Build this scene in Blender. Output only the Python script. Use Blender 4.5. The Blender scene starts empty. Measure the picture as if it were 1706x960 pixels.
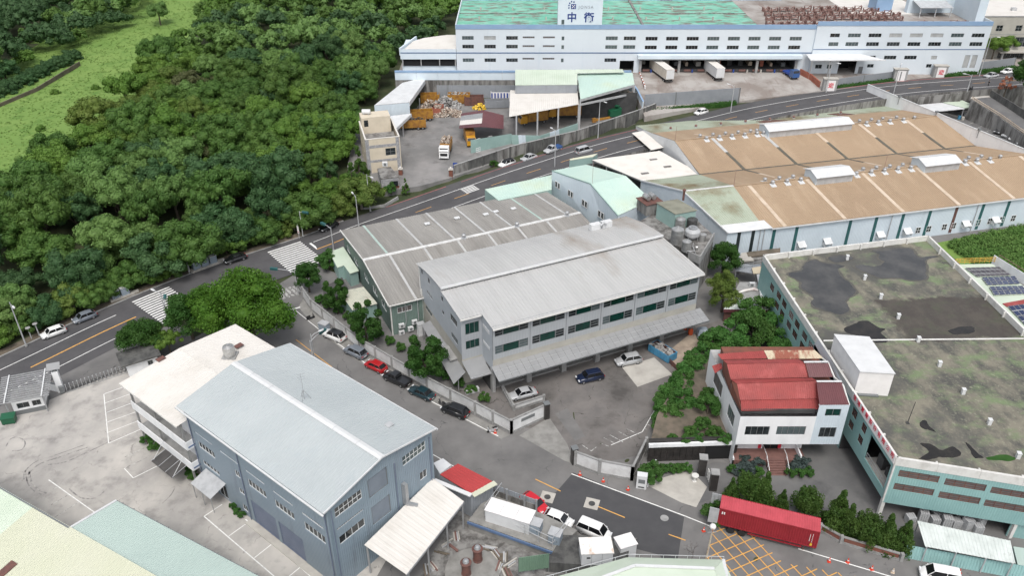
import bpy, math, random
import numpy as np
from mathutils import Matrix, Vector
R = math.radians
random.seed(7)
SC = bpy.context.scene
COL = SC.collection

# ---------------------------------------------------------------- camera, sky, sun, exposure
CAM_H, CAM_TILT, CAM_F = 82.0, 31.6, 1350.0          # metres above the street, degrees below level, focal length / 1706 px
cam = bpy.data.cameras.new('camera'); camo = bpy.data.objects.new('camera', cam); COL.objects.link(camo)
camo.location = (0, 0, CAM_H); camo.rotation_euler = (R(90 - CAM_TILT), 0, 0)
cam.sensor_width = 36; cam.lens = 36 * CAM_F / 1706; cam.clip_start = 0.5; cam.clip_end = 6000
SC.camera = camo
SUN_EL, SUN_AZ = 60, 180                              # degrees; azimuth clockwise from +Y
w = bpy.data.worlds.new('World'); SC.world = w; w.use_nodes = True
nt = w.node_tree; bg = nt.nodes['Background']
sky = nt.nodes.new('ShaderNodeTexSky'); sky.sky_type = 'NISHITA'; sky.sun_disc = False
sky.sun_elevation = R(SUN_EL); sky.sun_rotation = R(SUN_AZ); sky.air_density = 1.0; sky.dust_density = 4.0; sky.ozone_density = 1.0
hs = nt.nodes.new('ShaderNodeHueSaturation'); hs.inputs['Saturation'].default_value = 0.32
nt.links.new(sky.outputs[0], hs.inputs['Color']); nt.links.new(hs.outputs[0], bg.inputs[0]); bg.inputs[1].default_value = 0.15
sun = bpy.data.lights.new('sun', 'SUN'); sun.energy = 1.1; sun.angle = R(22); sun.color = (1, .96, .9)
suno = bpy.data.objects.new('sun', sun); COL.objects.link(suno); suno.location = (0, 0, 150)
suno.rotation_euler = (R(90 - SUN_EL), 0, R(-SUN_AZ + 180))
SC.view_settings.view_transform = 'Standard'; SC.view_settings.look = 'None'
SC.view_settings.exposure = 0.40; SC.view_settings.gamma = 1; SC.view_settings.use_curve_mapping = False

# ---------------------------------------------------------------- survey: pixel of the photograph -> place at height z
_c, _s = math.cos(R(CAM_TILT)), math.sin(R(CAM_TILT))
def at(px, py, z=0.0):
    u = (px - 853) / CAM_F; v = (py - 480) / CAM_F
    t = (CAM_H - z) / (_s + v * _c)
    return Vector((u * t, (_c - v * _s) * t, z))
def atl(pts, z=0.0): return [at(p[0], p[1], p[2] if len(p) > 2 else z) for p in pts]

# ---------------------------------------------------------------- materials
MATS = {}
def M(name, col, col2=None, scale=1.0, lo=.4, hi=.65, rough=.7, metal=0.0, bump=0.0, bscale=None, stretch=(1,1,1), col3=None, scale3=.2, lo3=.5, hi3=.7,
      wave=None, spec=.5, detail=5, rnd=0.0, trans=0.0, stretch3=(1,1,1), coat=0.0, crack=None):
    """procedural material: base colour, one or two noise-driven second colours, optional corrugation or grain relief"""
    if name in MATS: return MATS[name]
    m = bpy.data.materials.new(name); MATS[name] = m; m.use_nodes = True
    n = m.node_tree; N = n.nodes; L = n.links; b = N['Principled BSDF']
    b.inputs['Roughness'].default_value = rough; b.inputs['Metallic'].default_value = metal
    b.inputs['Specular IOR Level'].default_value = spec
    if coat: b.inputs['Coat Weight'].default_value = coat; b.inputs['Coat Roughness'].default_value = .08
    b.inputs['Base Color'].default_value = (*col, 1)
    tc = N.new('ShaderNodeTexCoord')
    src = None
    def layer(prev, c, sc, lo_, hi_, st):
        mp = N.new('ShaderNodeMapping'); mp.inputs['Scale'].default_value = st
        L.new(tc.outputs['Object'], mp.inputs[0])
        tx = N.new('ShaderNodeTexNoise'); tx.inputs['Scale'].default_value = sc; tx.inputs['Detail'].default_value = detail; tx.inputs['Roughness'].default_value = .62
        L.new(mp.outputs[0], tx.inputs['Vector'])
        rp = N.new('ShaderNodeMapRange'); rp.inputs[1].default_value = lo_; rp.inputs[2].default_value = hi_
        L.new(tx.outputs[0], rp.inputs[0])
        mx = N.new('ShaderNodeMix'); mx.data_type = 'RGBA'
        L.new(rp.outputs[0], mx.inputs[0])
        if prev is None: mx.inputs[6].default_value = (*col, 1)
        else: L.new(prev, mx.inputs[6])
        mx.inputs[7].default_value = (*c, 1)
        return mx.outputs[2]
    if col2: src = layer(src, col2, scale, lo, hi, stretch)
    if col3: src = layer(src, col3, scale3, lo3, hi3, stretch3)
    if crack:     # ragged hairline cracks: (cells per metre, colour)
        ns = N.new('ShaderNodeTexNoise'); ns.inputs['Scale'].default_value = .8; ns.inputs['Detail'].default_value = 6; L.new(tc.outputs['Object'], ns.inputs['Vector'])
        ad = N.new('ShaderNodeVectorMath'); ad.operation = 'MULTIPLY_ADD'; L.new(ns.outputs['Color'], ad.inputs[0]); ad.inputs[1].default_value = (2.2,2.2,0); L.new(tc.outputs['Object'], ad.inputs[2])
        vo = N.new('ShaderNodeTexVoronoi'); vo.feature = 'DISTANCE_TO_EDGE'; vo.inputs['Scale'].default_value = crack[0]; L.new(ad.outputs[0], vo.inputs['Vector'])
        rc = N.new('ShaderNodeMapRange'); rc.inputs[1].default_value = .055*crack[0]; rc.inputs[2].default_value = .02*crack[0]; L.new(vo.outputs['Distance'], rc.inputs[0])
        ml = N.new('ShaderNodeMath'); ml.operation = 'MULTIPLY'; L.new(rc.outputs[0], ml.inputs[0]); n2 = N.new('ShaderNodeMapRange'); n2.inputs[1].default_value = .45; n2.inputs[2].default_value = .6; L.new(ns.outputs[0], n2.inputs[0]); L.new(n2.outputs[0], ml.inputs[1])
        mx = N.new('ShaderNodeMix'); mx.data_type = 'RGBA'; L.new(ml.outputs[0], mx.inputs[0]); L.new(src, mx.inputs[6]); mx.inputs[7].default_value = (*crack[1],1); src = mx.outputs[2]
    if rnd:
        oi = N.new('ShaderNodeObjectInfo'); h = N.new('ShaderNodeHueSaturation')
        r1 = N.new('ShaderNodeMapRange'); r1.inputs[3].default_value = 1 - rnd; r1.inputs[4].default_value = 1 + rnd
        L.new(oi.outputs['Random'], r1.inputs[0]); L.new(r1.outputs[0], h.inputs['Value'])
        r2 = N.new('ShaderNodeMath'); r2.operation = 'MULTIPLY_ADD'; r2.inputs[1].default_value = 7.31; r2.inputs[2].default_value = 0
        L.new(oi.outputs['Random'], r2.inputs[0]); fr = N.new('ShaderNodeMath'); fr.operation = 'FRACT'; L.new(r2.outputs[0], fr.inputs[0])
        r3 = N.new('ShaderNodeMapRange'); r3.inputs[3].default_value = .5 - rnd * .06; r3.inputs[4].default_value = .5 + rnd * .05
        L.new(fr.outputs[0], r3.inputs[0]); L.new(r3.outputs[0], h.inputs['Hue'])
        if src is None: h.inputs['Color'].default_value = (*col, 1)
        else: L.new(src, h.inputs['Color'])
        src = h.outputs[0]
    if src is not None: L.new(src, b.inputs['Base Color'])
    if wave:      # corrugation relief along one local axis: (axis, pitch, depth)
        ax, pitch, dep = wave
        wv = N.new('ShaderNodeTexWave'); wv.wave_type = 'BANDS'; wv.bands_direction = ax; wv.wave_profile = 'TRI'
        wv.inputs['Scale'].default_value = .314 / pitch; wv.inputs['Distortion'].default_value = 0
        L.new(tc.outputs['Object'], wv.inputs['Vector'])
        bp = N.new('ShaderNodeBump'); bp.inputs['Strength'].default_value = 1; bp.inputs['Distance'].default_value = dep
        L.new(wv.outputs[0], bp.inputs['Height']); L.new(bp.outputs[0], b.inputs['Normal'])
    elif bump:
        tx = N.new('ShaderNodeTexNoise'); tx.inputs['Scale'].default_value = bscale or scale * 6; tx.inputs['Detail'].default_value = 4
        L.new(tc.outputs['Object'], tx.inputs['Vector'])
        bp = N.new('ShaderNodeBump'); bp.inputs['Strength'].default_value = .6; bp.inputs['Distance'].default_value = bump
        L.new(tx.outputs[0], bp.inputs['Height']); L.new(bp.outputs[0], b.inputs['Normal'])
    if trans:
        t = N.new('ShaderNodeBsdfTranslucent'); ms = N.new('ShaderNodeMixShader'); ms.inputs[0].default_value = trans
        if src is not None: L.new(src, t.inputs[0])
        else: t.inputs[0].default_value = (*col, 1)
        out = N['Material Output']; L.new(b.outputs[0], ms.inputs[1]); L.new(t.outputs[0], ms.inputs[2]); L.new(ms.outputs[0], out.inputs[0])
    return m

M('asphalt', (.15,.146,.143), (.19,.185,.18), .35, .35, .7, .85, col3=(.115,.113,.112), scale3=.09, lo3=.5, hi3=.72, bump=.006, bscale=9, crack=(.11,(.07,.07,.07)))
M('asphalt_road', (.068,.066,.07), (.09,.088,.091), .3, .35, .7, .85, col3=(.055,.055,.058), scale3=.08, lo3=.52, hi3=.7, bump=.006, bscale=9)
M('asphalt_new', (.058,.058,.062), (.072,.072,.075), .5, .35, .7, .85, bump=.005, bscale=9)
M('asphalt_yard', (.135,.127,.122), (.19,.175,.165), .28, .38, .66, .85, col3=(.075,.07,.066), scale3=.14, lo3=.5, hi3=.66, bump=.008, bscale=7, crack=(.16,(.06,.055,.05)))
M('asphalt_court', (.12,.119,.12), (.16,.158,.155), .25, .38, .66, .85, col3=(.08,.08,.082), scale3=.12, lo3=.55, hi3=.7, bump=.006, bscale=7)
M('concrete_yard', (.50,.475,.44), (.31,.298,.285), .10, .36, .68, .85, col3=(.20,.19,.185), scale3=.35, lo3=.5, hi3=.78, bump=.006, bscale=6, detail=9, stretch=(1.3,.8,1), crack=(.13,(.28,.265,.25)))
M('concrete_light', (.46,.44,.40), (.36,.34,.31), .5, .4, .7, .85, bump=.006)
M('concrete_ramp', (.27,.265,.25), (.17,.165,.155), .6, .4, .7, .9, bump=.008, detail=8)
M('concrete_dock', (.36,.34,.32), (.22,.19,.17), .12, .4, .6, .9, col3=(.17,.11,.09), scale3=.5, lo3=.58, hi3=.75, stretch3=(1,.12,1))
M('concrete_yard_rec', (.17,.168,.165), (.25,.24,.235), .15, .4, .65, .9, col3=(.1,.095,.09), scale3=.25, lo3=.55, hi3=.75)
M('concrete_grey', (.33,.33,.325), (.23,.23,.225), .7, .4, .7, .85, bump=.006)
M('concrete_stained', (.25,.245,.235), (.09,.085,.08), .5, .42, .62, .9, stretch=(1.6,1.6,.35), bump=.01, detail=8)
M('concrete_black', (.11,.11,.105), (.05,.05,.05), .6, .4, .65, .9, stretch=(1.5,1.5,.4), bump=.01)
M('soil', (.16,.13,.10), (.09,.08,.06), .5, .4, .65, .95, bump=.03)
M('sand', (.40,.33,.26), (.26,.21,.17), .5, .4, .65, .95, bump=.02)
M('forest_floor', (.030,.045,.015), (.06,.065,.03), .3, .4, .65, .95, bump=.05)
M('meadow', (.13,.23,.045), (.17,.265,.06), .06, .35, .65, .95, col3=(.08,.17,.025), scale3=.25, lo3=.5, hi3=.7, bump=.15, bscale=1.2, detail=9)
M('grass', (.075,.17,.03), (.12,.22,.05), .4, .35, .65, .9, trans=.2)
M('paint_white', (.78,.78,.76), (.52,.52,.51), 1.6, .5, .75, .7)
M('paint_worn', (.55,.55,.53), (.16,.155,.15), 2.2, .42, .58, .8)
M('paint_yellow', (.68,.36,.09), (.42,.24,.09), 1.6, .5, .75, .7)
M('paint_red', (.50,.14,.12), (.28,.11,.1), 1.2, .4, .7, .8)
M('iron', (.10,.10,.10), (.06,.06,.06), 3, rough=.6, metal=.4)
# building skins
M('blue_wall', (.255,.32,.375), (.225,.288,.34), .12, .35, .7, .5, wave=('X', .30, .05), spec=.3, col3=(.17,.20,.235), scale3=.6, lo3=.56, hi3=.85, stretch3=(1,1,.15))
M('blue_wall_y', (.255,.31,.36), (.225,.28,.33), .12, .35, .7, .5, wave=('Y', .30, .05), spec=.3, col3=(.17,.20,.235), scale3=.6, lo3=.56, hi3=.85, stretch3=(1,1,.15))
M('blue_door', (.17,.20,.275), (.145,.175,.245), .5, rough=.45, wave=('Z', .18, .03), spec=.3)
M('door_grey_blue', (.20,.235,.28), (.17,.20,.24), .5, rough=.5, wave=('Z', .2, .02))
M('roof_pale', (.385,.42,.43), (.425,.46,.468), .12, .35, .65, .5, spec=.3, col3=(.385,.425,.44), scale3=.6, lo3=.55, hi3=.8)
M('roof_white', (.66,.635,.595), (.58,.55,.505), .3, .45, .75, .5, spec=.3)
M('white_metal', (.64,.65,.655), (.55,.56,.565), .5, .4, .7, .45, spec=.35)
M('white_wall', (.78,.79,.80), (.66,.67,.68), .5, .45, .75, .6, stretch=(1,1,.3))
M('white_tower', (.62,.70,.76), (.55,.64,.71), .3, .45, .75, .6)
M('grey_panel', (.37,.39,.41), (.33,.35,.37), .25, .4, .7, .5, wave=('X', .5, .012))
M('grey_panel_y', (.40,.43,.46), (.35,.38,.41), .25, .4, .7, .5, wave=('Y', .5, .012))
M('beige_wall', (.42,.405,.36), (.34,.325,.29), .4, .4, .7, .75)
M('beige_tile', (.60,.53,.42), (.52,.46,.36), .5, .4, .7, .7)
M('grey_tile', (.25,.25,.26), (.36,.36,.36), 2.0, .45, .6, .7)
M('roof_grey', (.25,.24,.225), (.31,.298,.278), .22, .38, .62, .6, spec=.3, stretch=(1.4,.08,1), col3=(.20,.188,.172), scale3=.5, lo3=.5, hi3=.75, stretch3=(1.3,.1,1))
M('roof_silver', (.44,.44,.435), (.39,.39,.385), .35, .4, .7, .5, spec=.35, stretch=(1.5,.12,1), col3=(.29,.255,.22), scale3=.075, lo3=.56, hi3=.72, stretch3=(1.2,.35,1))
M('skylight_white', (.50,.50,.49), (.40,.40,.40), .8, rough=.4)
M('skylight_green', (.42,.53,.48), (.36,.46,.42), .8, rough=.4)
M('ridge_white', (.66,.66,.65), (.48,.48,.47), .9, .4, .7, rough=.5)
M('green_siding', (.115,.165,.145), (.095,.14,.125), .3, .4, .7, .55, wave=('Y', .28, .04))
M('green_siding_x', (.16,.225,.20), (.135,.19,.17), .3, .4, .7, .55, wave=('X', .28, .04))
M('mint_wall', (.30,.43,.40), (.25,.37,.345), .3, .4, .7, .55, wave=('X', .3, .04))
M('mint_roof', (.46,.60,.54), (.52,.64,.56), .1, .4, .7, .5, spec=.3, col3=(.50,.58,.44), scale3=.12, lo3=.5, hi3=.75)
M('pale_green_roof', (.55,.62,.52), (.47,.55,.44), .15, .4, .7, .5, spec=.3)
M('moss_roof', (.37,.41,.33), (.30,.34,.26), .2, .4, .65, .55, spec=.3, col3=(.20,.165,.10), scale3=.09, lo3=.52, hi3=.68)
M('cream_roof', (.53,.545,.42), (.56,.565,.46), .1, .4, .7, .5, spec=.3)
M('aqua_roof', (.44,.535,.495), (.41,.50,.465), .1, .4, .7, .5, spec=.3)
M('tan_roof', (.36,.265,.178), (.315,.23,.155), .06, .38, .66, .6, spec=.25, col3=(.41,.31,.215), scale3=.35, lo3=.5, hi3=.75, stretch3=(1,.15,1))
M('tan_light', (.58,.48,.38), (.48,.38,.28), .5, rough=.5)
M('strip_dark', (.09,.085,.07), (.13,.12,.09), .8, rough=.6)
M('rust_dark', (.10,.05,.045), (.16,.08,.06), .6, rough=.8)
M('pale_wall', (.60,.68,.74), (.54,.62,.68), .3, .4, .7, .5, wave=('X', .35, .03), col3=(.44,.5,.55), scale3=.5, lo3=.6, hi3=.85, stretch3=(1,1,.12))
M('pale_wall_y', (.60,.66,.71), (.54,.60,.65), .3, .4, .7, .5, wave=('Y', .35, .03), col3=(.44,.5,.55), scale3=.5, lo3=.6, hi3=.85, stretch3=(1,1,.12))
M('teal_stripe', (.03,.115,.115), (.02,.09,.09), .5, rough=.5)
M('black_stripe', (.02,.028,.03), rough=.5)
M('teal_wall', (.255,.43,.42), (.22,.385,.38), .3, .4, .7, .55, wave=('X', .3, .03), col3=(.31,.47,.455), scale3=.5, lo3=.6, hi3=.85, stretch3=(1,1,.15))
M('teal_wall_y', (.255,.43,.42), (.22,.385,.38), .3, .4, .7, .55, wave=('Y', .3, .03), col3=(.15,.24,.235), scale3=.5, lo3=.62, hi3=.9, stretch3=(1,1,.15))
def deck_material():
    """mossy bitumen deck: several scales of moss, bare felt and damp stains; one darker, wetter bay with a ragged edge"""
    m = M('moss_deck', (.20,.185,.145), (.075,.075,.068), .22, .40, .60, .9, col3=(.15,.20,.105), scale3=.33, lo3=.50, hi3=.66, bump=.02, bscale=3, detail=12, stretch=(.8,1.25,1), stretch3=(1.2,.7,1))
    n = m.node_tree; N = n.nodes; L = n.links; b = N['Principled BSDF']; src = b.inputs['Base Color'].links[0].from_socket; tc = N['Texture Coordinate']
    def noise(sc, det=10, rough=.7):
        t = N.new('ShaderNodeTexNoise'); t.inputs['Scale'].default_value = sc; t.inputs['Detail'].default_value = det; t.inputs['Roughness'].default_value = rough; L.new(tc.outputs['Object'], t.inputs['Vector']); return t
    def mix(fac, src, c):
        x = N.new('ShaderNodeMix'); x.data_type = 'RGBA'; L.new(fac, x.inputs[0]); L.new(src, x.inputs[6]); x.inputs[7].default_value = (*c,1); return x.outputs[2]
    def ramp(v, lo, hi):
        r = N.new('ShaderNodeMapRange'); r.interpolation_type = 'SMOOTHSTEP'; r.inputs[1].default_value = lo; r.inputs[2].default_value = hi; L.new(v, r.inputs[0]); return r.outputs[0]
    src = mix(ramp(noise(1.6,12,.8).outputs[0], .50, .72), src, (.30,.30,.22)); src = mix(ramp(noise(.07,6).outputs[0], .52, .66), src, (.085,.085,.078))
    nz = noise(.35,8); sub_ = N.new('ShaderNodeVectorMath'); sub_.operation = 'SUBTRACT'; L.new(nz.outputs['Color'], sub_.inputs[0]); sub_.inputs[1].default_value = (.5,.5,.5)
    ma = N.new('ShaderNodeVectorMath'); ma.operation = 'MULTIPLY_ADD'; L.new(sub_.outputs[0], ma.inputs[0]); ma.inputs[1].default_value = (5,7,0); L.new(tc.outputs['Object'], ma.inputs[2])
    mp = N.new('ShaderNodeMapping'); mp.vector_type = 'TEXTURE'; mp.inputs['Location'].default_value = (20.3,25.5,0); mp.inputs['Scale'].default_value = (6.2,11.8,40); L.new(ma.outputs[0], mp.inputs[0])
    ab = N.new('ShaderNodeVectorMath'); ab.operation = 'ABSOLUTE'; L.new(mp.outputs[0], ab.inputs[0]); sx = N.new('ShaderNodeSeparateXYZ'); L.new(ab.outputs[0], sx.inputs[0]); mxx = N.new('ShaderNodeMath'); mxx.operation = 'MAXIMUM'; L.new(sx.outputs[0], mxx.inputs[0]); L.new(sx.outputs[1], mxx.inputs[1])
    r = N.new('ShaderNodeMapRange'); r.interpolation_type = 'SMOOTHSTEP'; r.inputs[1].default_value = 1.05; r.inputs[2].default_value = .88; L.new(mxx.outputs[0], r.inputs[0])
    dk = mix(ramp(noise(.5,9).outputs[0], .48, .68), src, (.09,.078,.068)); d2 = N.new('ShaderNodeMix'); d2.data_type = 'RGBA'; d2.inputs[0].default_value = .82; L.new(dk, d2.inputs[6]); d2.inputs[7].default_value = (.052,.044,.040,1)
    fin = N.new('ShaderNodeMix'); fin.data_type = 'RGBA'; L.new(r.outputs[0], fin.inputs[0]); L.new(src, fin.inputs[6]); L.new(d2.outputs[2], fin.inputs[7]); L.new(fin.outputs[2], b.inputs['Base Color'])
deck_material()
M('dark_deck', (.062,.052,.046), (.105,.09,.078), .3, .45, .7, .85, bump=.02, bscale=3, detail=8)
M('damp', (.095,.09,.075), (.075,.072,.062), .6, rough=.5)
M('puddle', (.046,.047,.048), (.085,.083,.08), .25, rough=.06, spec=.5)
M('puddle_dark', (.014,.013,.012), (.03,.026,.022), .6, rough=.12, spec=.5)
M('white_trim', (.66,.655,.63), (.50,.49,.46), .8, .45, .75, .65)
M('red_roof', (.31,.06,.056), (.235,.05,.047), .35, .4, .7, .5, spec=.3, col3=(.40,.10,.095), scale3=.4, lo3=.55, hi3=.75)
M('red_roof_bright', (.40,.05,.05), (.32,.04,.04), .4, .4, .7, .45)
M('maroon_roof', (.13,.045,.05), (.10,.035,.04), .35, .4, .7, .5)
M('rust_roof', (.52,.45,.33), (.27,.09,.06), .35, .48, .58, .8, stretch=(1.3,.4,1))
M('tin_rusty', (.50,.50,.42), (.30,.11,.05), .4, .55, .68, .7, col3=(.36,.38,.32), scale3=.8)
M('brick_red', (.20,.075,.05), (.14,.06,.045), 1.2, rough=.9, bump=.01)
M('tile_black', (.028,.026,.025), (.045,.04,.038), 1.5, rough=.35)
M('brown_stone', (.19,.10,.085), (.15,.08,.07), 1.5, rough=.7)
M('jonsa_wall', (.63,.685,.73), (.58,.635,.68), .08, .4, .7, .55, wave=('X', .4, .02), col3=(.52,.60,.66), scale3=.4, lo3=.6, hi3=.85, stretch3=(1,1,.1))
M('jonsa_band', (.22,.335,.50), (.27,.39,.55), .15, .4, .7, .55)
M('jonsa_line', (.10,.16,.28), rough=.6)
M('green_roof_paint', (.12,.40,.29), (.24,.48,.38), .5, .4, .6, .85, col3=(.17,.16,.14), scale3=.4, lo3=.50, hi3=.60, bump=.01, detail=12, stretch=(.6,1.2,1), stretch3=(.55,1.1,1))
M('rust_iron', (.19,.10,.085), (.30,.19,.165), 1.0, rough=.85)
M('logo_navy', (.018,.045,.20), rough=.5)
M('logo_grey', (.27,.29,.33), rough=.5)
M('sign_red', (.62,.03,.06), rough=.5)
M('sign_white', (.80,.78,.77), (.72,.70,.69), .6, rough=.5)
M('glass_dark', (.012,.016,.018), (.05,.06,.065), .6, .42, .7, rough=.08, spec=.6)
M('glass_green', (.004,.026,.022), (.008,.05,.038), .35, .4, .7, rough=.08, spec=.6)
M('glass_grey', (.10,.13,.135), (.06,.08,.085), .6, .4, .7, rough=.1, spec=.6)
M('glass_blind', (.42,.43,.43), (.34,.35,.35), 1.0, rough=.4)
M('frame_white', (.66,.67,.67), rough=.45)
M('frame_grey', (.16,.17,.175), rough=.5)
M('louvre', (.10,.10,.10), (.15,.12,.11), 1.5, rough=.6)
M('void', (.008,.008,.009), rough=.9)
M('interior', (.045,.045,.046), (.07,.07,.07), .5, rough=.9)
M('steel', (.42,.43,.44), (.34,.35,.36), .8, rough=.45, metal=.5)
M('galv', (.50,.51,.52), (.40,.41,.42), 1.0, rough=.5, metal=.2)
M('tank_steel', (.55,.55,.54), (.38,.38,.37), 1.2, rough=.35, metal=.7)
M('canopy_grey', (.28,.285,.29), (.23,.235,.24), .3, .4, .7, .35, spec=.5)
M('pergola', (.33,.335,.345), (.26,.265,.27), .8, rough=.5)
M('dark_panel', (.055,.052,.05), (.08,.075,.072), .5, rough=.5)
M('rust_body', (.16,.07,.055), (.09,.05,.045), 1.5, rough=.7)
M('green_panel', (.17,.27,.195), (.14,.23,.165), .4, rough=.55)
M('cabinet_blue', (.27,.32,.37), (.23,.28,.33), .6, rough=.55)
M('wall_block', (.66,.665,.665), (.50,.50,.495), .55, .42, .68, .7, bump=.004)
M('post_grey', (.29,.29,.285), (.21,.21,.205), 1.0, .4, .65, .85)
M('brick_orange', (.36,.13,.085), (.30,.10,.07), 1.0, rough=.9)
M('fence_grey', (.25,.265,.285), (.21,.225,.245), .4, .4, .7, .6, wave=('X', .4, .02))
M('corr_grey', (.29,.31,.335), (.245,.265,.29), .4, .4, .7, .55, wave=('X', .3, .04), col3=(.2,.21,.22), scale3=.5, lo3=.55, hi3=.8, stretch3=(1,1,.15))
M('solar', (.014,.024,.075), (.02,.035,.10), .7, rough=.15, spec=.6)
M('solar_old', (.05,.045,.055), (.08,.07,.08), .7, rough=.3)
M('rail_yellow', (.55,.33,.05), rough=.5)
M('plastic_green', (.015,.10,.05), rough=.4)
M('plastic_blue', (.03,.07,.30), rough=.4)
M('skip_blue', (.07,.26,.42), (.05,.19,.32), 1.0, rough=.5)
M('orange', (.62,.10,.03), rough=.5)
M('cone_red', (.60,.06,.03), rough=.5)
M('truck_yellow', (.38,.19,.03), (.22,.10,.03), .9, .45, .65, .5)
M('scrap', (.42,.36,.30), (.20,.12,.08), 1.2, .42, .58, .9, col3=(.60,.56,.50), scale3=2.2, lo3=.5, hi3=.6, bump=.1, bscale=2)
M('scrap_grey', (.40,.40,.39), (.22,.2,.19), 1.2, .42, .58, .9, bump=.1, bscale=2)
M('plastic_yellow', (.68,.46,.05), rough=.5)
M('container_red', (.28,.022,.032), (.23,.018,.026), .5, rough=.42, spec=.4, wave=None)
M('container_roof', (.50,.075,.095), (.42,.06,.075), .5, rough=.5)
M('trailer_cream', (.60,.55,.47), (.5,.45,.38), .6, rough=.5)
M('rubber', (.015,.015,.016), rough=.8)
M('rim', (.40,.41,.42), rough=.3, metal=.7)
M('head_lamp', (.70,.72,.74), rough=.1)
M('tail_lamp', (.40,.01,.012), rough=.15)
M('car_glass', (.010,.011,.013), rough=.05, spec=.7)
for nme, c in dict(white=(.78,.78,.77), silver=(.42,.43,.44), grey=(.17,.19,.22), black=(.014,.015,.017), red=(.40,.012,.016), brightred=(.55,.012,.025), navy=(.012,.02,.05),
                   teal=(.012,.035,.045), darkgrey=(.05,.05,.052), blue=(.04,.10,.26), yellow=(.55,.27,.015)).items():
    M('car_' + nme, c, rough=.28, spec=.5, coat=.6)
# foliage
M('bark', (.10,.08,.06), (.06,.05,.04), 2, rough=.9)
M('bark_pale', (.32,.29,.24), (.22,.2,.17), 2, rough=.9)
def leafmat(n, c, c2, rnd=.16): return M(n, c, c2, .55, .38, .62, .6, spec=.25, rnd=rnd, trans=.3)
leafmat('leaf_dark', (0.068,0.144,0.031), (0.099,0.183,0.040), .12)
leafmat('leaf_mid', (0.100,0.195,0.033), (0.139,0.242,0.045), .12)
leafmat('leaf_olive', (0.106,0.171,0.033), (0.147,0.206,0.047), .1)
leafmat('leaf_deep', (0.050,0.116,0.042), (0.071,0.144,0.053), .12)
leafmat('leaf_light', (0.118,0.218,0.057), (0.159,0.266,0.077), .1)
leafmat('leaf_brown', (.10,.118,.045), (.125,.14,.06), .04)
leafmat('leaf_bright', (.055,.145,.014), (.088,.19,.022), .04)
leafmat('leaf_ficus', (.032,.095,.016), (.055,.13,.026), .06)
leafmat('leaf_juniper', (.045,.10,.018), (.075,.135,.028), .08)
leafmat('leaf_garden', (.05,.14,.026), (.085,.19,.045), .15)
leafmat('leaf_hedge', (.035,.105,.02), (.055,.14,.03), .05)
leafmat('leaf_blue', (.06,.09,.085), (.09,.12,.11), .05)
leafmat('leaf_orange', (.42,.17,.10), (.5,.24,.16), .05)

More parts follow.
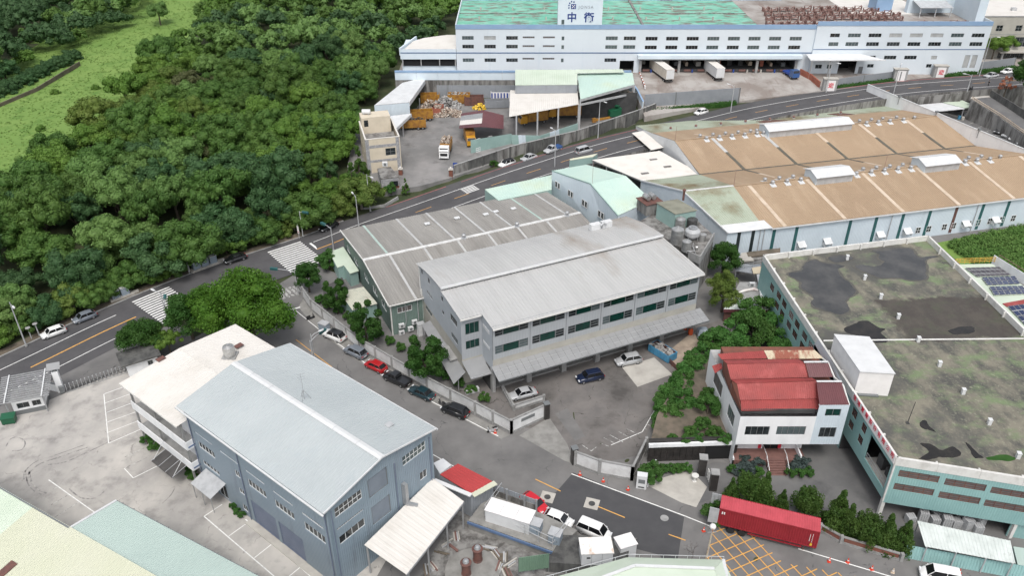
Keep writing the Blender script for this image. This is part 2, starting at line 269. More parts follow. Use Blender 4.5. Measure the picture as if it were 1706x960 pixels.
# ---------------------------------------------------------------- mesh and object helpers
class MB:
    def __init__(s): s.v = []; s.f = []
    def poly(s, pts):
        i = len(s.v); s.v += [tuple(p) for p in pts]; s.f.append(tuple(range(i, i + len(pts))))
    def box(s, x0, x1, y0, y1, z0, z1):
        i = len(s.v)
        s.v += [(x0,y0,z0),(x1,y0,z0),(x1,y1,z0),(x0,y1,z0),(x0,y0,z1),(x1,y0,z1),(x1,y1,z1),(x0,y1,z1)]
        s.f += [(i,i+3,i+2,i+1),(i+4,i+5,i+6,i+7),(i,i+1,i+5,i+4),(i+1,i+2,i+6,i+5),(i+2,i+3,i+7,i+6),(i+3,i,i+4,i+7)]
        return s
    def prism(s, poly, z0, z1):
        """poly: xy list (z0/z1 numbers or per-vertex lists)"""
        n = len(poly); i = len(s.v)
        a = z0 if hasattr(z0, '__len__') else [z0]*n; b = z1 if hasattr(z1, '__len__') else [z1]*n
        s.v += [(p[0],p[1],a[k]) for k,p in enumerate(poly)] + [(p[0],p[1],b[k]) for k,p in enumerate(poly)]
        s.f.append(tuple(range(i+n-1, i-1, -1))); s.f.append(tuple(range(i+n, i+2*n)))
        for k in range(n): j = (k+1) % n; s.f.append((i+k, i+j, i+n+j, i+n+k))
        return s
    def bar(s, a, b, w, h=None, up=(0,0,1)):
        """square bar from a to b"""
        h = h or w; a = Vector(a); b = Vector(b); d = (b-a).normalized(); u = Vector(up)
        if abs(d.dot(u)) > .95: u = Vector((1,0,0))
        r = d.cross(u).normalized()*w/2; t = r.cross(d).normalized()*h/2; i = len(s.v)
        for p in (a, b): s.v += [tuple(p-r-t), tuple(p+r-t), tuple(p+r+t), tuple(p-r+t)]
        s.f += [(i,i+3,i+2,i+1),(i+4,i+5,i+6,i+7)] + [(i+k,i+(k+1)%4,i+4+(k+1)%4,i+4+k) for k in range(4)]
        return s
    def rings(s, rings, cap=True):
        i = len(s.v); n = len(rings[0])
        for r in rings: s.v += [tuple(p) for p in r]
        for k in range(len(rings)-1):
            for j in range(n):
                a = i+k*n+j; b = i+k*n+(j+1)%n; s.f.append((a, b, b+n, a+n))
        if cap: s.f.append(tuple(range(i+n-1, i-1, -1))); s.f.append(tuple(range(i+(len(rings)-1)*n, i+len(rings)*n)))
        return s
    def lathe(s, c, prof, n=14):
        c = Vector(c); s.rings([[c+Vector((r*math.cos(2*math.pi*k/n), r*math.sin(2*math.pi*k/n), z)) for k in range(n)] for r, z in prof]); return s
    def tube(s, pts, rad, n=6):
        pts = [Vector(p) for p in pts]; rad = rad if hasattr(rad,'__len__') else [rad]*len(pts); rr = []
        for k, p in enumerate(pts):
            d = (pts[min(k+1,len(pts)-1)]-pts[max(k-1,0)]).normalized(); u = Vector((0,0,1)) if abs(d.z) < .9 else Vector((1,0,0))
            a = d.cross(u).normalized(); b = a.cross(d).normalized()
            rr.append([p+(a*math.cos(2*math.pi*j/n)-b*math.sin(2*math.pi*j/n))*rad[k] for j in range(n)])
        s.rings(rr); return s
    def sheet(s, a, b, c, d, pitch=.4, h=.05, thick=.05):
        """ribbed metal sheet: a-b along the eave, d-c along the ridge, ribs run a->d; with underside"""
        a,b,c,d = Vector(a),Vector(b),Vector(c),Vector(d); n = max(1, round((b-a).length/pitch)); nr = (b-a).cross(d-a).normalized()
        i = len(s.v); m = 0
        for k in range(n+1):
            for t, up in ((0,0),(.55,0),(.65,1),(.9,1)) if k < n else ((0,0),):
                q = (k+t)/n; p0 = a.lerp(b,q)+nr*(h*up); p1 = d.lerp(c,q)+nr*(h*up); s.v += [tuple(p0), tuple(p1)]; m += 1
        for k in range(m-1): s.f.append((i+2*k, i+2*k+2, i+2*k+3, i+2*k+1))
        if thick:
            o = nr*thick; s.poly([d-o,c-o,b-o,a-o]); s.poly([a-o,b-o,b,a]); s.poly([c-o,d-o,d,c]); s.poly([b-o,c-o,c,b]); s.poly([d-o,a-o,a,d])
        return s
    def build(s, name, mat, parent=None, smooth=False, world=False):
        v = s.v
        if world and parent is not None:
            inv = parent.matrix_basis.inverted(); v = [tuple(inv @ Vector(p)) for p in v]
        me = bpy.data.meshes.new(name); me.from_pydata(v, [], s.f)
        me.materials.append(MATS[mat] if isinstance(mat, str) else mat)
        if smooth: me.polygons.foreach_set('use_smooth', [True]*len(me.polygons))
        me.update(); return put(name, me, parent)
def put(name, me, parent=None):
    o = bpy.data.objects.new(name, me); COL.objects.link(o)
    if parent is not None: o.parent = parent
    return o
def tag(o, label=None, cat=None, group=None, kind=None):
    if label: o['label'] = label
    if cat: o['category'] = cat
    if group: o['group'] = group
    if kind: o['kind'] = kind
    return o
def thing(name, label, cat, loc=(0,0,0), rot=0.0, group=None):
    o = bpy.data.objects.new(name, None); COL.objects.link(o); o.empty_display_size = .3
    o.location = loc; o.rotation_euler = (0, 0, rot)
    o.matrix_basis = Matrix.Translation(Vector(loc)) @ Matrix.Rotation(rot, 4, 'Z')
    return tag(o, label, cat, group)
def part(root, name, mat, fn, world=False, smooth=False):
    m = MB(); fn(m); return m.build(name, mat, root, smooth, world)
def pbox(root, name, mat, *b): return MB().box(*b).build(name, mat, root)
def clone(o, parent=None):
    c = o.copy(); COL.objects.link(c); c.parent = parent
    for ch in o.children: clone(ch, c)
    return c
def struct(name, mb, mat): return tag(mb.build(name, mat), kind='structure')

def wall(root, p0, p1, z0, z1, mat, holes=(), depth=.16, name='wall', top=None, inner=True):
    """upright wall from p0 to p1 (outside on the right-hand side), with real openings; top: optional (z at p0, z at p1, apexes [(u,z)..])"""
    p0 = Vector((p0[0],p0[1],0)); p1 = Vector((p1[0],p1[1],0)); L = (p1-p0).length; d = (p1-p0)/L; nrm = Vector((d.y,-d.x,0))
    P = lambda u, z, o=0: p0+d*u-nrm*o+Vector((0,0,z))
    us = sorted({0, L, *[x for h in holes for x in h[:2]]}); zs = sorted({z0, z1, *[x for h in holes for x in h[2:4]]}); m = MB()
    for i in range(len(us)-1):
        for j in range(len(zs)-1):
            uc = (us[i]+us[i+1])/2; zc = (zs[j]+zs[j+1])/2
            if any(h[0] < uc < h[1] and h[2] < zc < h[3] for h in holes): continue
            m.poly([P(us[i],zs[j]),P(us[i+1],zs[j]),P(us[i+1],zs[j+1]),P(us[i],zs[j+1])])
    for a,b,c,e in [h[:4] for h in holes]:
        m.poly([P(a,c),P(a,c,depth),P(b,c,depth),P(b,c)]); m.poly([P(a,e),P(b,e),P(b,e,depth),P(a,e,depth)])
        m.poly([P(a,c),P(a,e),P(a,e,depth),P(a,c,depth)]); m.poly([P(b,c),P(b,c,depth),P(b,e,depth),P(b,e)])
    if top: m.poly([P(0,z1),P(L,z1),P(L,top[1])]+[P(u,z) for u,z in reversed(top[2])]+[P(0,top[0])])
    return m.build(name, mat, root)
def fill(root, p0, p1, h, n=2, glass='glass_dark', frame='frame_white', depth=.12, rows=1, fw=.07, name='window', sill=False, pane='pane'):
    """window (or door) in an opening of wall(): frame with mullions + glass as its sub-part"""
    if glass == 'glass_dark': glass = random.choice(('glass_dark',)*9+('glass_grey',)*3+('glass_blind',))
    p0 = Vector((p0[0],p0[1],0)); p1 = Vector((p1[0],p1[1],0)); d = (p1-p0).normalized(); nrm = Vector((d.y,-d.x,0))
    a,b,c,e = h[:4]; P = lambda u, z, o=0: p0+d*u-nrm*o+Vector((0,0,z)); m = MB(); o = depth-.05
    def bb(u0,u1,w0,w1,oo=o,th=.06):
        i = len(m.v); m.v += [tuple(P(u,w,q)) for q in (oo,oo+th) for u,w in ((u0,w0),(u1,w0),(u1,w1),(u0,w1))]
        m.f += [(i,i+1,i+2,i+3),(i+7,i+6,i+5,i+4)]+[(i+k,i+4+k,i+4+(k+1)%4,i+(k+1)%4) for k in range(4)]
    g = .004
    bb(a+g,b-g,c+g,c+fw); bb(a+g,b-g,e-fw,e-g); bb(a+g,a+fw,c+fw,e-fw); bb(b-fw,b-g,c+fw,e-fw)
    for k in range(1,n): u = a+(b-a)*k/n; bb(u-fw*.45,u+fw*.45,c+fw,e-fw)
    for k in range(1,rows): w_ = c+(e-c)*k/rows; bb(a+fw,b-fw,w_-fw*.4,w_+fw*.4,o+.004,.05)
    if sill: bb(a-.08,b+.08,c-.10,c-.01,-.06,.06)
    f = m.build(name, frame, root)
    q = MB(); q.poly([P(a,c,depth),P(b,c,depth),P(b,e,depth),P(a,e,depth)]); q.build(pane, glass, f)
    return f
def text(root, s, size, loc, rot, mat, name='lettering', ext=.03, space=1.0, bold=0.0):
    cu = bpy.data.curves.new(name, 'FONT'); cu.body = s; cu.size = size; cu.extrude = ext; cu.align_x = 'CENTER'; cu.align_y = 'CENTER'; cu.space_character = space; cu.offset = bold; cu.resolution_u = 3
    o = bpy.data.objects.new(name, cu); COL.objects.link(o); bpy.context.view_layer.update()
    me = bpy.data.meshes.new_from_object(o.evaluated_get(bpy.context.evaluated_depsgraph_get())); bpy.data.objects.remove(o); bpy.data.curves.remove(cu)
    me.transform(Matrix.Translation(loc) @ rot); me.materials.clear(); me.materials.append(MATS[mat]); return put(name, me, root)
def frame_rot(az): return R(90-az)           # local x along compass bearing az
# ---------------------------------------------------------------- the main road's line and height, and the lie of the land
_rc = [(-420,838,0),(-200,733,0),(51,613,0),(205,538,0),(360,473,0),(531,414.6,0),(600,387,.6),(707,349,1.8),(842,301,3.4),(902,281,4.1),(1015,246,5.2),(1165,210,6.8),(1290,181,8),(1480,151,9.2),(1620,139,9.8),(1706,133,10),(1900,118,10.5),(2150,100,11)]
_cp = [at(*p) for p in _rc]
def _cr(p0,p1,p2,p3,t): return .5*((2*p1)+(p2-p0)*t+(2*p0-5*p1+4*p2-p3)*t*t+(3*p1-p0-3*p2+p3)*t**3)
RD = []
for i in range(1, len(_cp)-2):
    n = max(2, int((_cp[i+1]-_cp[i]).length/3))
    RD += [_cr(_cp[i-1],_cp[i],_cp[i+1],_cp[i+2],k/n) for k in range(n)]
RD.append(_cp[-2]); RXY = np.array([(p.x,p.y) for p in RD]); RZ = np.array([p.z for p in RD])
RT = np.gradient(RXY, axis=0); RT /= np.linalg.norm(RT,axis=1)[:,None]; RS = np.concatenate([[0],np.cumsum(np.linalg.norm(np.diff(RXY,axis=0),axis=1))])
def road_sd(x, y):
    q = np.array([x,y])-RXY; k = int(np.argmin((q**2).sum(1))); t = RT[k]
    return RS[k]+q[k]@t, t[0]*q[k][1]-t[1]*q[k][0]
def road_pt(s, d, dz=0.0):
    k = min(max(int(np.searchsorted(RS,s))-1,0),len(RS)-2); f = (s-RS[k])/(RS[k+1]-RS[k])
    t = RT[k]*(1-f)+RT[k+1]*f; t = t/np.linalg.norm(t); p = RXY[k]*(1-f)+RXY[k+1]*f; z = RZ[k]*(1-f)+RZ[k+1]*f
    return Vector((p[0]-t[1]*d, p[1]+t[0]*d, z+dz))
def inpoly(x, y, P):
    c = np.zeros(np.shape(x), bool); n = len(P)
    for i in range(n):
        (x1,y1),(x2,y2) = P[i],P[(i+1)%n]
        with np.errstate(divide='ignore', invalid='ignore'):
            c ^= ((y1 > y) != (y2 > y)) & (x < (x2-x1)*(y-y1)/((y2-y1) if y2 != y1 else 1e-9)+x1)
    return c
xy = lambda pts: [(p[0],p[1]) for p in pts]
REC = atl([(640,318,3.0),(700,310,3.2),(748,297,3.2),(850,262,3.8),(960,232,4.6),(1062,205,5.4)]) + [Vector((34,232.6,4)),Vector((-24,232.6,4)),Vector((-42,205,4)),Vector((-40,183,4))]
JON = [Vector((-34,233.2,10)),Vector((34.5,233.2,10))] + atl([(1074,194,7.6),(1235,168,8.0),(1390,149,9.0),(1645,116,9.9)]) + [Vector((172,236,10.2)),Vector((172,320,10.2)),Vector((-16.6,320,10.2)),Vector((-16.6,254,10.2)),Vector((-34,254,10.2))]
MEAD = xy(atl([(-330,420),(-60,330),(80,290),(180,215),(250,130),(300,70),(360,20),(420,-60),(200,-60),(190,0),(110,35),(60,75),(0,115),(-330,240)], .5))
FOREST = xy(atl([(-330,640),(-60,605),(45,560),(215,495),(345,440),(500,378),(575,352),(612,330),(596,260),(598,196),(640,150),(680,112),(735,85),(770,40),(785,-20),(785,-70)],3.5)+atl([(372,-40),(322,22),(272,62),(240,98),(178,160),(148,205),(70,255),(0,285),(-330,400)], 9.5))
FAR_WOOD = xy(atl([(-330,282),(0,146),(110,88),(195,60),(232,26),(255,-15),(275,-75),(-330,-75)], .5))
def hill(x, y, d):
    """wooded rise north of the road"""
    return 3.5*np.clip((d-9)/40,0,1)*np.exp(-((x+75)/70.0)**2)*np.clip((300-y)/90,0,1)
def heights(X, Y):
    X = np.asarray(X,float); Y = np.asarray(Y,float); out = np.empty(X.size)
    for i0 in range(0, X.size, 4000):
        x = X.ravel()[i0:i0+4000]; y = Y.ravel()[i0:i0+4000]
        k = ((x[:,None]-RXY[:,0])**2+(y[:,None]-RXY[:,1])**2).argmin(1)
        d = RT[k,0]*(y-RXY[k,1])-RT[k,1]*(x-RXY[k,0]); zr = RZ[k]
        h = np.where(d > -3, zr-.12+hill(x,y,d), np.where(zr > .4, -.12, zr-.12))
        h = np.where(inpoly(x,y,xy(REC)), np.minimum(h,2.4), h); h = np.where(inpoly(x,y,xy(JON)), np.minimum(h,7.0), h)
        out[i0:i0+4000] = h
    return out.reshape(X.shape)
def hgt(x, y): return float(heights([x],[y])[0])

def grid_mesh(name, xs, ys, mat, fn, off=0.0):
    X,Y = np.meshgrid(xs,ys); Z = fn(X,Y)+off; nx,ny = len(xs),len(ys)
    m = MB(); m.v = [tuple(p) for p in np.stack([X.ravel(),Y.ravel(),Z.ravel()],1).tolist()]
    m.f = [(j*nx+i, j*nx+i+1, (j+1)*nx+i+1, (j+1)*nx+i) for j in range(ny-1) for i in range(nx-1)]
    return m.build(name, mat, smooth=True)
xs = np.concatenate([[-1800,-900,-500,-350],np.arange(-260,261,3.5),[350,500,900,1800]]); ys = np.concatenate([[-900,-300,-120],np.arange(-40,421,3.5),[500,700,1100,2200]])
tag(grid_mesh('terrain', xs, ys, 'forest_floor', heights), kind='structure')

# main road
N0, N1 = 7.0, -6.2
m = MB(); ss = np.arange(0, RS[-1], 3.0)
for k,s_ in enumerate(ss): m.v += [tuple(road_pt(s_,N0,.012)), tuple(road_pt(s_,0,.03)), tuple(road_pt(s_,N1,.012))]
for k in range(len(ss)-1):
    i = 3*k; m.f += [(i,i+1,i+4,i+3),(i+1,i+2,i+5,i+4)]
main_road = struct('main_road', m, 'asphalt_road')
def ribbon(parent, name, mat, s0, s1, d0, w, dz=.042, step=3.0):
    m = MB(); n = max(1,int((s1-s0)/step))
    for k in range(n+1):
        s_ = s0+(s1-s0)*k/n; m.v += [tuple(road_pt(s_,d0+w/2,dz)), tuple(road_pt(s_,d0-w/2,dz))]
    m.f = [(2*k,2*k+1,2*k+3,2*k+2) for k in range(n)]
    return m.build(name, mat, parent)
sA = lambda px,py,z=0: road_sd(*at(px,py,z)[:2])[0]
s_c1a, s_c1b, s_c2a, s_c2b = sA(236,515), sA(300,492), sA(468,440), sA(520,418)
END = RS[-1]-4
ribbon(main_road,'edge_line','paint_white',2,s_c1a-4,3.35,.16); ribbon(main_road,'edge_line','paint_white',2,s_c1a-1,-3.6,.16)
ribbon(main_road,'centre_line','paint_yellow',sA(51,613),s_c1a-2,0,.26)
ribbon(main_road,'edge_line','paint_white',s_c2b+2,END,3.3,.16); ribbon(main_road,'edge_line','paint_white',s_c2b+14,END,-3.5,.16)
ribbon(main_road,'centre_line','paint_yellow',s_c2b+1,s_c2b+9,0,.22)
ribbon(main_road,'stop_line','paint_white',s_c2b+1,s_c2b+1.5,1.7,3.3,step=1)
s_ = s_c2b+15
while s_ < END-6: ribbon(main_road,'centre_dash','paint_yellow',s_,s_+4,0,.14); s_ += 10
ribbon(main_road,'red_kerb_line','paint_red',sA(640,345,1),sA(740,312,2),6.6,.16); ribbon(main_road,'red_kerb_line','paint_red',sA(760,300,2.4),sA(1060,212,5.5),6.3,.14); ribbon(main_road,'red_kerb_line','paint_red',sA(1390,155,8.6),sA(1640,125,9.8),6.3,.2)
def stripe(parent, name, mat, a, b, w, z=.03):
    a = Vector((a[0],a[1],z)); b = Vector((b[0],b[1],z)); d = (b-a).normalized(); n = Vector((-d.y,d.x,0))*w/2
    m = MB(); m.poly([a-n,b-n,b+n,a+n]); return m.build(name, mat, parent)
def crosswalk(s0, s1, d0, d1, n):
    for k in range(n):
        d = d0+(d1-d0)*(k+.5)/n; ribbon(main_road,'crosswalk_stripe','paint_white',s0,s1,d,abs(d1-d0)/n*.5,dz=.05,step=2)
crosswalk(s_c1a,s_c1b,5.6,-6.0,14); crosswalk(s_c2a,s_c2b,5.6,-5.6,13)
# pedestrian hatch near the far bend and arrow patches
for k in range(5):
    sh = sA(770,320,2.3); ribbon(main_road,'crosswalk_stripe','paint_white',sh,sh+3.5,2.9-.62*k,.3,step=2)
# retaining skirt on the downhill side where the road climbs
m = MB(); kk = np.arange(sA(575,352,.6), END, 3.0)
for s_ in kk: p = road_pt(s_,N1-.05,.35); m.v += [tuple(p),(p.x,p.y,-.2)]
m.f = [(2*k,2*k+1,2*k+3,2*k+2) for k in range(len(kk)-1)]
struct('road_skirt', m, 'concrete_stained')
# kerb on the wooded side
m = MB(); kk = np.arange(2, sA(575,352,.6), 3.0)
for s_ in kk: m.v += [tuple(road_pt(s_,q,z)) for q,z in ((7.0,-.1),(7.0,.14),(7.25,.14),(7.3,-.1))]
for k in range(len(kk)-1):
    for j in range(3): m.f.append((4*k+j,4*k+j+4,4*k+j+5,4*k+j+1))
struct('kerb', m, 'concrete_grey')
m = MB(); kk = np.arange(2, sA(575,352,.6), 3.0)
for s_ in kk: m.v += [tuple(road_pt(s_,7.3,.05)), tuple(road_pt(s_,9.0,.15))]
m.f = [(2*k,2*k+2,2*k+3,2*k+1)[::-1] for k in range(len(kk)-1)]
struct('verge', m, 'soil')

# flat ground sheets round the side street
def flat(name, pts, z, mat):
    m = MB(); P = atl(pts, z); P = [Vector((p.x,p.y,z)) for p in P]
    a = sum(P[i].x*P[(i+1)%len(P)].y-P[(i+1)%len(P)].x*P[i].y for i in range(len(P)))
    m.poly(P if a > 0 else P[::-1]); return struct(name, m, mat)
side_street = flat('side_street', [(330,560),(470,470),(520,440),(600,470),(820,500),(1250,330),(1900,330),(2600,960),(2300,1500),(-1600,1500),(-1500,960),(-260,800),(60,660)], 0.0, 'asphalt')
flat('driveway', [(-420,900),(0,705),(110,660),(235,616),(330,570),(300,540),(200,560),(60,622),(-420,850)], .004, 'asphalt')
factory_yard = flat('factory_yard', [(-900,1050),(-500,900),(0,702),(110,655),(215,612),(330,600),(480,640),(720,800),(560,1080),(300,1300),(-400,1400)], .010, 'concrete_yard')
loading_yard = flat('loading_yard', [(742,655),(800,640),(1180,540),(1235,520),(1120,640),(1060,760),(1010,770),(962,758),(905,715),(855,712)], .010, 'asphalt_yard')
for nme,pts,mt,z in (('concrete_slab',[(1036,612),(1090,596),(1120,624),(1062,645)],'concrete_light',.016),('sand_patch',[(1108,590),(1150,556),(1178,560),(1150,600),(1128,612)],'sand',.016),
                  ('concrete_apron',[(865,726),(915,696),(945,740),(958,775),(940,768)],'concrete_ramp',.018),('old_patch',[(925,690),(945,680),(975,728),(958,735)],'asphalt',.020)): flat(nme,pts,z,mt)
forecourt = flat('forecourt', [(1110,800),(1190,770),(1240,775),(1370,735),(1420,700),(1520,860),(1500,900),(1380,870),(1190,830),(1150,845)], .010, 'asphalt_court')
new_asphalt = flat('new_asphalt', [(955,788),(1140,862),(1125,960),(1098,925),(1000,900),(905,845)], .018, 'asphalt_new')
flat('concrete_apron', [(1072,806),(1150,783),(1178,812),(1160,846),(1135,838)], .020, 'concrete_light')
def sline(name, mat, pts, w, z=.034, parent=side_street):
    P = atl(pts, z)
    for a,b in zip(P[:-1],P[1:]): stripe(parent, name, mat, a, b, w, z)
sline('edge_line','paint_white',[(487,513),(540,556),(640,628),(830,727)],.15); sline('stop_line','paint_white',[(482,517),(500,512)],.4)
sline('edge_line','paint_white',[(720,757),(765,783)],.15)
sline('edge_line','paint_white',[(952,790),(1140,860),(1185,878)],.16); sline('edge_line','paint_white',[(1330,915),(1506,968)],.16)
sline('centre_line','paint_yellow',[(493,566),(553,612)],.14); sline('centre_line','paint_yellow',[(892,799),(934,819)],.16); sline('centre_line','paint_yellow',[(995,844),(1041,863)],.16); sline('centre_line','paint_yellow',[(1114,891),(1142,901)],.16)
for k in range(6):
    a = at(462+k*6.6,482+k*-1.0); b = at(474+k*7.6,498-k*2.2); stripe(side_street,'crosswalk_stripe','paint_worn',a,b,.5,.04)
# manholes in concrete surrounds
for nm,(cx,cy) in dict(a=(912,829),b=(986,840)).items():
    c = at(cx,cy); r = thing('manhole_cover', 'iron manhole cover in a square concrete patch '+('beside the red hatchback' if nm=='a' else 'ending a yellow centre line'), 'manhole', (c.x,c.y,.02), R(-18))
    pbox(r,'surround','concrete_light',-.95,.95,-.95,.95,0,.022); part(r,'cover','iron',lambda m: m.lathe((0,0,.022),((.45,0),(.45,.02),(.4,.025)),18))
c = at(1107,864); r = thing('manhole_cover','round grey manhole cover set straight into the dark new asphalt','manhole',(c.x,c.y,.018)); part(r,'cover','concrete_grey',lambda m: m.lathe((0,0,0),((.55,0),(.55,.02),(.5,.025)),20))
# yellow box hatch by the container
ox, ux, uy = at(1195,905), (at(1330,940)-at(1195,905)).normalized(), None
uy = Vector((-ux.y,ux.x,0)); C0 = at(1186,890)
def hp(u,v): return C0+ux*u+uy*v
def hatch(poly, sp=2.05, wd=.13):
    """diagonal lattice clipped to a polygon in (u,v)"""
    P = poly; n = len(P)
    for sgn in (1,-1):
        vals = [p[0]+sgn*p[1] for p in P]; k = math.floor(min(vals)/sp)*sp
        while k < max(vals):
            xs_ = []
            for i in range(n):
                (a,b),(c_,d) = P[i],P[(i+1)%n]; fa = a+sgn*b-k; fb = c_+sgn*d-k
                if fa*fb < 0: t = fa/(fa-fb); xs_.append((a+(c_-a)*t,b+(d-b)*t))
            xs_.sort()
            for q in range(0,len(xs_)-1,2):
                if math.dist(xs_[q],xs_[q+1]) > .5: stripe(side_street,'box_junction_line','paint_yellow',hp(*xs_[q]),hp(*xs_[q+1]),wd,.036 if sgn>0 else .040)
            k += sp
hatch([(-.3,-5.6),(4.5,-6.4),(7.2,-4.6),(9.5,-5.9),(24.5,-8.0),(26,-2.2),(17,-.9),(9,-1.8),(5,1.6),(.2,1.4)])
# parking bays in the factory yard
pk = lambda nm,mt,pts,w=.13: sline(nm,mt,pts,w,.026,factory_yard)
pk('bay_line','paint_white',[(173,657),(181,739),(236,715)]); pk('bay_line','paint_white',[(173,657),(206,645)])
for k,(a,b) in enumerate((((175,672),(219,656)),((177,688),(222,671)),((178,704),(226,687)),((180,721),(232,701)))): pk('bay_line','paint_white',[a,b],.11)
pk('bay_line','paint_worn',[(208,762),(240,747)],.11); pk('bay_line','paint_worn',[(208,780),(248,762)],.11); pk('bay_line','paint_white',[(207,781),(222,797),(264,776)],.12)
pk('bay_line','paint_white',[(81,800),(157,854)],.14); pk('bay_line','paint_worn',[(88,816),(98,811)],.11); pk('bay_line','paint_worn',[(85,842),(114,825)],.11); pk('bay_line','paint_worn',[(92,862),(132,837)],.11)
pk('bay_line','paint_white',[(370,841),(340,861),(500,998)],.15); pk('bay_line','paint_white',[(409,866),(545,985)],.15); pk('bay_line','paint_white',[(381,894),(409,874)],.13); pk('bay_line','paint_white',[(424,930),(452,908)],.13); pk('bay_line','paint_white',[(478,964),(500,946)],.13)
# tyre scrub marks turning across the concrete yard
M('tyre_black',(.20,.19,.19),(.40,.385,.36),1.5,.42,.62,.9)
def arc(pts,w_=.13):
    P = atl(pts); m = MB(); Q = [_cr(P[max(i-1,0)],P[i],P[i+1],P[min(i+2,len(P)-1)],t) for i in range(len(P)-1) for t in np.linspace(0,1,8,endpoint=False)]+[P[-1]]
    for i,p in enumerate(Q): d = (Q[min(i+1,len(Q)-1)]-Q[max(i-1,0)]).normalized(); n = Vector((-d.y,d.x,0))*w_; m.v += [(p.x-n.x,p.y-n.y,.02),(p.x+n.x,p.y+n.y,.02)]
    m.f = [(2*i,2*i+2,2*i+3,2*i+1)[::-1] for i in range(len(Q)-1)]; m.build('tyre_mark','tyre_black',factory_yard)
for p in ([(10,745),(18,732),(32,730),(42,738),(36,750),(20,752)],[(40,800),(42,786),(60,770),(95,758),(140,742)],[(46,802),(48,790),(66,774),(100,762),(146,746)],[(42,785),(46,805),(56,818),(72,826)],[(48,783),(52,802),(62,815),(78,823)],[(115,815),(135,830),(160,830),(178,815)],[(270,840),(285,825),(292,812)],[(80,775),(110,770),(150,752),(185,735)]): arc(p,random.uniform(.07,.15))
# faded bays in the loading yard corner
for a,b in (((1006,730),(1022,738)),((1016,725),(1038,737)),((1030,719),(1052,731)),((1043,714),(1062,724)),((1003,740),(1014,744))): sline('bay_line','paint_worn',[a,b],.12,.03,loading_yard)
sline('bay_line','paint_white',[(1018,742),(1070,720),(1094,678)],.12,.03,loading_yard); sline('bay_line','paint_worn',[(970,742),(985,752),(994,745)],.12,.03,loading_yard)
for k in range(6): sline('bay_line','paint_worn',[(1072+k*4,714-k*7.2),(1080+k*4,717-k*7.2)],.1,.03,loading_yard)

# raised yards behind the road
def podium(name, P, zb, mat):
    m = MB(); a = sum(P[i].x*P[(i+1)%len(P)].y-P[(i+1)%len(P)].x*P[i].y for i in range(len(P)))
    Q = P if a > 0 else P[::-1]; m.prism(xy(Q), zb, [p.z for p in Q]); return struct(name, m, mat)
recycling_yard = podium('recycling_yard', REC, -1, 'concrete_yard_rec'); depot_yard = podium('depot_yard', JON, 2, 'concrete_dock')
# grass slope beside the flat roof
flat('grass_bank', [(1560,405),(1720,372),(1820,470),(1640,470),(1600,440)], .03, 'meadow')
# ---------------------------------------------------------------- foliage
def leaves(rs, centers, radii, per, size, squash=.85, up=.25, jit=.5):
    """many small leaf quads over the shells of leaf clumps, plus a rough core in each clump; returns verts, faces"""
    V = []; n = len(centers)
    cen = np.repeat(np.array(centers), per, 0); rad = np.repeat(np.array(radii), per)
    d = rs.normal(size=(n*per,3)); d[:,2] += up; d /= np.linalg.norm(d,axis=1)[:,None]
    p = cen+d*(rad*(.72+.42*rs.random(n*per)))[:,None]*np.array([1,1,squash])
    nr = d+rs.normal(size=d.shape)*jit; nr /= np.linalg.norm(nr,axis=1)[:,None]
    a = np.cross(nr, rs.normal(size=nr.shape)); a /= np.linalg.norm(a,axis=1)[:,None]; b = np.cross(nr,a)
    sz = (size*(.6+.8*rs.random(n*per)))[:,None]
    q = np.stack([p-a*sz-b*sz*.55, p+a*sz-b*sz*.55, p+a*sz+b*sz*.55, p-a*sz+b*sz*.55],1).reshape(-1,3)
    F = np.arange(len(q)).reshape(-1,4)
    return q, F
import bmesh
_b = bmesh.new(); bmesh.ops.create_icosphere(_b, subdivisions=2, radius=1); OCT = np.array([tuple(v.co) for v in _b.verts]); OCF = [tuple(v.index for v in f.verts) for f in _b.faces]; NO = len(OCT); _b.free()
OCT8 = np.array([(0,0,1),(.7,.7,.1),(-.7,.7,0),(-.7,-.7,.1),(.7,-.7,0),(0,0,-1)],float); OCF8 = [(0,1,2),(0,2,3),(0,3,4),(0,4,1),(5,2,1),(5,3,2),(5,4,3),(5,1,4)]
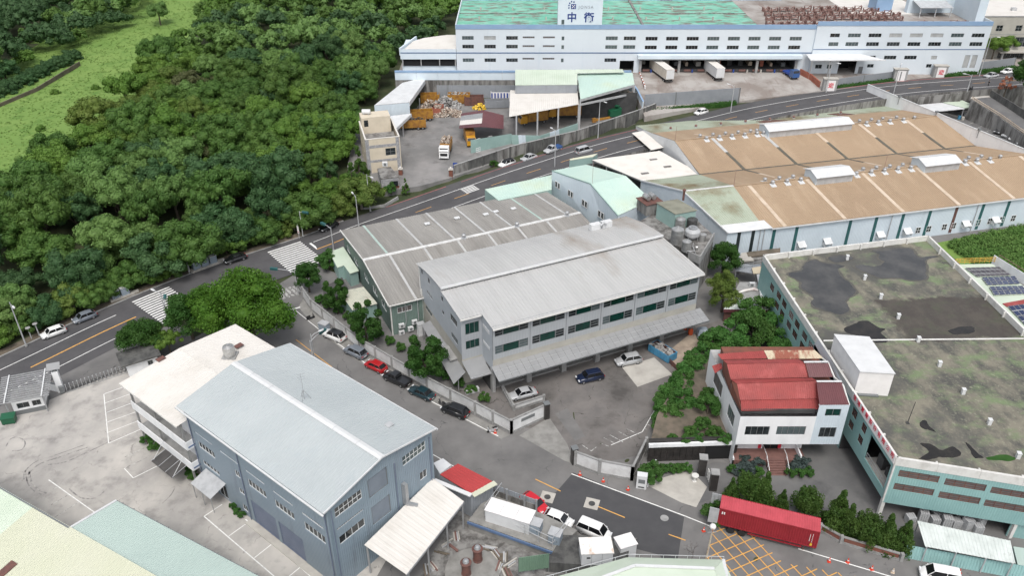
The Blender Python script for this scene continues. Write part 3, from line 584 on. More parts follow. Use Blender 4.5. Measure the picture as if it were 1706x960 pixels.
def crown_mesh(name, mat, seed, rx, rz, ncl, per, leaf, kind='dome', core=.8, jit=.45, squash=.8):
    rs = np.random.RandomState(seed); cs = []; rr = []
    while len(cs) < ncl:
        d = rs.normal(size=3); d /= np.linalg.norm(d)
        if kind == 'dome':
            if d[2] < -.35: continue
            k = rs.uniform(.55,.95); c = d*k*np.array([rx,rx,rz])*(1+.18*math.sin(3*math.atan2(d[1],d[0])+seed)); r = rx*rs.uniform(.2,.34)
        elif kind == 'cone':
            t = rs.random()**1.3; an = rs.uniform(0,6.283); rho = rx*(1-t)*rs.uniform(.55,1)
            c = np.array([rho*math.cos(an), rho*math.sin(an), -rz+2*rz*t]); r = rx*rs.uniform(.16,.3)*(1.15-.6*t)
        else:       # loose, layered
            if d[2] < -.5: continue
            k = rs.uniform(.4,1.0); c = d*k*np.array([rx,rx,rz]); r = rx*rs.uniform(.16,.27)
        cs.append(c); rr.append(r)
    q, F = leaves(rs, cs, rr, per, leaf, squash, .25, jit); nq = len(q)
    core_v = np.concatenate([c+OCT*r*core*np.array([1,1,.75]) for c,r in zip(cs,rr)]) if core else np.zeros((0,3))
    me = bpy.data.meshes.new(name); fs = F.tolist()
    if core: fs += [tuple(nq+NO*i+k for k in f) for i in range(ncl) for f in OCF]
    me.from_pydata(np.concatenate([q,core_v]).tolist(), [], fs); me.materials.append(MATS[mat]); me.polygons.foreach_set('use_smooth',[False]*len(F)+[True]*(len(fs)-len(F))); me.update(); return me, cs
def trunk_mesh(name, mat, h, r, limbs, z0):
    m = MB(); m.tube([(0,0,-.3),(0,0,h*.3),(r*.4,0,h*.65),(0,r*.3,h)],[r*1.25,r,r*.8,r*.5],7)
    for c in limbs: m.tube([(0,0,h*.55),(c[0]*.4,c[1]*.4,(h*.6+z0+c[2])*.5),(c[0]*.9,c[1]*.9,z0+c[2])],[r*.5,r*.32,r*.12],5)
    me = bpy.data.meshes.new(name); me.from_pydata(m.v,[],m.f); me.materials.append(MATS[mat]); return me
TREES = {}
def tree_kind(key, mat, seed, rx, rz, h, ncl, per, leaf, kind='dome', bark='bark', core=.8, jit=.45, squash=.8):
    """crown radius rx, crown half-height rz, total height h"""
    me, cs = crown_mesh('crown', mat, seed, rx, rz, ncl, per, leaf, kind, core, jit, squash); z0 = h-rz*1.05
    TREES[key] = (me, trunk_mesh('trunk', bark, z0, .05*rx+.06, cs[:5], z0), z0, h)
def tree(key, label, x, y, z, scale=1.0, rot=None, group=None, name='tree', cat='tree', sz=None):
    cm, tm, z0, h = TREES[key]; rot = random.uniform(0,6.28) if rot is None else rot
    r = thing(name, label, cat, (x,y,z), rot, group); r.scale = (scale,scale,sz or scale)
    c = put('crown', cm, r); c.location = (0,0,z0); put('trunk', tm, r); return r
kinds = [('dark','leaf_dark'),('mid','leaf_mid'),('olive','leaf_olive'),('deep','leaf_deep'),('light','leaf_light'),('brown','leaf_brown')]
for i,(k,mt) in enumerate(kinds):
    for j in range(3): tree_kind(f'{k}{j}', mt, 10*i+j, 4.6, 3.4, 9.5, 36+4*j, 200, .155, 'dome' if (i+j)%3 else 'loose', 'bark_pale' if k in ('olive','brown') else 'bark')
# ---------------------------------------------------------------- blue factory
def gable_roof(root, x0,x1,y0,y1, ze, zr, xr, mat, pitch=.45, h=.05, along='y', cap='ridge_white', capw=.5, name='roof'):
    """two ribbed slopes; ridge runs along local y at x=xr; returns the roof part with its ridge cap as sub-part"""
    m = MB(); m.sheet((x0,y1,ze),(x0,y0,ze),(xr,y0,zr),(xr,y1,zr),pitch,h); m.sheet((x1,y0,ze),(x1,y1,ze),(xr,y1,zr),(xr,y0,zr),pitch,h)
    r = m.build(name, mat, root); sl = (zr-ze)/(xr-x0); sr = (zr-ze)/(x1-xr)
    if cap:
        n = max(1,round((y1-y0)/4.0))
        for k in range(n):
            a = y0+(y1-y0)*k/n+.02; b = y0+(y1-y0)*(k+1)/n-.02; c = MB(); z = zr+.10
            c.poly([(xr-capw,a,z-sl*capw),(xr,a,z),(xr,b,z),(xr-capw,b,z-sl*capw)][::-1]); c.poly([(xr,a,z),(xr+capw,a,z-sr*capw),(xr+capw,b,z-sr*capw),(xr,b,z)][::-1])
            c.poly([(xr-capw,a,z-sl*capw-.08),(xr+capw,a,z-sr*capw-.08),(xr,a,z)]); c.poly([(xr-capw,b,z-sl*capw-.08),(xr+capw,b,z-sr*capw-.08),(xr,b,z)][::-1]); c.build('ridge_cap', cap, r)
    return r
bf = thing('blue_factory','tall blue corrugated factory with pale grey gable roof and white windows','building',(-20.65,63.98,0),R(51))
W, D_ = 16.6, 28.6
p0,p1 = (0,D_),(0,0); U = lambda u: D_-u
lw = [(27.25,23.5,7.05,8.3),(27.35,23.45,3.95,4.85),(16.3,12.55,6.95,8.25),(10.85,7.05,6.85,8.15),(5.2,1.35,6.8,8.2)]
small = [(19.1,18.0,6.95,8.1),(19.1,17.95,3.95,4.9),(19.2,18.1,.75,1.9)]; louv = [(27.4,23.4,9.55,9.8),(21.8,17.8,9.5,9.78),(16.3,12.4,9.45,9.75),(10.8,6.9,9.4,9.72),(5.2,1.35,9.35,9.75)]
doors = [(16.75,11.6,.0,4.2),(11.05,6.25,.0,4.2)]; entry = [(24.6,22.6,.1,2.6)]
conv = lambda L: [(U(a),U(b),c,d) for a,b,c,d in L]
wall(bf,p0,p1,-.1,13.7,'blue_wall_y',conv(lw+small+louv+doors+entry))
for h in conv(lw): fill(bf,p0,p1,h,5,glass='glass_dark',depth=.14,fw=.09)
for h in conv(small): fill(bf,p0,p1,h,2)
for h in conv(louv): fill(bf,p0,p1,h,14,glass='louvre',frame='frame_white',fw=.04)
for h in conv(doors): fill(bf,p0,p1,h,1,glass='blue_door',frame='blue_door',name='roller_door',pane='shutter',fw=.1)
fill(bf,p0,p1,conv(entry)[0],2,name='entrance_door')
q0,q1 = (0,0),(W,0)
fw_ = [(.95,5.0,11.35,12.85),(11.6,15.6,11.35,12.85)]; f2 = [(1.0,4.9,6.9,8.2)]; fs = [(14.25,15.5,6.85,8.2)]; fl = [(.9,4.9,9.4,9.7)]; fd = [(6.0,9.1,10.4,13.35),(6.05,9.1,5.8,8.8)]
wall(bf,q0,q1,-.1,13.7,'blue_wall',fw_+f2+fs+fl+fd,top=(13.7,13.7,[(8.3,15.35)]))
for h in fw_: fill(bf,q0,q1,h,6,rows=2)
for h in f2: fill(bf,q0,q1,h,4)
for h in fs: fill(bf,q0,q1,h,2)
for h in fl: fill(bf,q0,q1,h,12,glass='louvre',fw=.04)
for h in fd: fill(bf,q0,q1,h,1,glass='door_grey_blue',frame='frame_grey',name='loading_door',pane='door_panel',fw=.12)
wall(bf,(W,0),(W,D_),-.1,13.7,'blue_wall_y'); wall(bf,(W,D_),(0,D_),-.1,13.7,'blue_wall',top=(13.7,13.7,[(8.3,15.35)]))
gable_roof(bf,-.75,W+.75,-.35,D_+.4,13.72,15.5,8.3,'roof_pale',.42,.045,cap='white_metal',capw=.45)
part(bf,'gutter','white_metal',lambda m: (m.box(-.98,-.76,-.4,D_+.45,13.45,13.62), m.box(W+.76,W+.98,-.4,D_+.45,13.45,13.62)))
part(bf,'verge_trim','white_metal',lambda m: [m.bar((x,-.38,13.8),(8.3,-.38,15.6),.12,.22) for x in (-.75,W+.75)])
for x in (-.06,W+.06): part(bf,'corner_trim','blue_wall',lambda m: m.box(x-.07,x+.07,-.07,.07,0,13.5))
for y in (28.2,17.4,.5): part(bf,'downpipe','blue_door',lambda m: m.tube([(-.9,y,13.4),(-.14,y,12.6),(-.14,y,0)],.07,6))
for x in (.4,W-.4,10.2): part(bf,'downpipe','blue_door',lambda m: m.tube([(x,-.12,13),(x,-.12,0)],.06,6))
part(bf,'roof_hatch','galv',lambda m: m.box(13.0,13.9,3.6,4.4,14.2,14.75))
aw = part(bf,'awning','galv',lambda m: m.sheet((-2.6,22.2,2.7),(-2.6,26.8,2.7),(-.05,26.8,3.5),(-.05,22.2,3.5),.9,.06)); 
for y in (22.4,24.5,26.6): part(bf,'awning_post','steel',lambda m: m.bar((-2.45,y,0),(-2.45,y,2.7),.08))
part(bf,'kerb_slab','concrete_light',lambda m: m.box(-1.0,-.02,1,17.6,.0,.12))
part(bf,'vent_duct','steel',lambda m: (m.box(11.0,11.5,-.7,-.05,5.6,9.0), m.bar((11.25,-.5,5.7),(12,-1.6,5.4),.4)))
r = thing('antenna_mast','thin guyed antenna mast on the pale grey factory roof','antenna',tuple(bf.matrix_basis @ Vector((9.6,15.5,15.3))),.3)
part(r,'pole','steel',lambda m: m.tube([(0,0,-.1),(0,0,4.2)],[.05,.02],6)); part(r,'tripod','steel',lambda m: [m.bar((.8*math.cos(a),.8*math.sin(a),-.12),(0,0,1.5),.05) for a in (0,2.1,4.2)])
part(r,'aerial','steel',lambda m: [m.bar((-.5,0,z),(.5,.1,z),.03) for z in (3.1,3.5,3.9)])
# office block with balconies behind it
ob = thing('office_block','three storey office block with white flat roof and open balconies behind the blue factory','building',tuple(bf.matrix_basis @ Vector((.8,D_+.1,0))),R(51))
OW, OD = 19.0, 12.6
OP = [(ob.matrix_basis.inverted() @ p) for p in atl([(199,638,11.2),(396,541,11.2),(462,574,11.2)])]
OD = OP[0].y+.2; xl = OP[0].x; xr_ = OP[1].x
ob_w = [(.8+2.6*k, 2.6+2.6*k, 7.4, 9.2) for k in range(5)]
wall(ob,(xl+2.2,OD-1),(xl+2.2,0),-.1,10.4,'white_wall',[(1+2.4*k,2.8+2.4*k,z,z+1.7) for k in range(4) for z in (4.6,8.0)])
for k in range(4):
    for z in (4.6,8.0): fill(ob,(xl+2.2,OD-1),(xl+2.2,0),(1+2.4*k,2.8+2.4*k,z,z+1.7),2,glass='glass_dark',frame='frame_grey')
wall(ob,(xl+2.2,0),(xr_-.6,0),-.1,10.4,'white_wall'); wall(ob,(xr_-.6,0),(xr_-.6,OD-1),-.1,10.4,'white_wall'); wall(ob,(xr_-.6,OD-1),(xl+2.2,OD-1),-.1,10.4,'white_wall')
part(ob,'roof','roof_white',lambda m: (m.sheet((xl,OD,11.0),(xl,-.1,11.0),((xl+xr_)/2,-.1,11.7),((xl+xr_)/2,OD,11.7),.5,.03), m.sheet((xr_,-.1,11.0),(xr_,OD,11.0),((xl+xr_)/2,OD,11.7),((xl+xr_)/2,-.1,11.7),.5,.03)))
part(ob,'roof_edge','white_trim',lambda m: (m.box(xl-.06,xl,-.1,OD,10.75,10.98), m.box(xl,xr_,OD,OD+.06,10.75,10.98)))
for z,mt in ((3.2,'white_wall'),(6.9,'white_wall')):
    fl_ = part(ob,'balcony','concrete_grey',lambda m: m.box(xl+.5,xl+2.2,-.4,OD-1,z,z+.25))
    part(ob,'parapet',mt,lambda m: (m.box(xl+.4,xl+.52,-.45,OD-.9,z-.25,z+1.15), m.box(xl+.52,xl+2.4,-.47,-.35,z-.25,z+1.15)))
    part(ob,'blue_band','jonsa_line',lambda m: m.box(xl+.6,xl+2.3,-.52,-.475,z+.1,z+.3))
for y in (OD-1.2,OD*.5,.2): part(ob,'column','post_grey',lambda m: m.box(xl+.55,xl+.8,y-.12,y+.12,0,10.9))
an = part(ob,'awning','dark_panel',lambda m: m.prism([(xl-1.9,1.2),(xl+.4,1.2),(xl+.4,6.4),(xl-1.9,6.4)],[2.35,2.9,2.9,2.35],[2.45,3.0,3.0,2.45]))
part(ob,'awning_rib','galv',lambda m: [m.bar((xl-1.9,y,2.5),(xl+.4,y,3.05),.06) for y in (1.2,2.9,4.6,6.4)]); part(ob,'awning_stay','white_metal',lambda m: [m.bar((xl-1.6,y,2.55),(xl+.4,y,4.6),.06) for y in (1.3,6.3)])
wt = ob.matrix_basis @ Vector(ob.matrix_basis.inverted() @ at(383,592,11.6)); r = thing('water_tank','cylindrical cream water tank on the white office roof','tank',(wt.x,wt.y,11.45))
part(r,'tank','tank_steel',lambda m: m.lathe((0,0,0),((.85,.15),(.85,.5),(.88,.55),(.85,.6),(.85,1.2),(.88,1.25),(.85,1.3),(.82,1.7),(.3,1.95),(.28,2.05)),20),smooth=False); part(r,'base','concrete_grey',lambda m: m.box(-1,1,-1,1,0,.15))
for pxp,lab in (((268,599),'rusty square hatch on the edge of the white office roof'),((398,577),'flat brown hatch beside the water tank on the white roof')):
    p = at(*pxp,11.5); r = thing('roof_hatch',lab,'hatch',(p.x,p.y,11.42),R(51)); pbox(r,'curb','steel',-.55,.55,-.4,.4,0,.12); pbox(r,'lid','rust_body',-.6,.6,-.45,.45,.12,.24)
for (px_,py_,sc,key) in ((250,738,1.0,'a'),(256,745,.8,'a'),(318,790,.9,'a'),(322,802,.8,'a'),(390,850,.6,'a'),(400,860,.6,'a')): pass

# ---------------------------------------------------------------- foreground roofs, bottom left
fr_ = thing('cream_roof_warehouse','low warehouse with cream ribbed roof and green end bay beside the concrete yard','building',tuple(at(160,830,0)))
zt_ = 8.6; E0,E1 = at(-10,806,zt_),at(260,960,zt_); dE = (E1-E0).normalized(); nE = Vector((dE.y,-dE.x,0)); nE = nE if nE.y < 0 else -nE
A_ = E0-dE*14; B_ = E1+dE*14; sl = 19.0; J_ = at(115,880,zt_)
Lw = lambda p: p+nE*sl+Vector((0,0,-2.2))
cut = A_+dE*((at(55,845,zt_)-A_).dot(dE))
part(fr_,'roof','cream_roof',lambda m: m.sheet(Lw(cut),Lw(B_),B_,cut,.34,.05),world=True); part(fr_,'roof_green_bay','pale_green_roof',lambda m: m.sheet(Lw(A_),Lw(cut),cut,A_,.34,.05),world=True)
part(fr_,'far_slope','aqua_roof',lambda m: m.sheet(Lw(A_)+nE*.3+Vector((0,0,-.2)),Lw(B_)+nE*.3+Vector((0,0,-.2)),Lw(B_)+nE*12+Vector((0,0,-2)),Lw(A_)+nE*12+Vector((0,0,-2)),.34,.05),world=True)
part(fr_,'top_trim','frame_grey',lambda m: m.bar(A_-Vector((0,0,.06)),J_-Vector((0,0,.06)),.22,.2),world=True)
part(fr_,'wall','cream_roof',lambda m: m.prism(xy([A_+nE*.3,Lw(A_),Lw(B_),B_+nE*.3]),0,[8.3,6.1,6.1,8.3]),world=True)
sk = at(28,945,7.2); hz_ = lambda p: zt_-2.2*((p-E0).dot(nE))/sl
q4_ = [sk+dE*-.5,sk+dE*.5,sk+dE*.5+nE*2.6,sk-dE*.5+nE*2.6]; part(fr_,'skylight_panel','rust_body',lambda m: m.prism(xy(q4_),[hz_(p) for p in q4_],[hz_(p)+.12 for p in q4_]),world=True)
ar = thing('aqua_roof_warehouse','low warehouse with pale aqua ribbed roof and white edge trim beside the parking bays','building',tuple(at(300,900,0)))
T0 = at(194,835,7.4); dC = dE; T1 = T0+dC*48; nd = J_-T0; nd.z = 0; low0 = J_-Vector((0,0,.15)); low1 = low0+dC*48
part(ar,'roof','aqua_roof',lambda m: m.sheet(T1,T0,low0,low1,.34,.05),world=True)
part(ar,'verge_trim','white_metal',lambda m: m.bar(T0+Vector((0,0,.08)),low0+Vector((0,0,.08)),.28,.14),world=True); part(ar,'eave_gutter','frame_grey',lambda m: m.bar(T0+Vector((0,0,-.08)),T1+Vector((0,0,-.08)),.2,.16),world=True)
for k in range(1,30,2): part(ar,'gutter_bracket','frame_grey',lambda m: m.bar(T0+dC*k+Vector((0,0,.02)),T0+dC*k+Vector((0,0,.02))-nd.normalized()*.2,.07),world=True)
part(ar,'wall','mint_wall',lambda m: m.prism(xy([T0+nd.normalized()*.4,low0-nd.normalized()*.1,low1-nd.normalized()*.1,T1+nd.normalized()*.4]),0,7.1),world=True)

# ---------------------------------------------------------------- gate lodge with pergola, gate, low wall
gl = thing('gate_lodge','small white gatehouse with grey base under a slatted steel pergola roof','building',tuple(at(35,690)),R(20))
G = [gl.matrix_basis.inverted() @ at(*p) for p in ((25,699),(80,676))]; gx0,gx1 = G[0].x,G[1].x; gy = (G[0].y+G[1].y)/2
wh = [(.6,2.3,1.1,2.1),(2.7,3.9,1.1,2.1)]
wall(gl,(gx0,gy),(gx1,gy),.8,2.7,'white_wall',wh); part(gl,'base_band','frame_grey',lambda m: m.box(gx0-.04,gx1+.04,gy-.04,gy+3.2,0,.8))
for h in wh: fill(gl,(gx0,gy),(gx1,gy),h,2,glass='glass_dark',frame='frame_grey')
wall(gl,(gx1,gy),(gx1,gy+3.1),.8,2.7,'white_wall'); wall(gl,(gx0,gy+3.1),(gx0,gy),.8,2.7,'white_wall'); wall(gl,(gx1,gy+3.1),(gx0,gy+3.1),.8,2.7,'white_wall'); part(gl,'ceiling','concrete_grey',lambda m: m.box(gx0-.1,gx1+.1,gy-.1,gy+3.2,2.7,2.82))
x0,x1,y0,y1 = gx0-1.6,gx1+1.2,gy-.9,gy+5.2
for k in range(13): part(gl,'pergola_slat','pergola',lambda m: m.bar((x0,y0+(y1-y0)*k/12,3.25+.05*k),(x1,y0+(y1-y0)*k/12,3.25+.05*k),.13,.2))
for x in (x0+1.1,x1-1.0): part(gl,'pergola_beam','white_metal',lambda m: m.bar((x,y0-.2,3.4),(x,y1+.2,4.0),.18,.12))
for x in (x0+1.1,x1-1.0):
    for y in (y0+.3,y1-.3): part(gl,'pergola_post','pergola',lambda m: m.box(x-.09,x+.09,y-.09,y+.09,0,3.25))
gp = thing('gate_pillar','tall white gate pillar with a small tilted roof panel','pillar',tuple(at(103,652)),R(20))
part(gp,'shaft','white_wall',lambda m: m.box(-.45,.45,-.35,.35,0,4.0)); part(gp,'panel_frame','frame_grey',lambda m: (m.box(-.3,.3,-.2,.2,4.0,4.25), m.bar((0,0,4.2),(-.1,.5,4.9),.1))); part(gp,'solar_panel','canopy_grey',lambda m: m.prism([(-.95,-.5),(.95,-.5),(.95,.7),(-.95,.7)],[4.55,4.55,5.1,5.1],[4.6,4.6,5.15,5.15]))
cw = thing('curved_boundary_wall','low curved white wall joining the gate pillar and the gate lodge','wall',tuple(at(80,652)))
P_ = [at(*p) for p in ((62,636),(70,643),(84,650),(98,653))]
part(cw,'wall','white_wall',lambda m: [m.bar(a+Vector((0,0,.75)),b+Vector((0,0,.75)),.22,1.5) for a,b in zip(P_[:-1],P_[1:])],world=True); part(cw,'coping','frame_grey',lambda m: [m.bar(a+Vector((0,0,1.54)),b+Vector((0,0,1.54)),.3,.1) for a,b in zip(P_[:-1],P_[1:])],world=True)
g0,g1 = at(112,652),at(226,614); gd = (g1-g0).normalized(); gl_ = (g1-g0).length
sg = thing('sliding_gate','retractable steel gate of crossed bars with white knobs across the yard entrance','gate',tuple(g0),math.atan2(gd.y,gd.x))
nb = 18
for k in range(nb+1): part(sg,'gate_post','steel',lambda m: (m.box(gl_*k/nb-.05,gl_*k/nb+.05,-.22,.22,.1,1.15), m.lathe((gl_*k/nb,0,1.15),((.06,0),(.12,.08),(.1,.2),(.03,.26)),6)))
for k in range(nb): part(sg,'crossed_bar','iron',lambda m: (m.bar((gl_*k/nb,-.12,.2),(gl_*(k+1)/nb,-.12,.95),.05), m.bar((gl_*k/nb,-.12,.95),(gl_*(k+1)/nb,-.12,.2),.05)))
part(sg,'track','concrete_grey',lambda m: m.box(-.3,gl_+.2,-.55,-.30,.012,.07)); part(sg,'drive_box','frame_grey',lambda m: m.box(-1.0,-.3,-.35,.35,.1,1.3))
du = thing('dumpster','dark green wheeled dumpster beside the gate lodge','bin',tuple(at(17,704)),R(15)); part(du,'body','plastic_green',lambda m: m.prism([(-.9,-.6),(.9,-.6),(.9,.6),(-.9,.6)],.15,1.15)); part(du,'lid','plastic_green',lambda m: m.rings([[(-.98,-.7,z0),(.98,-.7,z0),(.98,.7,z1),(-.98,.7,z1)] for z0,z1 in ((1.16,1.2),(1.22,1.4))])); part(du,'wheel','rubber',lambda m: [m.box(x-.08,x+.08,y-.1,y+.1,0,.16) for x in (-.7,.7) for y in (-.45,.45)])
# small lodge under the tree
sl_ = thing('tree_lodge','small white hut with weathered dark flat roof under a round tree','hut',tuple(at(238,612)),R(33))
wall(sl_,(-2.4,-1.6),(2.4,-1.6),0,2.5,'white_wall',[(3.2,4.0,1.0,1.9)]); fill(sl_,(-2.4,-1.6),(2.4,-1.6),(3.2,4.0,1.0,1.9),2,frame='frame_grey')
wall(sl_,(2.4,-1.6),(2.4,2),0,2.5,'white_wall'); wall(sl_,(2.4,2),(-2.4,2),0,2.5,'white_wall'); wall(sl_,(-2.4,2),(-2.4,-1.6),0,2.5,'white_wall'); part(sl_,'roof','concrete_black',lambda m: m.box(-3.2,3.0,-2.2,2.4,2.5,2.72))

# ---------------------------------------------------------------- lean-to, red shed roof and plant deck in front of the blue factory
lt = thing('white_lean_to','white sheet metal lean-to roof against the front of the blue factory','canopy',tuple(at(690,920)))
a,b,c,d = at(606.8,908.6,5.4),at(721,797,5.6),at(773,836,4.7),at(677,958,4.5)
part(lt,'roof','roof_white',lambda m: m.sheet(d,c,b,a,.9,.025),world=True); part(lt,'eave_beam','steel',lambda m: m.bar(d-Vector((0,0,.15)),c-Vector((0,0,.15)),.18,.25),world=True)
for t in (.03,.35,.68,.97):
    p = d.lerp(c,t); part(lt,'post','steel',lambda m: m.box(p.x-.1,p.x+.1,p.y-.1,p.y+.1,-.05,p.z-.2),world=True)
    q = a.lerp(b,t); part(lt,'post','steel',lambda m: m.box(q.x-.1,q.x+.1,q.y-.1,q.y+.1,-.05,q.z-.1),world=True); part(lt,'rafter','steel',lambda m: m.bar(p-Vector((0,0,.25)),q-Vector((0,0,.2)),.14,.2),world=True)
rs_ = thing('red_roof_shed','small roadside shed with bright red ribbed roof and cream verge','shed',tuple(at(770,830)))
a,b,c,d = at(733,791,4.9),at(763,773,4.9),at(822,803,4.4),at(785,823,4.4)
part(rs_,'roof','red_roof_bright',lambda m: m.sheet(d,c,b,a,.5,.05),world=True); part(rs_,'verge','cream_roof',lambda m: m.bar(d-Vector((0,0,.02))+Vector((.2,-.3,0)),c+Vector((.3,-.2,0)),.8,.12),world=True)
dwn = Vector((0,0,-.15)); part(rs_,'wall','corr_grey',lambda m: (m.poly([d+dwn,c+dwn,(c.x,c.y,0),(d.x,d.y,0)][::-1]), m.poly([b+dwn,a+dwn,(a.x,a.y,0),(b.x,b.y,0)][::-1]), m.poly([c+dwn,b+dwn,(b.x,b.y,0),(c.x,c.y,0)][::-1]), m.poly([a+dwn,d+dwn,(d.x,d.y,0),(a.x,a.y,0)][::-1])),world=True)
part(rs_,'flashing','white_metal',lambda m: m.bar(at(722,800,5.1),at(785,826,4.55),.6,.15),world=True); part(rs_,'white_annex','white_wall',lambda m: m.prism(xy(atl([(722,772,2.4),(738,764,2.4),(752,775,2.4),(733,790,2.4)])[::-1]),0,2.4),world=True)
# sunken court
pit = flat('tank_court',[(700,960),(760,850),(900,905),(960,1010),(700,1010)],.014,'concrete_stained')
dk = thing('plant_deck','raised concrete plant deck with pale floor and steel fascia','platform',tuple(at(880,900)))
DP = atl([(780,868,1.6),(815,822,1.6),(900,855,1.6),(962,884,1.6),(925,920,1.6)]); DP = sorted(DP,key=lambda p: math.atan2(p.y-at(875,875,1.6).y,p.x-at(875,875,1.6).x))
part(dk,'deck','concrete_ramp',lambda m: m.prism(xy(DP),0,1.6),world=True)
e0,e1 = at(780,868,1.6),at(925,920,1.6); part(dk,'fascia','jonsa_line',lambda m: m.bar(e0+Vector((-.1,-.15,-.2)),e1+Vector((-.1,-.15,-.2)),.15,.4),world=True)
b0,b1 = at(815,822,1.6),at(892,850,1.6)
bw = thing('deck_back_wall','grey corrugated fence panel wall with stained base behind the plant deck','wall',tuple(b0)); part(bw,'base','concrete_stained',lambda m: m.bar(b0+Vector((0,0,-.3)),b1+Vector((0,0,-.3)),.25,2.6),world=True)
for k in range(3): p,q = b0.lerp(b1,k/3+.01),b0.lerp(b1,(k+1)/3-.01); part(bw,'fence_panel','corr_grey',lambda m: m.bar(p+Vector((0,0,1.1)),q+Vector((0,0,1.1)),.08,1.5),world=True)
for t in (0,.37,.75,1): p = b0.lerp(b1,t)+Vector((.1,-.25,0)); part(bw,'post','steel',lambda m: m.box(p.x-.13,p.x+.13,p.y-.13,p.y+.13,0,3.7),world=True)
rl = thing('deck_railing','white pipe railing along the edges of the plant deck','railing',tuple(e0))
RP = [at(*p,1.6) for p in ((836,822),(808,860),(920,915),(948,880))]; 
for a,b in zip(RP[:-1],RP[1:]):
    n = max(2,round((b-a).length/1.9))
    for k in range(n): p = a.lerp(b,k/n); part(rl,'post','galv',lambda m: m.tube([p,p+Vector((0,0,1.9))],.05,5),world=True)
    for z in (1.0,1.9): part(rl,'rail','galv',lambda m: m.tube([a+Vector((0,0,z)),b+Vector((0,0,z))],.045,5),world=True)
tb = thing('transformer_box','large white flat topped equipment box on the plant deck','cabinet',(*at(850,870,1.6)[:2],1.6),R(-22)); part(tb,'body','white_metal',lambda m: m.box(-3.0,3.0,-1.1,1.1,0,2.0))
for k in range(3): part(tb,'lid_panel','sign_white',lambda m: m.box(-3.1+2.07*k,-1.06+2.07*k,-1.2,1.2,2.0,2.1))
for pxp,lab in (((892,885),'blue grey steel cabinet near the deck fence wall'),((925,902),'blue grey steel cabinet at the corner of the plant deck')):
    r = thing('steel_cabinet',lab,'cabinet',(*at(*pxp,1.6)[:2],1.6),R(-22)); part(r,'body','cabinet_blue',lambda m: m.box(-.75,.75,-.65,.65,0,1.6)); part(r,'lid','galv',lambda m: m.box(-.82,.82,-.72,.72,1.6,1.7)); part(r,'door','cabinet_blue',lambda m: m.box(-.6,.6,-.68,-.65,.15,1.45)); part(r,'handle','frame_grey',lambda m: m.box(.38,.46,-.72,-.68,.6,.9))
rf = thing('roof_slab_building','low concrete building with dirty flat roof under the portable cabin','building',tuple(at(990,930)))
SP = [at(*p,1.7) for p in ((912,930),(935,893),(960,880),(1035,905),(1062,898),(1040,932)) ]; SP = [at(*p,1.7) for p in ((910,938),(938,892),(1062,897),(1030,945))]
part(rf,'block','concrete_black',lambda m: m.prism(xy(SP),0,1.72),world=True)
pc = thing('portable_cabin','white portable cabin with rust stained roof and small dark window','cabin',(*at(992,930,1.72)[:2],1.72),R(3))
wall(pc,(-1.9,-1.1),(1.9,-1.1),0,2.0,'white_metal',[(.6,1.1,1.1,1.45)],depth=.06,name='front_wall'); fill(pc,(-1.9,-1.1),(1.9,-1.1),(.6,1.1,1.1,1.45),1,frame='frame_grey',depth=.05,fw=.05)
part(pc,'body','white_metal',lambda m: (m.box(-1.9,1.9,-1.02,1.3,0,1.99)));  M('rust_white',(.74,.73,.70),(.55,.32,.17),.9,.56,.72,.5); part(pc,'roof','rust_white',lambda m: m.box(-2.0,2.0,-1.2,1.4,2.0,2.12)); part(pc,'seam','frame_grey',lambda m: [m.box(x-.015,x+.015,-1.125,-1.10,.1,1.9) for x in (-.7,.6)])
for pxp in ((797,928),(777,949)):
    p = at(*pxp); 
for pxp,lab in (((796,935),'brown metal flue drum with domed cap near the plant deck wall'),((777,958),'brown metal flue drum with domed cap in the middle of the tank court')):
    p = at(*pxp); r = thing('flue_drum',lab,'drum',(p.x,p.y,.18)); part(r,'drum','rust_body',lambda m: m.lathe((0,0,0),((.62,0),(.62,.15),(.55,.18),(.55,1.9),(.7,1.95),(.7,2.05),(.45,2.1)),16)); part(r,'cap','steel',lambda m: m.lathe((0,0,2.1),((.42,0),(.42,.12),(.3,.35),(.08,.42)),12))
part(pit,'round_slab','concrete_ramp',lambda m: m.lathe((*at(787,952)[:2],0),((3.4,.02),(3.4,.16),(3.3,.18)),28)) 
rk = random.Random(4)
for k,(X,Y) in enumerate(((742,905),(752,915),(735,925),(815,915),(826,925),(840,930),(850,940),(720,945),(708,952),(830,945),(760,895),(845,955))):
    p = at(X,Y); r = thing('timber_pallet','stack of weathered boards left in the tank court','boards',(p.x,p.y,.015),rk.uniform(0,3),'board stacks in the tank court'); n_ = rk.randint(2,5)
    for j in range(n_): part(r,'board',rk.choice(('concrete_light','brown_stone','soil','galv')),lambda m: m.box(-rk.uniform(.5,1.1),rk.uniform(.5,1.1),-.45+.2*j,-.3+.22*j,.0,.08+.1*(j%3)))
gs = thing('green_screen_panel','upright green ribbed metal screen on posts','screen',tuple(at(888,960))); a,b = at(864,962,0),at(914,955,0); part(gs,'panel','green_panel',lambda m: m.sheet((a.x,a.y,.9),(b.x,b.y,.9),(b.x,b.y,3.4),(a.x,a.y,3.4),.28,.05,.06),world=True); part(gs,'post','frame_grey',lambda m: [m.bar(p+Vector((0,.15,0)),p+Vector((0,.15,3.3)),.12) for p in (a,a.lerp(b,.5),b)],world=True)
wb = thing('white_roof_box','white flat topped box beside the corner railing','cabinet',(*at(1040,925)[:2],0),R(20)); part(wb,'body','white_metal',lambda m: m.box(-1.1,1.1,-.9,.9,0,2.5)); part(wb,'lid','sign_white',lambda m: m.box(-1.2,1.2,-1,1,2.5,2.6))
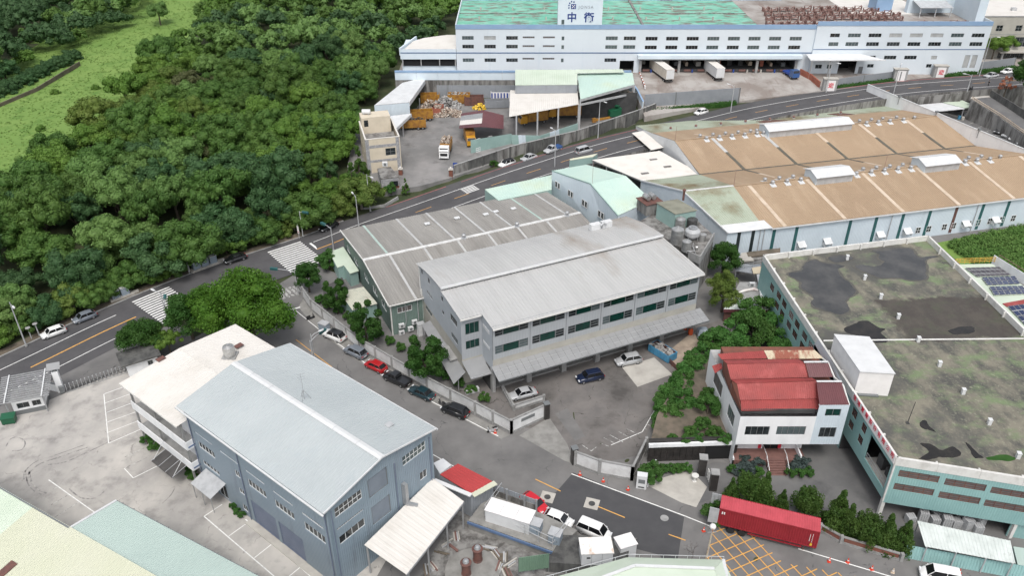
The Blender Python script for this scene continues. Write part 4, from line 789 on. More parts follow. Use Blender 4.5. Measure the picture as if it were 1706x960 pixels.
# bottom green roof with solar panels
gr = thing('green_gable_building','pale green ribbed gable roof with white hips and rails at the street corner','building',tuple(at(1080,975)))
zt = 7.5; a,b,c,d,e = at(905,965,6.2),at(1045,929,7.2),at(1062,960,8.4),at(1195,940,6.6),at(1222,990,6.6); m0 = at(1040,1010,8.6)
hip = at(1052,946,8.0); hr = at(1190,950,8.0)
part(gr,'roof','green_panel' if False else 'pale_green_roof',lambda m: (m.sheet(at(880,975,6.3),at(1045,930,6.6),at(1058,944,7.6),at(905,1000,7.6),.45,.05), m.sheet(at(1045,930,6.6),at(1205,934,6.6),at(1190,949,7.6),at(1058,944,7.6),.45,.05), m.sheet(at(1205,934,6.6),at(1235,1000,6.6),at(1215,1010,7.6),at(1190,949,7.6),.45,.05)),world=True)
part(gr,'upper_roof','pale_green_roof',lambda m: m.prism(xy([at(905,1000,7.6),at(1058,944,7.6),at(1190,949,7.6),at(1215,1010,7.6),at(1100,1100,7.6)])[::-1],7.4,7.58),world=True)
part(gr,'hip_trim','white_metal',lambda m: [m.bar(p+Vector((0,0,.12)),q+Vector((0,0,.12)),.35,.12) for p,q in ((at(905,1000,7.6),at(1058,944,7.6)),(at(1058,944,7.6),at(1190,949,7.6)),(at(1205,934,6.6),at(1215,985,7.0)))],world=True)
part(gr,'rail','galv',lambda m: [m.tube([p+Vector((0,0,.6)),q+Vector((0,0,.6))],.04,5) for p,q in ((at(880,975,6.3),at(1045,930,6.6)),(at(1045,930,6.6),at(1205,934,6.6)))],world=True)
for t in range(9):
    p = at(880,975,6.3).lerp(at(1045,930,6.6),t/8); q = at(1045,930,6.6).lerp(at(1205,934,6.6),t/8); part(gr,'rail_post','galv',lambda m: (m.tube([p,p+Vector((0,0,.6))],.035,5), m.tube([q,q+Vector((0,0,.6))],.035,5)),world=True)
part(gr,'wall','pale_wall',lambda m: m.prism(xy([at(886,980,6.3),at(1046,934,6.6),at(1202,938,6.6),at(1230,1000,6.6),at(1100,1120,6.6)])[::-1],0,6.2),world=True)
for k in range(7): p = at(1066+k*17,957.5+k*.4,7.62); part(gr,'solar_panel','solar',lambda m: m.box(p.x-.48,p.x+.48,p.y-2.4,p.y-.9,7.62,7.72),world=True)
# ---------------------------------------------------------------- grey three-storey works
gw = thing('grey_works','grey panelled three storey works with stepped silver roof, green glazing and ground floor canopy','building',(-2.97,101.31,0),frame_rot(64.8))
GL, GB = 38.4, 23.6; V0 = 4.15; xL = -3.5
p0,p1 = (0,0),(GL,0); up = [(.4+6.4*k, 6.1+6.4*k, 10.7,12.3) for k in range(6)]; lo = [(.4+6.4*k, 6.1+6.4*k, 7.4,8.95) for k in range(6)]
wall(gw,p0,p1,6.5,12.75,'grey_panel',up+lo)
def bay_window(root,p0,p1,h):
    a,b,c,e = h; w_ = (b-a)
    fill(root,p0,p1,(a,a+w_*.24,c,e),1,glass='glass_dark',frame='frame_grey',rows=3,name='louvred_window'); fill(root,p0,p1,(a+w_*.24,b-w_*.27,c,e),1,glass='glass_green',frame='frame_grey'); fill(root,p0,p1,(b-w_*.27,b,c,e),1,glass='glass_dark',frame='frame_grey',rows=3,name='louvred_window')
for h in up+lo: bay_window(gw,p0,p1,h)
for k in range(7): x = 6.4*k; part(gw,'panel_joint','frame_grey',lambda m: m.box(x-.04,x+.04,-.03,.0,6.5,12.6)); 
wall(gw,p0,p1,4.4,6.5,'beige_wall',name='beige_band')
for k in range(7): x = 6.4*k; part(gw,'pillar','concrete_grey',lambda m: m.box(x-.45 if k else -.1,x+.45,.05,.85,-.1,4.4))
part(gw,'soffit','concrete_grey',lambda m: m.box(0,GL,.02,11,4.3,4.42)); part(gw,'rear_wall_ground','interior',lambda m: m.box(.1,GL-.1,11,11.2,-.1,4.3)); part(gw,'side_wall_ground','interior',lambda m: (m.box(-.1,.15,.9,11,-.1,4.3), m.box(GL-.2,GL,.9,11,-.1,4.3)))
part(gw,'dock_floor','concrete_grey',lambda m: m.box(.2,GL-.2,.9,10.9,.0,.25))
# canopy made of panels
npn = 32
for k in range(npn):
    a = -.3+(GL+1.3)*k/npn; b = a+(GL+1.3)/npn-.03; part(gw,'canopy_panel','canopy_grey',lambda m: m.prism([(a,-2.9),(b,-2.9),(b,-.02),(a,-.02)],[4.35,4.35,5.25,5.25],[4.41,4.41,5.31,5.31]))
part(gw,'canopy_rail','galv',lambda m: [m.bar((-.3,y,4.43+(y+2.9)/2.88*.9),(GL+1,y,4.43+(y+2.9)/2.88*.9),.05,.03) for y in (-2.0,-1.0)]); part(gw,'canopy_edge','frame_grey',lambda m: m.bar((-.3,-2.93,4.35),(GL+1,-2.93,4.35),.06,.2))
part(gw,'canopy_bracket','frame_grey',lambda m: [m.bar((6.4*k,-2.85,4.3),(6.4*k,.1,4.1),.1,.15) for k in range(7)])
# stepped-back corner bay on the left
a0,a1 = (xL,V0),(0,V0); hs_ = [(.7,3.05,9.3,11.6),(.7,3.05,5.8,7.9)]
wall(gw,a0,a1,4.9,12.6,'grey_panel',[(.7,3.05,9.4,11.5),(.7,3.05,6.6,8.2)])
for h in [(.7,3.05,9.4,11.5),(.7,3.05,6.6,8.2)]: fill(gw,a0,a1,h,3,glass='glass_green',frame='frame_grey')
wall(gw,(0,V0),(0,0),4.4,12.65,'grey_panel_y'); part(gw,'sign_strip','white_metal',lambda m: (m.box(-.06,-.01,1.2,3.6,10.6,11.2), m.box(-.06,-.01,1.2,3.6,7.6,8.1)))
wall(gw,a0,a1,-.1,4.9,'beige_wall',name='beige_band')
part(gw,'corner_canopy','canopy_grey',lambda m: m.prism([(xL-.1,.4),(.0,.4),(.0,V0-.02),(xL-.1,V0-.02)],[3.7,3.7,4.5,4.5],[3.8,3.8,4.6,4.6])); part(gw,'canopy_edge','galv',lambda m: m.bar((xL-.1,.38,3.75),(-.05,.38,3.75),.06,.3))
L0,L1 = (xL,GB),(xL,V0); LU = lambda v: GB-v
lh = [(LU(8.75),LU(5.8),9.9,11.2),(LU(8.7),LU(5.8),6.5,7.6),(LU(12.7),LU(11.8),11.2,12.2),(LU(12.6),LU(11.6),8.7,9.5),(LU(19.9),LU(17.0),8.6,9.3),(LU(18.9),LU(17.9),11.2,12.3),(LU(22.3),LU(21.4),11.2,12.2),(LU(21.2),LU(17.7),4.6,5.5),(LU(20.4),LU(19.4),.1,2.2),(LU(14.2),LU(13.2),.1,2.2)]
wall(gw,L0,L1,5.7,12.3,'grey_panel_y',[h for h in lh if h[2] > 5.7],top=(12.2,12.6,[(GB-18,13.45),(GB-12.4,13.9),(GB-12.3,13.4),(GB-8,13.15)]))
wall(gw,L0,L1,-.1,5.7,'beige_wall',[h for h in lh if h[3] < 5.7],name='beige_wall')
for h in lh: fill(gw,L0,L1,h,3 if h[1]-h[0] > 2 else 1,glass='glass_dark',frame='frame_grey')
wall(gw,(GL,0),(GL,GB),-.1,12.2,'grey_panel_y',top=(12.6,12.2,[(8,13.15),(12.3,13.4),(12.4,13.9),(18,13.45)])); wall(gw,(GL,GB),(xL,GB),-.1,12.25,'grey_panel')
def arc_roof(name, prof, x0, x1, cut=None):
    m = MB()
    for (y0,z0),(y1,z1) in zip(prof[:-1],prof[1:]): m.sheet((x0,y0,z0),(x1,y0,z0),(x1,y1,z1),(x0,y1,z1),.62,.05,.06)
    return m.build(name,'roof_silver',gw)
fp = [(-.55,12.62),(2,12.78),(4.5,12.95)]; arc_roof('front_roof',fp,-.15,GL+.35)
arc_roof('front_roof',[(4.5,12.95),(7,13.12),(9.5,13.28),(12.2,13.42)],xL-.25,GL+.35); part(gw,'notch_roof','roof_silver',lambda m: m.sheet((xL-.25,V0-.45,12.9),(-.14,V0-.45,12.9),(-.14,4.5,12.95),(xL-.25,4.5,12.95),.62,.05,.06))
arc_roof('rear_roof',[(11.9,14.02),(14.5,13.92),(17,13.68),(19.5,13.3),(21.7,12.8),(GB+.4,12.3)],xL-.3,GL+.4)
part(gw,'clerestory','frame_grey',lambda m: m.box(xL,GL,12.25,12.33,13.3,13.95)); 
for k in range(6): a = xL-.3+(GL+.7-xL)*k/6; part(gw,'step_gutter','white_metal',lambda m: m.box(a+.02,a+(GL+.7-xL)/6-.02,11.72,12.02,13.78,14.1))
part(gw,'eave_gutter','white_trim',lambda m: (m.box(-.2,GL+.4,-.72,-.56,12.4,12.62), m.box(xL-.3,-.2,V0-.62,V0-.47,12.6,12.85)))
part(gw,'verge_trim','white_trim',lambda m: [m.bar(p,q,.1,.25) for p,q in zip([(GL+.42,y,z-.02) for y,z in fp+[(7,13.12),(12.2,13.42)]][:-1],[(GL+.42,y,z-.02) for y,z in fp+[(7,13.12),(12.2,13.42)]][1:])])
part(gw,'downpipe','white_trim',lambda m: [m.tube([(xL-.12,GB-.7,12),(xL-.12,GB-.7,0)],.08,6), m.tube([(xL-.12,GB-1.3,8),(xL-.12,GB-1.3,0)],.1,6)])
# side walkway canopy and railing on the left
part(gw,'side_canopy','canopy_grey',lambda m: m.prism([(xL-2.6,1.5),(xL-.02,2.8),(xL-.02,19),(xL-1.6,19)],[2.7,3.3,3.3,2.9],[2.78,3.38,3.38,2.98])); part(gw,'side_landing','concrete_grey',lambda m: m.box(xL-1.3,xL-.02,6.2,10.4,3.6,3.8)); part(gw,'landing_rail','galv',lambda m: (m.tube([(xL-1.25,6.3,4.8),(xL-1.25,10.3,4.8)],.05,5), m.tube([(xL-1.25,6.3,4.3),(xL-1.25,10.3,4.3)],.04,5), [m.bar((xL-1.25,y,3.8),(xL-1.25,y,4.8),.06) for y in (6.3,7.6,9,10.3)]))
for y in (2.2,7,13,18.5): part(gw,'side_post','steel',lambda m: m.box(xL-1.6,xL-1.48,y-.06,y+.06,0,2.75))
part(gw,'planter_bench','white_metal',lambda m: m.box(xL-.6,xL+1.6,1.2,1.9,0,.8))

# ---------------------------------------------------------------- green-sided warehouse
gn = thing('green_warehouse','low warehouse with dark green siding and long weathered grey ribbed roof','building',(-21.01,117.35,0),frame_rot(64.6))
NL, ND = 45.5, 30.3
wl = [(ND-5.6,ND-2.7,3.1,4.6),(ND-10.8,ND-8,3.1,4.6),(ND-16.2,ND-13.4,3.0,4.5),(ND-23,ND-20.5,3.0,4.4),(ND-28.5,ND-26,3.0,4.4)]
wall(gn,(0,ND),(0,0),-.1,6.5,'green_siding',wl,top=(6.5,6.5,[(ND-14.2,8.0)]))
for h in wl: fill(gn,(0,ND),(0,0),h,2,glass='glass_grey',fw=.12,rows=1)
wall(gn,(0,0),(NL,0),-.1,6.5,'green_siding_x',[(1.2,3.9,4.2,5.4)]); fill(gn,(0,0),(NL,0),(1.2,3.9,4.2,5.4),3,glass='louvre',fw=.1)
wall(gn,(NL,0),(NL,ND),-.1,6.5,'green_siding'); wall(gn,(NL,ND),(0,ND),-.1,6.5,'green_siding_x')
ry = 14.2
def half(y0,z0,y1,z1,name='roof'): return part(gn,name,'roof_grey',lambda m: m.sheet((-.35,y0,z0),(NL,y0,z0),(NL,y1,z1),(-.35,y1,z1),.55,.05) if y0 < y1 else m.sheet((NL,y0,z0),(-.35,y0,z0),(-.35,y1,z1),(NL,y1,z1),.55,.05))
half(-.4,6.55,ry,8.1); half(ND+.4,6.45,ry,8.1)
def strip(u, w_, mt, side, name='skylight_strip', t0=0.,t1=1.,lift=.09):
    ya,za,yb,zb = (-.4,6.55,ry,8.1) if side == 'f' else (ND+.4,6.45,ry,8.1); y0,z0,y1,z1 = ya+(yb-ya)*t0,za+(zb-za)*t0,ya+(yb-ya)*t1,za+(zb-za)*t1
    part(gn,name,mt,lambda m: m.prism([(u-w_/2,y0),(u+w_/2,y0),(u+w_/2,y1),(u-w_/2,y1)],[z0,z0,z1,z1],[z0+lift,z0+lift,z1+lift,z1+lift]))
for u,mt in ((4.4,'skylight_green'),(11.4,'skylight_white'),(17.9,'skylight_white'),(24.3,'skylight_white'),(30.2,'skylight_white'),(36.9,'skylight_green'),(42.5,'skylight_white')): strip(u,.42,mt,'b',t1=.96)
for u in (4.6,11.4,18.2,24.6,31,37.5): strip(u,.42,'skylight_white','f',t1=.96)
for k in range(11): a = -.35+(NL+.35)*k/11; part(gn,'ridge_cap','ridge_white',lambda m: m.prism([(a+.02,ry-.4),(a+(NL+.35)/11-.02,ry-.4),(a+(NL+.35)/11-.02,ry+.4),(a+.02,ry+.4)],8.06,[8.17]*4))
part(gn,'verge_trim','white_trim',lambda m: (m.bar((-.42,-.45,6.56),(-.42,ry,8.12),.16,.28), m.bar((-.42,ND+.45,6.46),(-.42,ry,8.12),.16,.28))); part(gn,'eave_gutter','white_trim',lambda m: m.box(-.4,6.5,-.62,-.42,6.35,6.52)); part(gn,'corner_post','white_trim',lambda m: m.box(-.1,.12,-.12,.1,0,6.4))
def turbine(x,y,z,lab,root=None,group=None,base='galv',r=.35,name='roof_ventilator'):
    t = thing(name,lab,'ventilator',(x,y,z),0,group); part(t,'base',base,lambda m: m.prism([(-.45,-.45),(.45,-.45),(.45,.45),(-.45,.45)],-.15,.12)); part(t,'neck','galv',lambda m: m.lathe((0,0,.1),((.2,0),(.2,.3)),10)); part(t,'turbine_head','steel',lambda m: m.lathe((0,0,.4),((.22,0),(r,.15),(r,.4),(.2,.58),(.03,.62)),12)); return t
for u,l in ((19.6,'nearest the silver roof end'),(31,'in mid ridge'),(42.3,'by the pale gable wall')):
    p = gn.matrix_basis @ Vector((u,ry-.2,8.15)); turbine(p.x,p.y,p.z,'grey turbine ventilator on the weathered grey ridge',group='turbine ventilators on the grey ridge',r=.42)
for u,v in ((15.8,24.2),(22.2,24.0),(28.2,23.0),(30.6,23.3),(34.5,23.0)):
    p = gn.matrix_basis @ Vector((u,v,7.25)); t = thing('roof_vent_box','small white box vent on the rear slope of the grey roof','vent',tuple(p),frame_rot(64.6),'box vents on the grey roof'); pbox(t,'curb','galv',-.4,.4,-.3,.3,-.2,.15); pbox(t,'hood','white_metal',-.55,.55,-.42,.42,.15,.3)
for u,zz in ((1.6,1.4),(4.0,1.5),(1.5,-.0),(3.2,.3)):
    r = thing('air_conditioner','white air conditioner unit against the dark green end wall','air conditioner',tuple(gn.matrix_basis @ Vector((u,-.5,zz+.1))),frame_rot(64.6),'air conditioners on the green end wall'); pbox(r,'case','white_metal',-.48,.48,-.2,.3,0,.75); part(r,'fan_grille','frame_grey',lambda m: m.rings([[(.02+.27*math.cos(a),-.205,.37+.27*math.sin(a)) for a in np.linspace(0,2*math.pi,12,endpoint=False)],[(.02+.27*math.cos(a),-.225,.37+.27*math.sin(a)) for a in np.linspace(0,2*math.pi,12,endpoint=False)]])); part(r,'bracket','steel',lambda m: m.box(-.5,.5,-.15,.45,-.1,0))
r = thing('tall_white_tank','tall white ribbed tank box beside the green end wall','tank',tuple(gn.matrix_basis @ Vector((4.6,-2.0,0))),frame_rot(64.6)); part(r,'body','white_metal',lambda m: [m.box(-.6,.6,-.5,.5,.15+.45*k,.56+.45*k) for k in range(5)]); part(r,'base','concrete_grey',lambda m: m.box(-.7,.7,-.6,.6,0,.15)); part(r,'cap','galv',lambda m: m.box(-.65,.65,-.55,.55,2.4,2.5))
part(gn,'pipework','galv',lambda m: (m.tube([(2.6,-.15,6),(2.6,-.15,2.4),(2.2,-.3,1)],.06,6), m.tube([(4.9,-.15,6.2),(4.9,-.15,0)],.08,6)))
# lean-to huts on its left
hu = thing('mint_hut','small mint green hut with stepped pale roof beside the green warehouse','hut',tuple(at(565,470)),frame_rot(64.6))
inv = hu.matrix_basis.inverted(); Q = [inv @ at(*p,3.0) for p in ((549,421),(572,412),(598,452),(583,457),(573,443),(562,447))]
part(hu,'roof','pale_green_roof',lambda m: m.prism(xy(Q)[::-1] if sum(Q[i].x*Q[(i+1)%6].y-Q[(i+1)%6].x*Q[i].y for i in range(6)) < 0 else xy(Q),3.0,3.14)); cx_,cy_ = sum(q.x for q in Q)/6,sum(q.y for q in Q)/6
Qs = [((q.x-cx_)*.93+cx_,(q.y-cy_)*.93+cy_) for q in Q]; part(hu,'wall','mint_wall',lambda m: m.prism(Qs[::-1] if sum(Q[i].x*Q[(i+1)%6].y-Q[(i+1)%6].x*Q[i].y for i in range(6)) < 0 else Qs,0,3.0)); part(hu,'window_hood','frame_grey',lambda m: m.box(Qs[0][0]+1,Qs[0][0]+1.9,Qs[0][1]-3.4,Qs[0][1]-3.0,1.6,1.75))
rr_ = thing('rusty_roof_shed','lean-to shed with rust streaked pale tin roof between trees and green wall','shed',tuple(at(600,520))); a,b,c,d = at(587,517,2.9),at(629,506,2.9),at(606,478,3.3),at(565,486,3.3)
part(rr_,'roof','tin_rusty',lambda m: m.sheet(a,b,c,d,.4,.04),world=True); part(rr_,'wall','mint_wall',lambda m: m.prism(xy([a+Vector((.3,.3,0)),b+Vector((-.2,.3,0)),c+Vector((-.2,-.2,0)),d+Vector((.2,-.2,0))]),0,[2.8,2.8,3.2,3.2]),world=True)
bt = thing('black_tarp_canopy','sagging black tarpaulin canopy beside the mint hut','tarpaulin',tuple(at(555,480)));
part(bt,'tarp','dark_panel',lambda m: m.prism(xy([at(541,503,2.2),at(582,484,2.2),at(570,463,2.2),at(537,478,2.2)]),[2.0,2.1,2.3,1.9],[2.05,2.15,2.35,1.95]),world=True); part(bt,'pole','steel',lambda m: [m.bar(at(x,y,2.0),(*at(x,y,2.0)[:2],0),.06) for x,y in ((543,501),(580,485),(569,465),(540,479))],world=True)
# ---------------------------------------------------------------- pale blue gable building and its green lean-to
pb = thing('pale_gable_hall','pale blue corrugated hall with pale green low gable roof','building',tuple(at(1000,370)),0)
zz = 9.0; wl0 = at(919,284.5,9.6); kx = cr = None
k_ = lambda X,Y,z: at(780+X/5.331,230+Y/5.331,z)
eL,rg,eR = k_(745,290,9.4),k_(1085,405,11.6),k_(1330,690,9.2); fL,fr2,fR = k_(1050,235,9.4),k_(1400,335,11.6),k_(1630,550,9.2)
part(pb,'roof','mint_roof',lambda m: (m.sheet(eL,fL,fr2,rg,.5,.04) if False else m.sheet(fL,eL,rg,fr2,.5,.04), m.sheet(eR,fR,fr2,rg,.5,.04)),world=True)
bs = lambda p: Vector((p.x,p.y,0))
part(pb,'wall','pale_wall',lambda m: (m.poly([bs(eL),bs(eR),eR-Vector((0,0,.1)),rg-Vector((0,0,.1)),eL-Vector((0,0,.1))]), m.poly([bs(fR),bs(fL),fL-Vector((0,0,.1)),fr2-Vector((0,0,.1)),fR-Vector((0,0,.1))]), m.poly([bs(fL),bs(eL),eL-Vector((0,0,.1)),fL-Vector((0,0,.1))]), m.poly([bs(eR),bs(fR),fR-Vector((0,0,.1)),eR-Vector((0,0,.1))])),world=True)
wd_ = (eR-eL); wd_.z = 0; wL_ = wd_.length; wd_.normalize(); wn = Vector((wd_.y,-wd_.x,0))
for t,z in ((.10,6.9),(.31,6.9),(.53,6.9),(.77,6.9)):
    for o_ in (-.55,.55): 
        c_ = bs(eL)+wd_*(wL_*t+o_); f = part(pb,'window','frame_white',lambda m: (m.bar(c_+wd_*-.42+wn*.05+Vector((0,0,z-.7)),c_+wd_*-.42+wn*.05+Vector((0,0,z+.7)),.08,.1), m.bar(c_+wd_*.42+wn*.05+Vector((0,0,z-.7)),c_+wd_*.42+wn*.05+Vector((0,0,z+.7)),.08,.1), m.bar(c_+wd_*-.46+wn*.05+Vector((0,0,z+.7)),c_+wd_*.46+wn*.05+Vector((0,0,z+.7)),.1,.08), m.bar(c_+wd_*-.46+wn*.05+Vector((0,0,z-.7)),c_+wd_*.46+wn*.05+Vector((0,0,z-.7)),.1,.08)),world=True)
        g_ = MB(); g_.poly([c_+wd_*u+wn*.02+Vector((0,0,z+v)) for u,v in ((-.4,-.66),(.4,-.66),(.4,.66),(-.4,.66))]); o = g_.build('pane','glass_dark',f,world=False); inv = pb.matrix_basis.inverted()
        for v in o.data.vertices: v.co = inv @ v.co
part(pb,'verge_trim','mint_wall',lambda m: (m.bar(eL,rg,.15,.2), m.bar(rg,eR,.15,.2)),world=True); part(pb,'antenna','rust_iron',lambda m: m.tube([rg+Vector((.4,0,0)),rg+Vector((.4,0,5))],.03,4),world=True)
lg = thing('mint_lean_to','long mint green lean-to roof between the grey roof and the main road','shed',tuple(k_(450,500,0))); a,b,c,d = k_(270,555,6.7),k_(742,458,7.0),k_(742,328,7.2),k_(148,455,6.9)
part(lg,'roof','mint_roof',lambda m: m.sheet(a,b,c,d,.5,.04),world=True); part(lg,'wall','mint_wall',lambda m: m.prism(xy([a,b,c,d]),0,[6.6,6.9,7.1,6.8]),world=True)
# ---------------------------------------------------------------- rooftop plant at the right end of the grey works
q_ = lambda X,Y,z: at(1060+X/4,310+Y/4,z)
pl = thing('plant_block','stained concrete plant block with open roof behind the grey works','building',tuple(q_(330,380,0)))
PB = [q_(520,318,9),q_(425,470,9),q_(180,330,9),q_(0,235,9),q_(120,170,9),q_(390,200,9)]; PB.sort(key=lambda p: math.atan2(p.y-q_(260,300,9).y,p.x-q_(260,300,9).x))
part(pl,'block','concrete_stained',lambda m: m.prism(xy(PB),0,8.6),world=True)
w0,w1 = q_(520,318,9.6),q_(425,475,9.6); part(pl,'parapet','concrete_grey',lambda m: (m.bar(w0-Vector((0,0,.6)),w1-Vector((0,0,.6)),.2,1.6), m.bar(w1-Vector((0,0,.6)),q_(350,440,9.6)-Vector((0,0,.6)),.2,1.6)),world=True)
gh = thing('green_plant_hut','mint green plant hut with flat olive roof and steel chimney on the plant block','hut',tuple(q_(260,300,8.6)),frame_rot(66))
inv = gh.matrix_basis.inverted(); a,b,c,d = [inv @ q_(*p,12.0) for p in ((140,112),(260,185),(400,160),(275,90))]; P4 = xy([a,b,c,d]); ar_ = sum(P4[i][0]*P4[(i+1)%4][1]-P4[(i+1)%4][0]*P4[i][1] for i in range(4)); P4 = P4 if ar_ > 0 else P4[::-1]
part(gh,'wall','mint_wall',lambda m: m.prism(P4,0,3.3)); cx_,cy_ = sum(p[0] for p in P4)/4,sum(p[1] for p in P4)/4; M('olive_roof',(.24,.24,.19),(.18,.18,.14),.5,rough=.7); part(gh,'roof','olive_roof',lambda m: m.prism([((p[0]-cx_)*1.06+cx_,(p[1]-cy_)*1.06+cy_) for p in P4],3.3,3.45))
part(gh,'chimney','rust_body',lambda m: m.lathe((d.x+.8,d.y-.8,3.45),((.22,0),(.22,2.0),(.34,2.05),(.34,2.35),(.1,2.5)),10)); f0 = inv @ q_(200,235,10.3); pbox(gh,'window','louvre',min(a.x,b.x)+1.2,min(a.x,b.x)+2.3,min(a.y,b.y)-.05,min(a.y,b.y)+.02,.9,1.9)
ch = thing('concrete_hut','small brown concrete hut with twin tanks beside the green plant hut','hut',tuple(q_(100,170,8.6)),frame_rot(66)); pbox(ch,'wall','concrete_stained',-2.2,1.6,-1.4,2.2,0,2.4); pbox(ch,'roof','rust_body',-2.4,1.8,-1.6,2.4,2.4,2.55); part(ch,'tank','tank_steel',lambda m: [m.tube([(-1+k*1.3,-.2,3.2),(-1+k*1.3,1.5,3.2)],.55,12) for k in range(2)])
for i,(X,Y,r_,h_,lab) in enumerate(((267,380,1.15,2.9,'largest steel tank with conical lid on the plant block'),(288,300,.95,2.6,'steel tank with conical lid beside the green plant hut'),(330,430,.85,1.9,'short steel tank in the corner of the plant block'),(440,365,.65,1.3,'small pale tank against the plant block parapet'),(368,280,1.0,1.9,'dark steel tank behind the cooling tower'))):
    p = q_(X,Y,8.6); t = thing('steel_tank',lab,'tank',(p.x,p.y,8.6)); part(t,'shell','tank_steel' if i != 4 else 'iron',lambda m: m.lathe((0,0,.1),[(r_*(1.03 if k%2 else 1),h_*k/10) for k in range(11)]+[(r_*.3,h_*1.12),(r_*.25,h_*1.18)],18)); part(t,'foot_ring','concrete_grey',lambda m: m.lathe((0,0,0),((r_*1.02,0),(r_*1.02,.1)),14))
p = q_(370,350,8.6); t = thing('cooling_tower','round grey cooling tower with fan cage on the plant block','cooling tower',(p.x,p.y,8.6)); part(t,'shell','galv',lambda m: m.lathe((0,0,.3),((.9,0),(1.0,.5),(1.45,.6),(1.45,1.4),(1.3,1.6),(.8,1.85),(.8,2.05)),20)); part(t,'fan_cage','steel',lambda m: (m.lathe((0,0,2.35),((.85,0),(.85,.1),(.7,.12)),16), [m.bar((.8*math.cos(a),.8*math.sin(a),2.3),(0,0,2.75),.05) for a in np.linspace(0,6.28,9)[:-1]])); part(t,'leg','steel',lambda m: [m.box(x-.06,x+.06,y-.06,y+.06,0,.9) for x in (-.9,.9) for y in (-.9,.9)])
pp = thing('pump_skid','cluster of small pumps and pipes on the plant block','machinery',(*q_(360,435,8.6)[:2],8.6)); part(pp,'frame','steel',lambda m: [m.bar((x,-1,.1),(x,1.4,.1),.1) for x in (-.8,.8)]); part(pp,'pipe','galv',lambda m: (m.tube([(-.8,-.8,.5),(.6,-.8,.5),(.6,1,.5),(.6,1,1.2)],.09,6), m.tube([(-.7,.8,.2),(-.7,.8,1.3),(.2,.8,1.3)],.08,6))); part(pp,'pump','tank_steel',lambda m: (m.lathe((-.2,0,.1),((.25,0),(.3,.4),(.15,.7)),10), m.lathe((1.2,.4,.1),((.3,0),(.3,.6),(.1,.8)),10)))
rc_ = thing('rooftop_condenser','row of white condenser boxes on the silver roof edge','condenser',tuple(gw.matrix_basis @ Vector((31,20.6,13.1))),frame_rot(64.8))
for k in range(2): pbox(rc_,'case','white_metal',-2.2+2.4*k,-.2+2.4*k,-.5,.5,.1,1.2)
part(rc_,'duct','galv',lambda m: (m.tube([(-.4,-.7,.9),(.2,-.7,1.4),(.8,-.7,.9)],.18,7), m.box(-2.3,2.3,-.6,.6,-.4,.1)))

# ---------------------------------------------------------------- tan-roofed warehouse
tw = thing('tan_warehouse','long pale warehouse with double gabled tan ribbed roof and dark teal wall stripes','building',(42.89,142.97,0),frame_rot(76.2))
TL = 83.3; XR = lambda v: 83.3-.114*v; ze, zr_ = 7.0, 10.3; y1,yv,y2,y3,y4 = 13.6,27.2,40.9,52.0,61.5
def slope(ya,za,yb,zb,xa0,xa1,xb0,xb1,mt,pitch=.5,name='roof'):
    return part(tw,name,mt,lambda m: m.sheet((xa0,ya,za),(xa1,ya,za),(xb1,yb,zb),(xb0,yb,zb),pitch,.05) if yb > ya else m.sheet((xa1,ya,za),(xa0,ya,za),(xb0,yb,zb),(xb1,yb,zb),pitch,.05))
xl_ = lambda y: 10.5-.28*y if y < y1 else (7.4-(y-y1)*.06 if y < yv else 6.6-(y-yv)*.05)
slope(-.3,ze-.05,y1,zr_,8.0,TL,7.6,XR(y1),'tan_roof'); slope(yv,ze+.2,y1,zr_,6.7,XR(yv),7.6,XR(y1),'tan_roof'); slope(yv,ze+.2,y2,zr_,6.7,XR(yv),6.0,XR(y2),'tan_roof'); slope(y3,8.2,y2,zr_,5.2,XR(y3),6.0,XR(y2),'tan_roof')
slope(y4,6.8,y3+.05,8.1,4.4,XR(y4),5.2,XR(y3),'moss_roof',name='green_lean_to_roof')
# mossy annex at the left end
slope(-.3,ze-.02,y1,zr_+.02,0,8.0,-3.9,7.6,'moss_roof',.42,'annex_roof'); slope(yv,ze+.2,y1,zr_+.02,-7.7,6.7,-3.9,7.6,'moss_roof',.42,'annex_roof')
part(tw,'annex_eave_panel','white_metal',lambda m: m.prism([(0,-.45),(9.6,-.45),(8.9,2.0),(-.6,2.0)],[ze-.02,ze-.02,ze+.55,ze+.55],[ze+.1,ze+.1,ze+.70,ze+.70])); part(tw,'annex_ridge','ridge_white',lambda m: m.box(-3.9,7.6,y1-.25,y1+.25,zr_+.02,zr_+.12))
part(tw,'annex_verge','white_metal',lambda m: (m.bar((-.1,-.4,ze),(-4.0,y1,zr_+.1),.2,.3), m.bar((-4.0,y1,zr_+.1),(-7.8,yv,ze+.3),.2,.3)))
wall(tw,(0,0),(TL,0),-.1,ze-.12,'pale_wall'); part(tw,'annex_wall','pale_wall_y',lambda m: m.poly([(-7.6,yv,0),(0,0,0),(0,0,ze-.1),(-3.9,y1,zr_-.1),(-7.6,yv,ze+.1)]))
part(tw,'gable_wall','white_metal',lambda m: (m.poly([(4.5,y4,0),(5.2,y3,0),(6.6,yv,0),(6.6,yv,ze+.1),(6.0,y2,zr_-.08),(5.2,y3,8.1),(4.5,y4,6.7)]), m.poly([(6.6,yv,0),(-7.6,yv,0),(-7.6,yv,ze+.1),(6.6,yv,ze+.1)][::-1]))); part(tw,'rear_wall','pale_wall',lambda m: m.poly([(XR(y4),y4,0),(4.5,y4,0),(4.5,y4,6.7),(XR(y4),y4,6.7)]))
nP = 9
for k in range(nP): v0,v1 = 66.3*k/nP,66.3*(k+1)/nP; part(tw,'parapet_panel','white_wall',lambda m: m.prism([(XR(v0),v0+.02),(XR(v0)+.2,v0+.02),(XR(v1)+.2,v1-.02),(XR(v1),v1-.02)],0,11.05))
